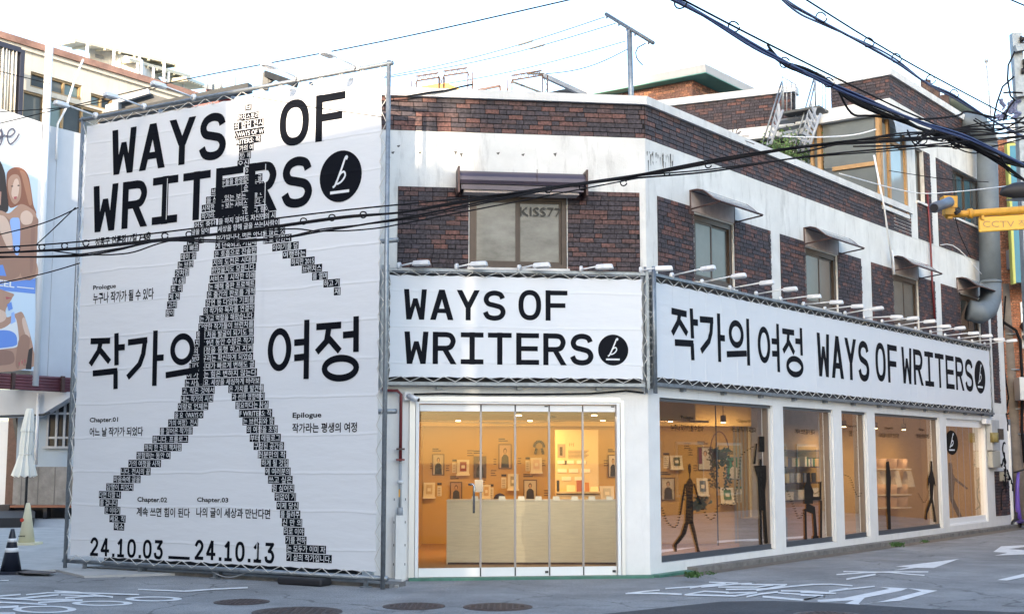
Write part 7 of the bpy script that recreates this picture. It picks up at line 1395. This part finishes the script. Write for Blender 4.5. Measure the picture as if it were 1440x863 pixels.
# ================================================================= overhead cables
def cable(label, pts, r=.02, m=CABLE, sag=True, strands=1, spread=.04, rings=None, cat='cable', group=None, rr=.07, name='overhead_cable'):
    """pts: (px, py, forward distance)"""
    P = [aty(*p) for p in pts]
    if len(P) > 2: P = smooth3(P, 5)
    t = thing(name, label, cat, P[0], group); rnd = random.Random(int(pts[0][0]*7+pts[0][1]))
    for s in range(strands):
        ph = rnd.random()*6; o = [Vector((0, spread*math.sin(ph+i*.22+s*2), spread*math.cos(ph*2+i*.27+s*1.3))) if strands > 1 else Vector((0, 0, 0)) for i in range(len(P))]
        m_ = MB(); m_.tube([p+q_ for p, q_ in zip(P, o)], r*(1 if s == 0 else .75), 6); m_.build('strand', m if s % 2 == 0 else CABLEB if m is CABLEB else CABLE, t, True)
    if rings:
        for (x, y, d) in rings:
            c = aty(x, y, d); m_ = MB(); m_.tube([c+Vector((rr*math.cos(a), .25*rr*math.sin(a*2), rr*math.sin(a))) for a in [2*math.pi*i/12+.4 for i in range(12)]], .008, 5); m_.build('ring', CABLE, t, True)
    return t
D1 = lambda x: 11+(x-940)/500*6
cable('thick blue black bundle crossing the sky from the top centre down to the right', [(935, -8, D1(935)), (1000, 30, D1(1000)), (1060, 66, D1(1060)), (1110, 90, D1(1110)), (1165, 117, D1(1165)), (1235, 148, D1(1235)), (1300, 175, D1(1300)), (1365, 196, D1(1365)), (1450, 236, D1(1450))], .015, CABLEB, strands=5, spread=.022, rings=[(957, 4, D1(957)), (1032, 38, D1(1032)), (1104, 88, D1(1104)), (1166, 116, D1(1166))], rr=.055)
cable('thin black wire above the thick blue bundle', [(945, -8, D1(945)), (1080, 62, D1(1080)), (1250, 146, D1(1250)), (1330, 182, D1(1330)), (1450, 240, D1(1450))], .010)
D2 = lambda x: 12+(x-1080)/360*7
cable('second thick bundle from the top edge down to the far right', [(1090, -8, D2(1090)), (1120, 14, D2(1120)), (1155, 31, D2(1155)), (1220, 63, D2(1220)), (1260, 86, D2(1260)), (1303, 118, D2(1303)), (1340, 136, D2(1340)), (1385, 163, D2(1385)), (1450, 198, D2(1450))], .015, CABLEB, strands=4, spread=.022, rings=[(1155, 25, D2(1155)), (1222, 60, D2(1222)), (1261, 82, D2(1261)), (1309, 112, D2(1309)), (1342, 132, D2(1342))], rr=.06)
cable('thin messenger wire above the second bundle', [(1126, -5, D2(1126)), (1220, 54, D2(1220)), (1310, 106, D2(1310)), (1450, 180, D2(1450))], .010)
cable('thin wire cutting the top right corner of the sky', [(1412, -4, 16), (1450, 12, 16)], .01)
cable('long thin wire crossing the sky above the tall banner from lower left', [(-10, 176, 24), (140, 140, 22), (270, 110, 20), (540, 58, 17), (810, -2, 15)], .009)
D3 = lambda x: 13+abs(x-300)/1140*4
cable('main black cable running from the left edge across the banners to the right', [(-10, 357, 15), (110, 350, 14.3), (230, 336, 14), (355, 322, 13.8), (480, 306, 13.8), (560, 300, 13.8), (650, 284, 14), (780, 262, 14.2), (905, 245, 14.4), (1040, 222, 14.8), (1150, 205, 15.2), (1250, 198, 15.6), (1450, 184, 17)], .013, strands=2, spread=.012,
      rings=[(24, 350, 14.8), (59, 348, 14.6), (91, 346, 14.5), (121, 342, 14.4), (169, 341, 14.3), (201, 338, 14.2), (232, 332, 14), (266, 330, 14), (427, 311, 13.8), (467, 306, 13.8), (511, 302, 13.8), (771, 267, 14.2), (819, 263, 14.2), (877, 257, 14.3), (938, 243, 14.5), (996, 232, 14.6)], rr=.035)
cable('thin hanger wire just above the main cable', [(-10, 348, 15), (110, 340, 14.3), (300, 318, 13.9), (480, 296, 13.8), (640, 280, 14), (830, 258, 14.2), (1040, 218, 14.8), (1250, 192, 15.6), (1450, 178, 17)], .009)
cable('lower slack cable that meets the main cable on the tall banner', [(-10, 361, 15), (100, 359, 14.4), (160, 352, 14.1), (230, 339, 13.9), (330, 339, 13.8), (400, 333, 13.8), (450, 324, 13.8), (500, 318, 13.8), (590, 304, 13.8), (720, 276, 14), (860, 252, 14.3), (1000, 240, 14.7), (1130, 222, 15), (1280, 208, 16), (1450, 190, 17)], .011, strands=2, spread=.015)
cable('thin loose loop hanging below the main cable on the tall banner', [(70, 352, 14.5), (120, 358, 14.3), (180, 356, 14.1), (225, 342, 14), (270, 334, 14), (400, 322, 13.8), (450, 325, 13.8), (520, 322, 13.8), (600, 308, 13.8), (900, 250, 14.3)], .008)
for k, (pts, lb) in enumerate([([(-10, 332, 20), (60, 314, 19), (110, 292, 18.5)], 'thin wire rising towards the tall banner at the left'), ([(-10, 400, 20), (60, 385, 19), (112, 370, 18.5)], 'thin pale wire across the blue poster band'), ([(50, 345, 20), (75, 322, 20), (106, 292, 18.5)], 'short thin wire between poster and banner'), ([(-10, 98, 26), (70, 118, 25)], 'thin dark wire before the upper left windows'), ([(-10, 158, 24), (120, 148, 23), (235, 120, 22)], 'thin wire passing over the script poster')]): cable(lb, pts, .009)
# tangle at the right
D4 = 17
for k, (pts, lb, r, s) in enumerate([
 ([(1080, 66, 14), (1103, 88, 14.2), (1135, 103, 14.4), (1165, 118, 15), (1200, 141, 15.5), (1270, 168, 16), (1310, 186, 16.5), (1370, 206, 17), (1450, 262, 18)], 'heavy bundle dipping across the bay window to the right edge', .024, 4),
 ([(1176, 121, 15), (1197, 159, 15.5), (1225, 163, 15.8), (1290, 168, 16), (1345, 163, 16.6), (1360, 157, 16.8), (1400, 166, 17)], 'black cable dropping from the bundle over the bay window', .02, 1),
 ([(1120, 213, 15), (1190, 198, 15.4), (1262, 190, 15.8), (1310, 188, 16.4), (1380, 176, 17), (1450, 168, 17.6)], 'cable joining the knot from the bay window side', .017, 2),
 ([(1200, 206, 16), (1300, 205, 16.4), (1380, 208, 17), (1420, 200, 17.2), (1450, 192, 17.4)], 'slack cable below the knot at the right', .015, 1),
 ([(1275, 183, 16.2), (1285, 200, 16.3), (1300, 194, 16.4), (1325, 200, 16.5), (1340, 185, 16.6), (1320, 178, 16.5), (1300, 190, 16.4), (1290, 202, 16.3), (1310, 186, 16.3)], 'coiled cable loops in the knot of wires', .014, 2),
 ([(1315, 183, 16.5), (1335, 194, 16.6), (1362, 200, 16.8), (1385, 208, 17), (1372, 212, 17), (1345, 206, 16.8), (1325, 190, 16.6)], 'second group of cable loops right of the knot', .016, 3),
 ([(1340, 186, 16.6), (1380, 182, 17), (1410, 185, 17.3), (1450, 178, 17.5)], 'cable leaving the knot level to the right edge', .016, 2),
 ([(1345, 190, 16.6), (1395, 218, 17), (1415, 228, 17.2), (1450, 234, 17.6)], 'thick cable sinking from the knot to the blue sign', .028, 4),
 ([(1405, 220, 17), (1420, 240, 17.2), (1450, 256, 17.5)], 'loose cable ends hanging before the blue sign', .014, 2),
 ([(1370, 170, 17), (1400, 180, 17.2), (1425, 172, 17.3), (1450, 158, 17.6)], 'crossing cable beside the steel pole foot', .014, 2),
 ([(1250, 240, 22), (1330, 252, 22), (1390, 256, 22)], 'thin wire before the third storey windows', .009, 1),
 ([(1180, 244, 20), (1280, 270, 21), (1340, 270, 21), (1430, 260, 20)], 'white cable slung over the yellow camera arm', .012, 1),
 ([(1255, 340, 26), (1285, 341, 26.5), (1300, 350, 27), (1340, 345, 27.5), (1380, 385, 28)], 'thin cable looping along the white wall under the third storey', .012, 1),
 ([(1342, 300, 26), (1350, 330, 26.5), (1365, 362, 27)], 'thin cable hanging on the dark brick beside the duct', .012, 1),
 ([(1100, 192, 24), (1150, 193, 23.5), (1200, 190, 23), (1232, 182, 23)], 'white hose slung along the bay window', .018, 1),
 ([(545, 258, 14), (420, 148, 14.5), (370, 135, 15)], 'thin wire on the tall banner below OF', .007, 1)]):
    if lb.startswith('thin wire on the tall banner'): pts = [(355, 136, 15.5), (400, 144, 15.3), (440, 151, 15.2), (540, 165, 15)]
    cable(lb, pts, r*.75, CABLE if 'white' not in lb else LAMPW, strands=s, spread=.035 if s > 1 else 0, rings=[(1296, 196, 16.4), (1345, 202, 16.7)] if 'knot of' in lb else None)

# ================================================================= unseen street behind and beside the camera, with blocks added to shape the sun
GRB = mat('grey_brown_brick_render', (.28, .22, .19), .8, var=.15)
SH = Vector((-.30, -.954)).normalized(); EH = Vector((-SH.y, SH.x))   # to the right as seen along the street front
def occ(label, s0, s1, h, t0=12.0, dep=8, m=None):  # block out of view; roofs and widths set to shape sun and shade
    F2 = Fr(SH*t0+EH*s1, -EH); L = s1-s0; t = thing('unseen_building', label, 'building', (*(SH*t0+EH*s1), 0))
    m_ = MB(); m_.box(F2, 0, L, 0, h, -dep, 0); m_.build('wall', m or GRB, t)
    m_ = MB(); m_.box(F2, 0, L, h, h+.001, -dep, 0) if 0 else None
    z = 1.0
    while z < h-2.2 and L > 2:
        u = .7
        while u < L-1.6: m_ = MB(); m_.box(F2, u, u+1.3, z, z+1.4, .001, .03); m_.build('window', DGLASS, t); u += 2.3
        z += 3
occ('unseen grey brown block added far left behind the camera to shape the sun', -32, -15.5, 18.1)
occ('unseen long block added behind the camera to shade the tall banner', -15.5, -9.0, 14.1)
occ('unseen added block with its roof set low to let sun onto the banner top', -9.0, -6.32, 12.72)
occ('unseen thin upright block added to cut the sun beside the wall streak', -6.32, -6.12, 14.4)
occ('unseen narrow low block added to let a streak of sun onto the front', -6.12, -5.87, 12.72)
occ('unseen tall cream block added far behind the camera to shade the front and roofs', -5.87, 9, 29, t0=40, m=CREAM)
occ('unseen grey brown block added far behind the camera to shade the right side', 9.2, 24, 20, t0=40)
t = thing('unseen_building', 'unseen brown block added beside the paved lot, left of the picture, to dim the tall banner', 'building', (-13, 3, 0)); m_ = MB(); WS = Fr((-13, 3), (0, 1)); m_.box(WS, 0, 19, 0, 12, -7, 0); m_.build('wall', GRB, t)  # added block out of view, cuts the sky light on the tall banner
m_ = MB()
for z in (1, 4, 7, 10):
    for u in range(8): m_ = MB(); m_.box(WS, .8+u*2.3, 2.1+u*2.3, z, z+1.3, .001, .03); m_.build('window', DGLASS, t)
occ('low cream shop across the street behind the camera', -5.8, 6, 4.2, m=CREAM)
FR2 = Fr(RT.W(62, 0, 9.5).xy, -RT.d)
for k, (a, b, h, m) in enumerate([(0, 20, 8, GRB), (20.2, 40, 6.5, GRB), (40.2, 57, 6, OMORT)]):
    t = thing('unseen_building', ['brown building across the side street, farthest from the camera', 'grey brown building across the side street, the middle one', 'brick red building across the side street, nearest the camera'][k], 'building', FR2.W(a, 0)); m_ = MB(); m_.box(FR2, a, b, 0, h, -7, 0); m_.build('wall', m, t)
    z = .5
    while z < h-2:
        u = a+.6
        while u < b-2: m_ = MB(); m_.box(FR2, u, u+1.6, z, z+1.6, .001, .04); w_ = m_.build('window', ALUD, t); m_ = MB(); m_.box(FR2, u+.08, u+1.52, z+.08, z+1.52, .041, .05); m_.build('pane', DGLASS, w_); u += 2.4
        z += 3
def car(u, o_, label, m):
    F_ = Fr(RT.W(u, 0, o_).xy, RT.d); t = thing('parked_car', label, 'car', F_.W(0, 0)); L = 4.3; W = 1.75
    side = [(0, .35), (.1, .75), (.9, .9), (1.5, 1.38), (3.1, 1.42), (3.9, .95), (4.25, .85), (4.3, .35)]
    m_ = MB(); m_.poly3([F_.W(a, z, 0) for a, z in side], Vector((*( -F_.n*W), 0))); o = recalc(m_.build('body', m, t)); bv = o.modifiers.new('round', 'BEVEL'); bv.width = .1; bv.segments = 3
    for sd, oo in (('near', .012), ('far', -W-.012)):
        m_ = MB(); m_.face([F_.W(a, z, oo) for a, z in [(1.15, .95), (1.6, 1.32), (3.0, 1.35), (3.6, .97)]]); m_.build('side_window', DGLASS, t)
        for a in (.85, 3.4): m_ = MB(); m_.tube([F_.W(a, .32, oo), F_.W(a, .32, oo-(.2 if oo > 0 else -.2))], .32, 18); w_ = m_.build('wheel', BLACK, t, True); m_ = MB(); m_.tube([F_.W(a, .32, oo+(.01 if oo > 0 else -.01)), F_.W(a, .32, oo)], .19, 14); m_.build('rim', ALU, w_)
car(27, 8.2, 'white parked car across the side street, outside the picture on the right', PAINTC); car(34, 8.0, 'silver parked car across the side street, farther than the white one', ALU)

bpy.data.scenes.remove(TSC)
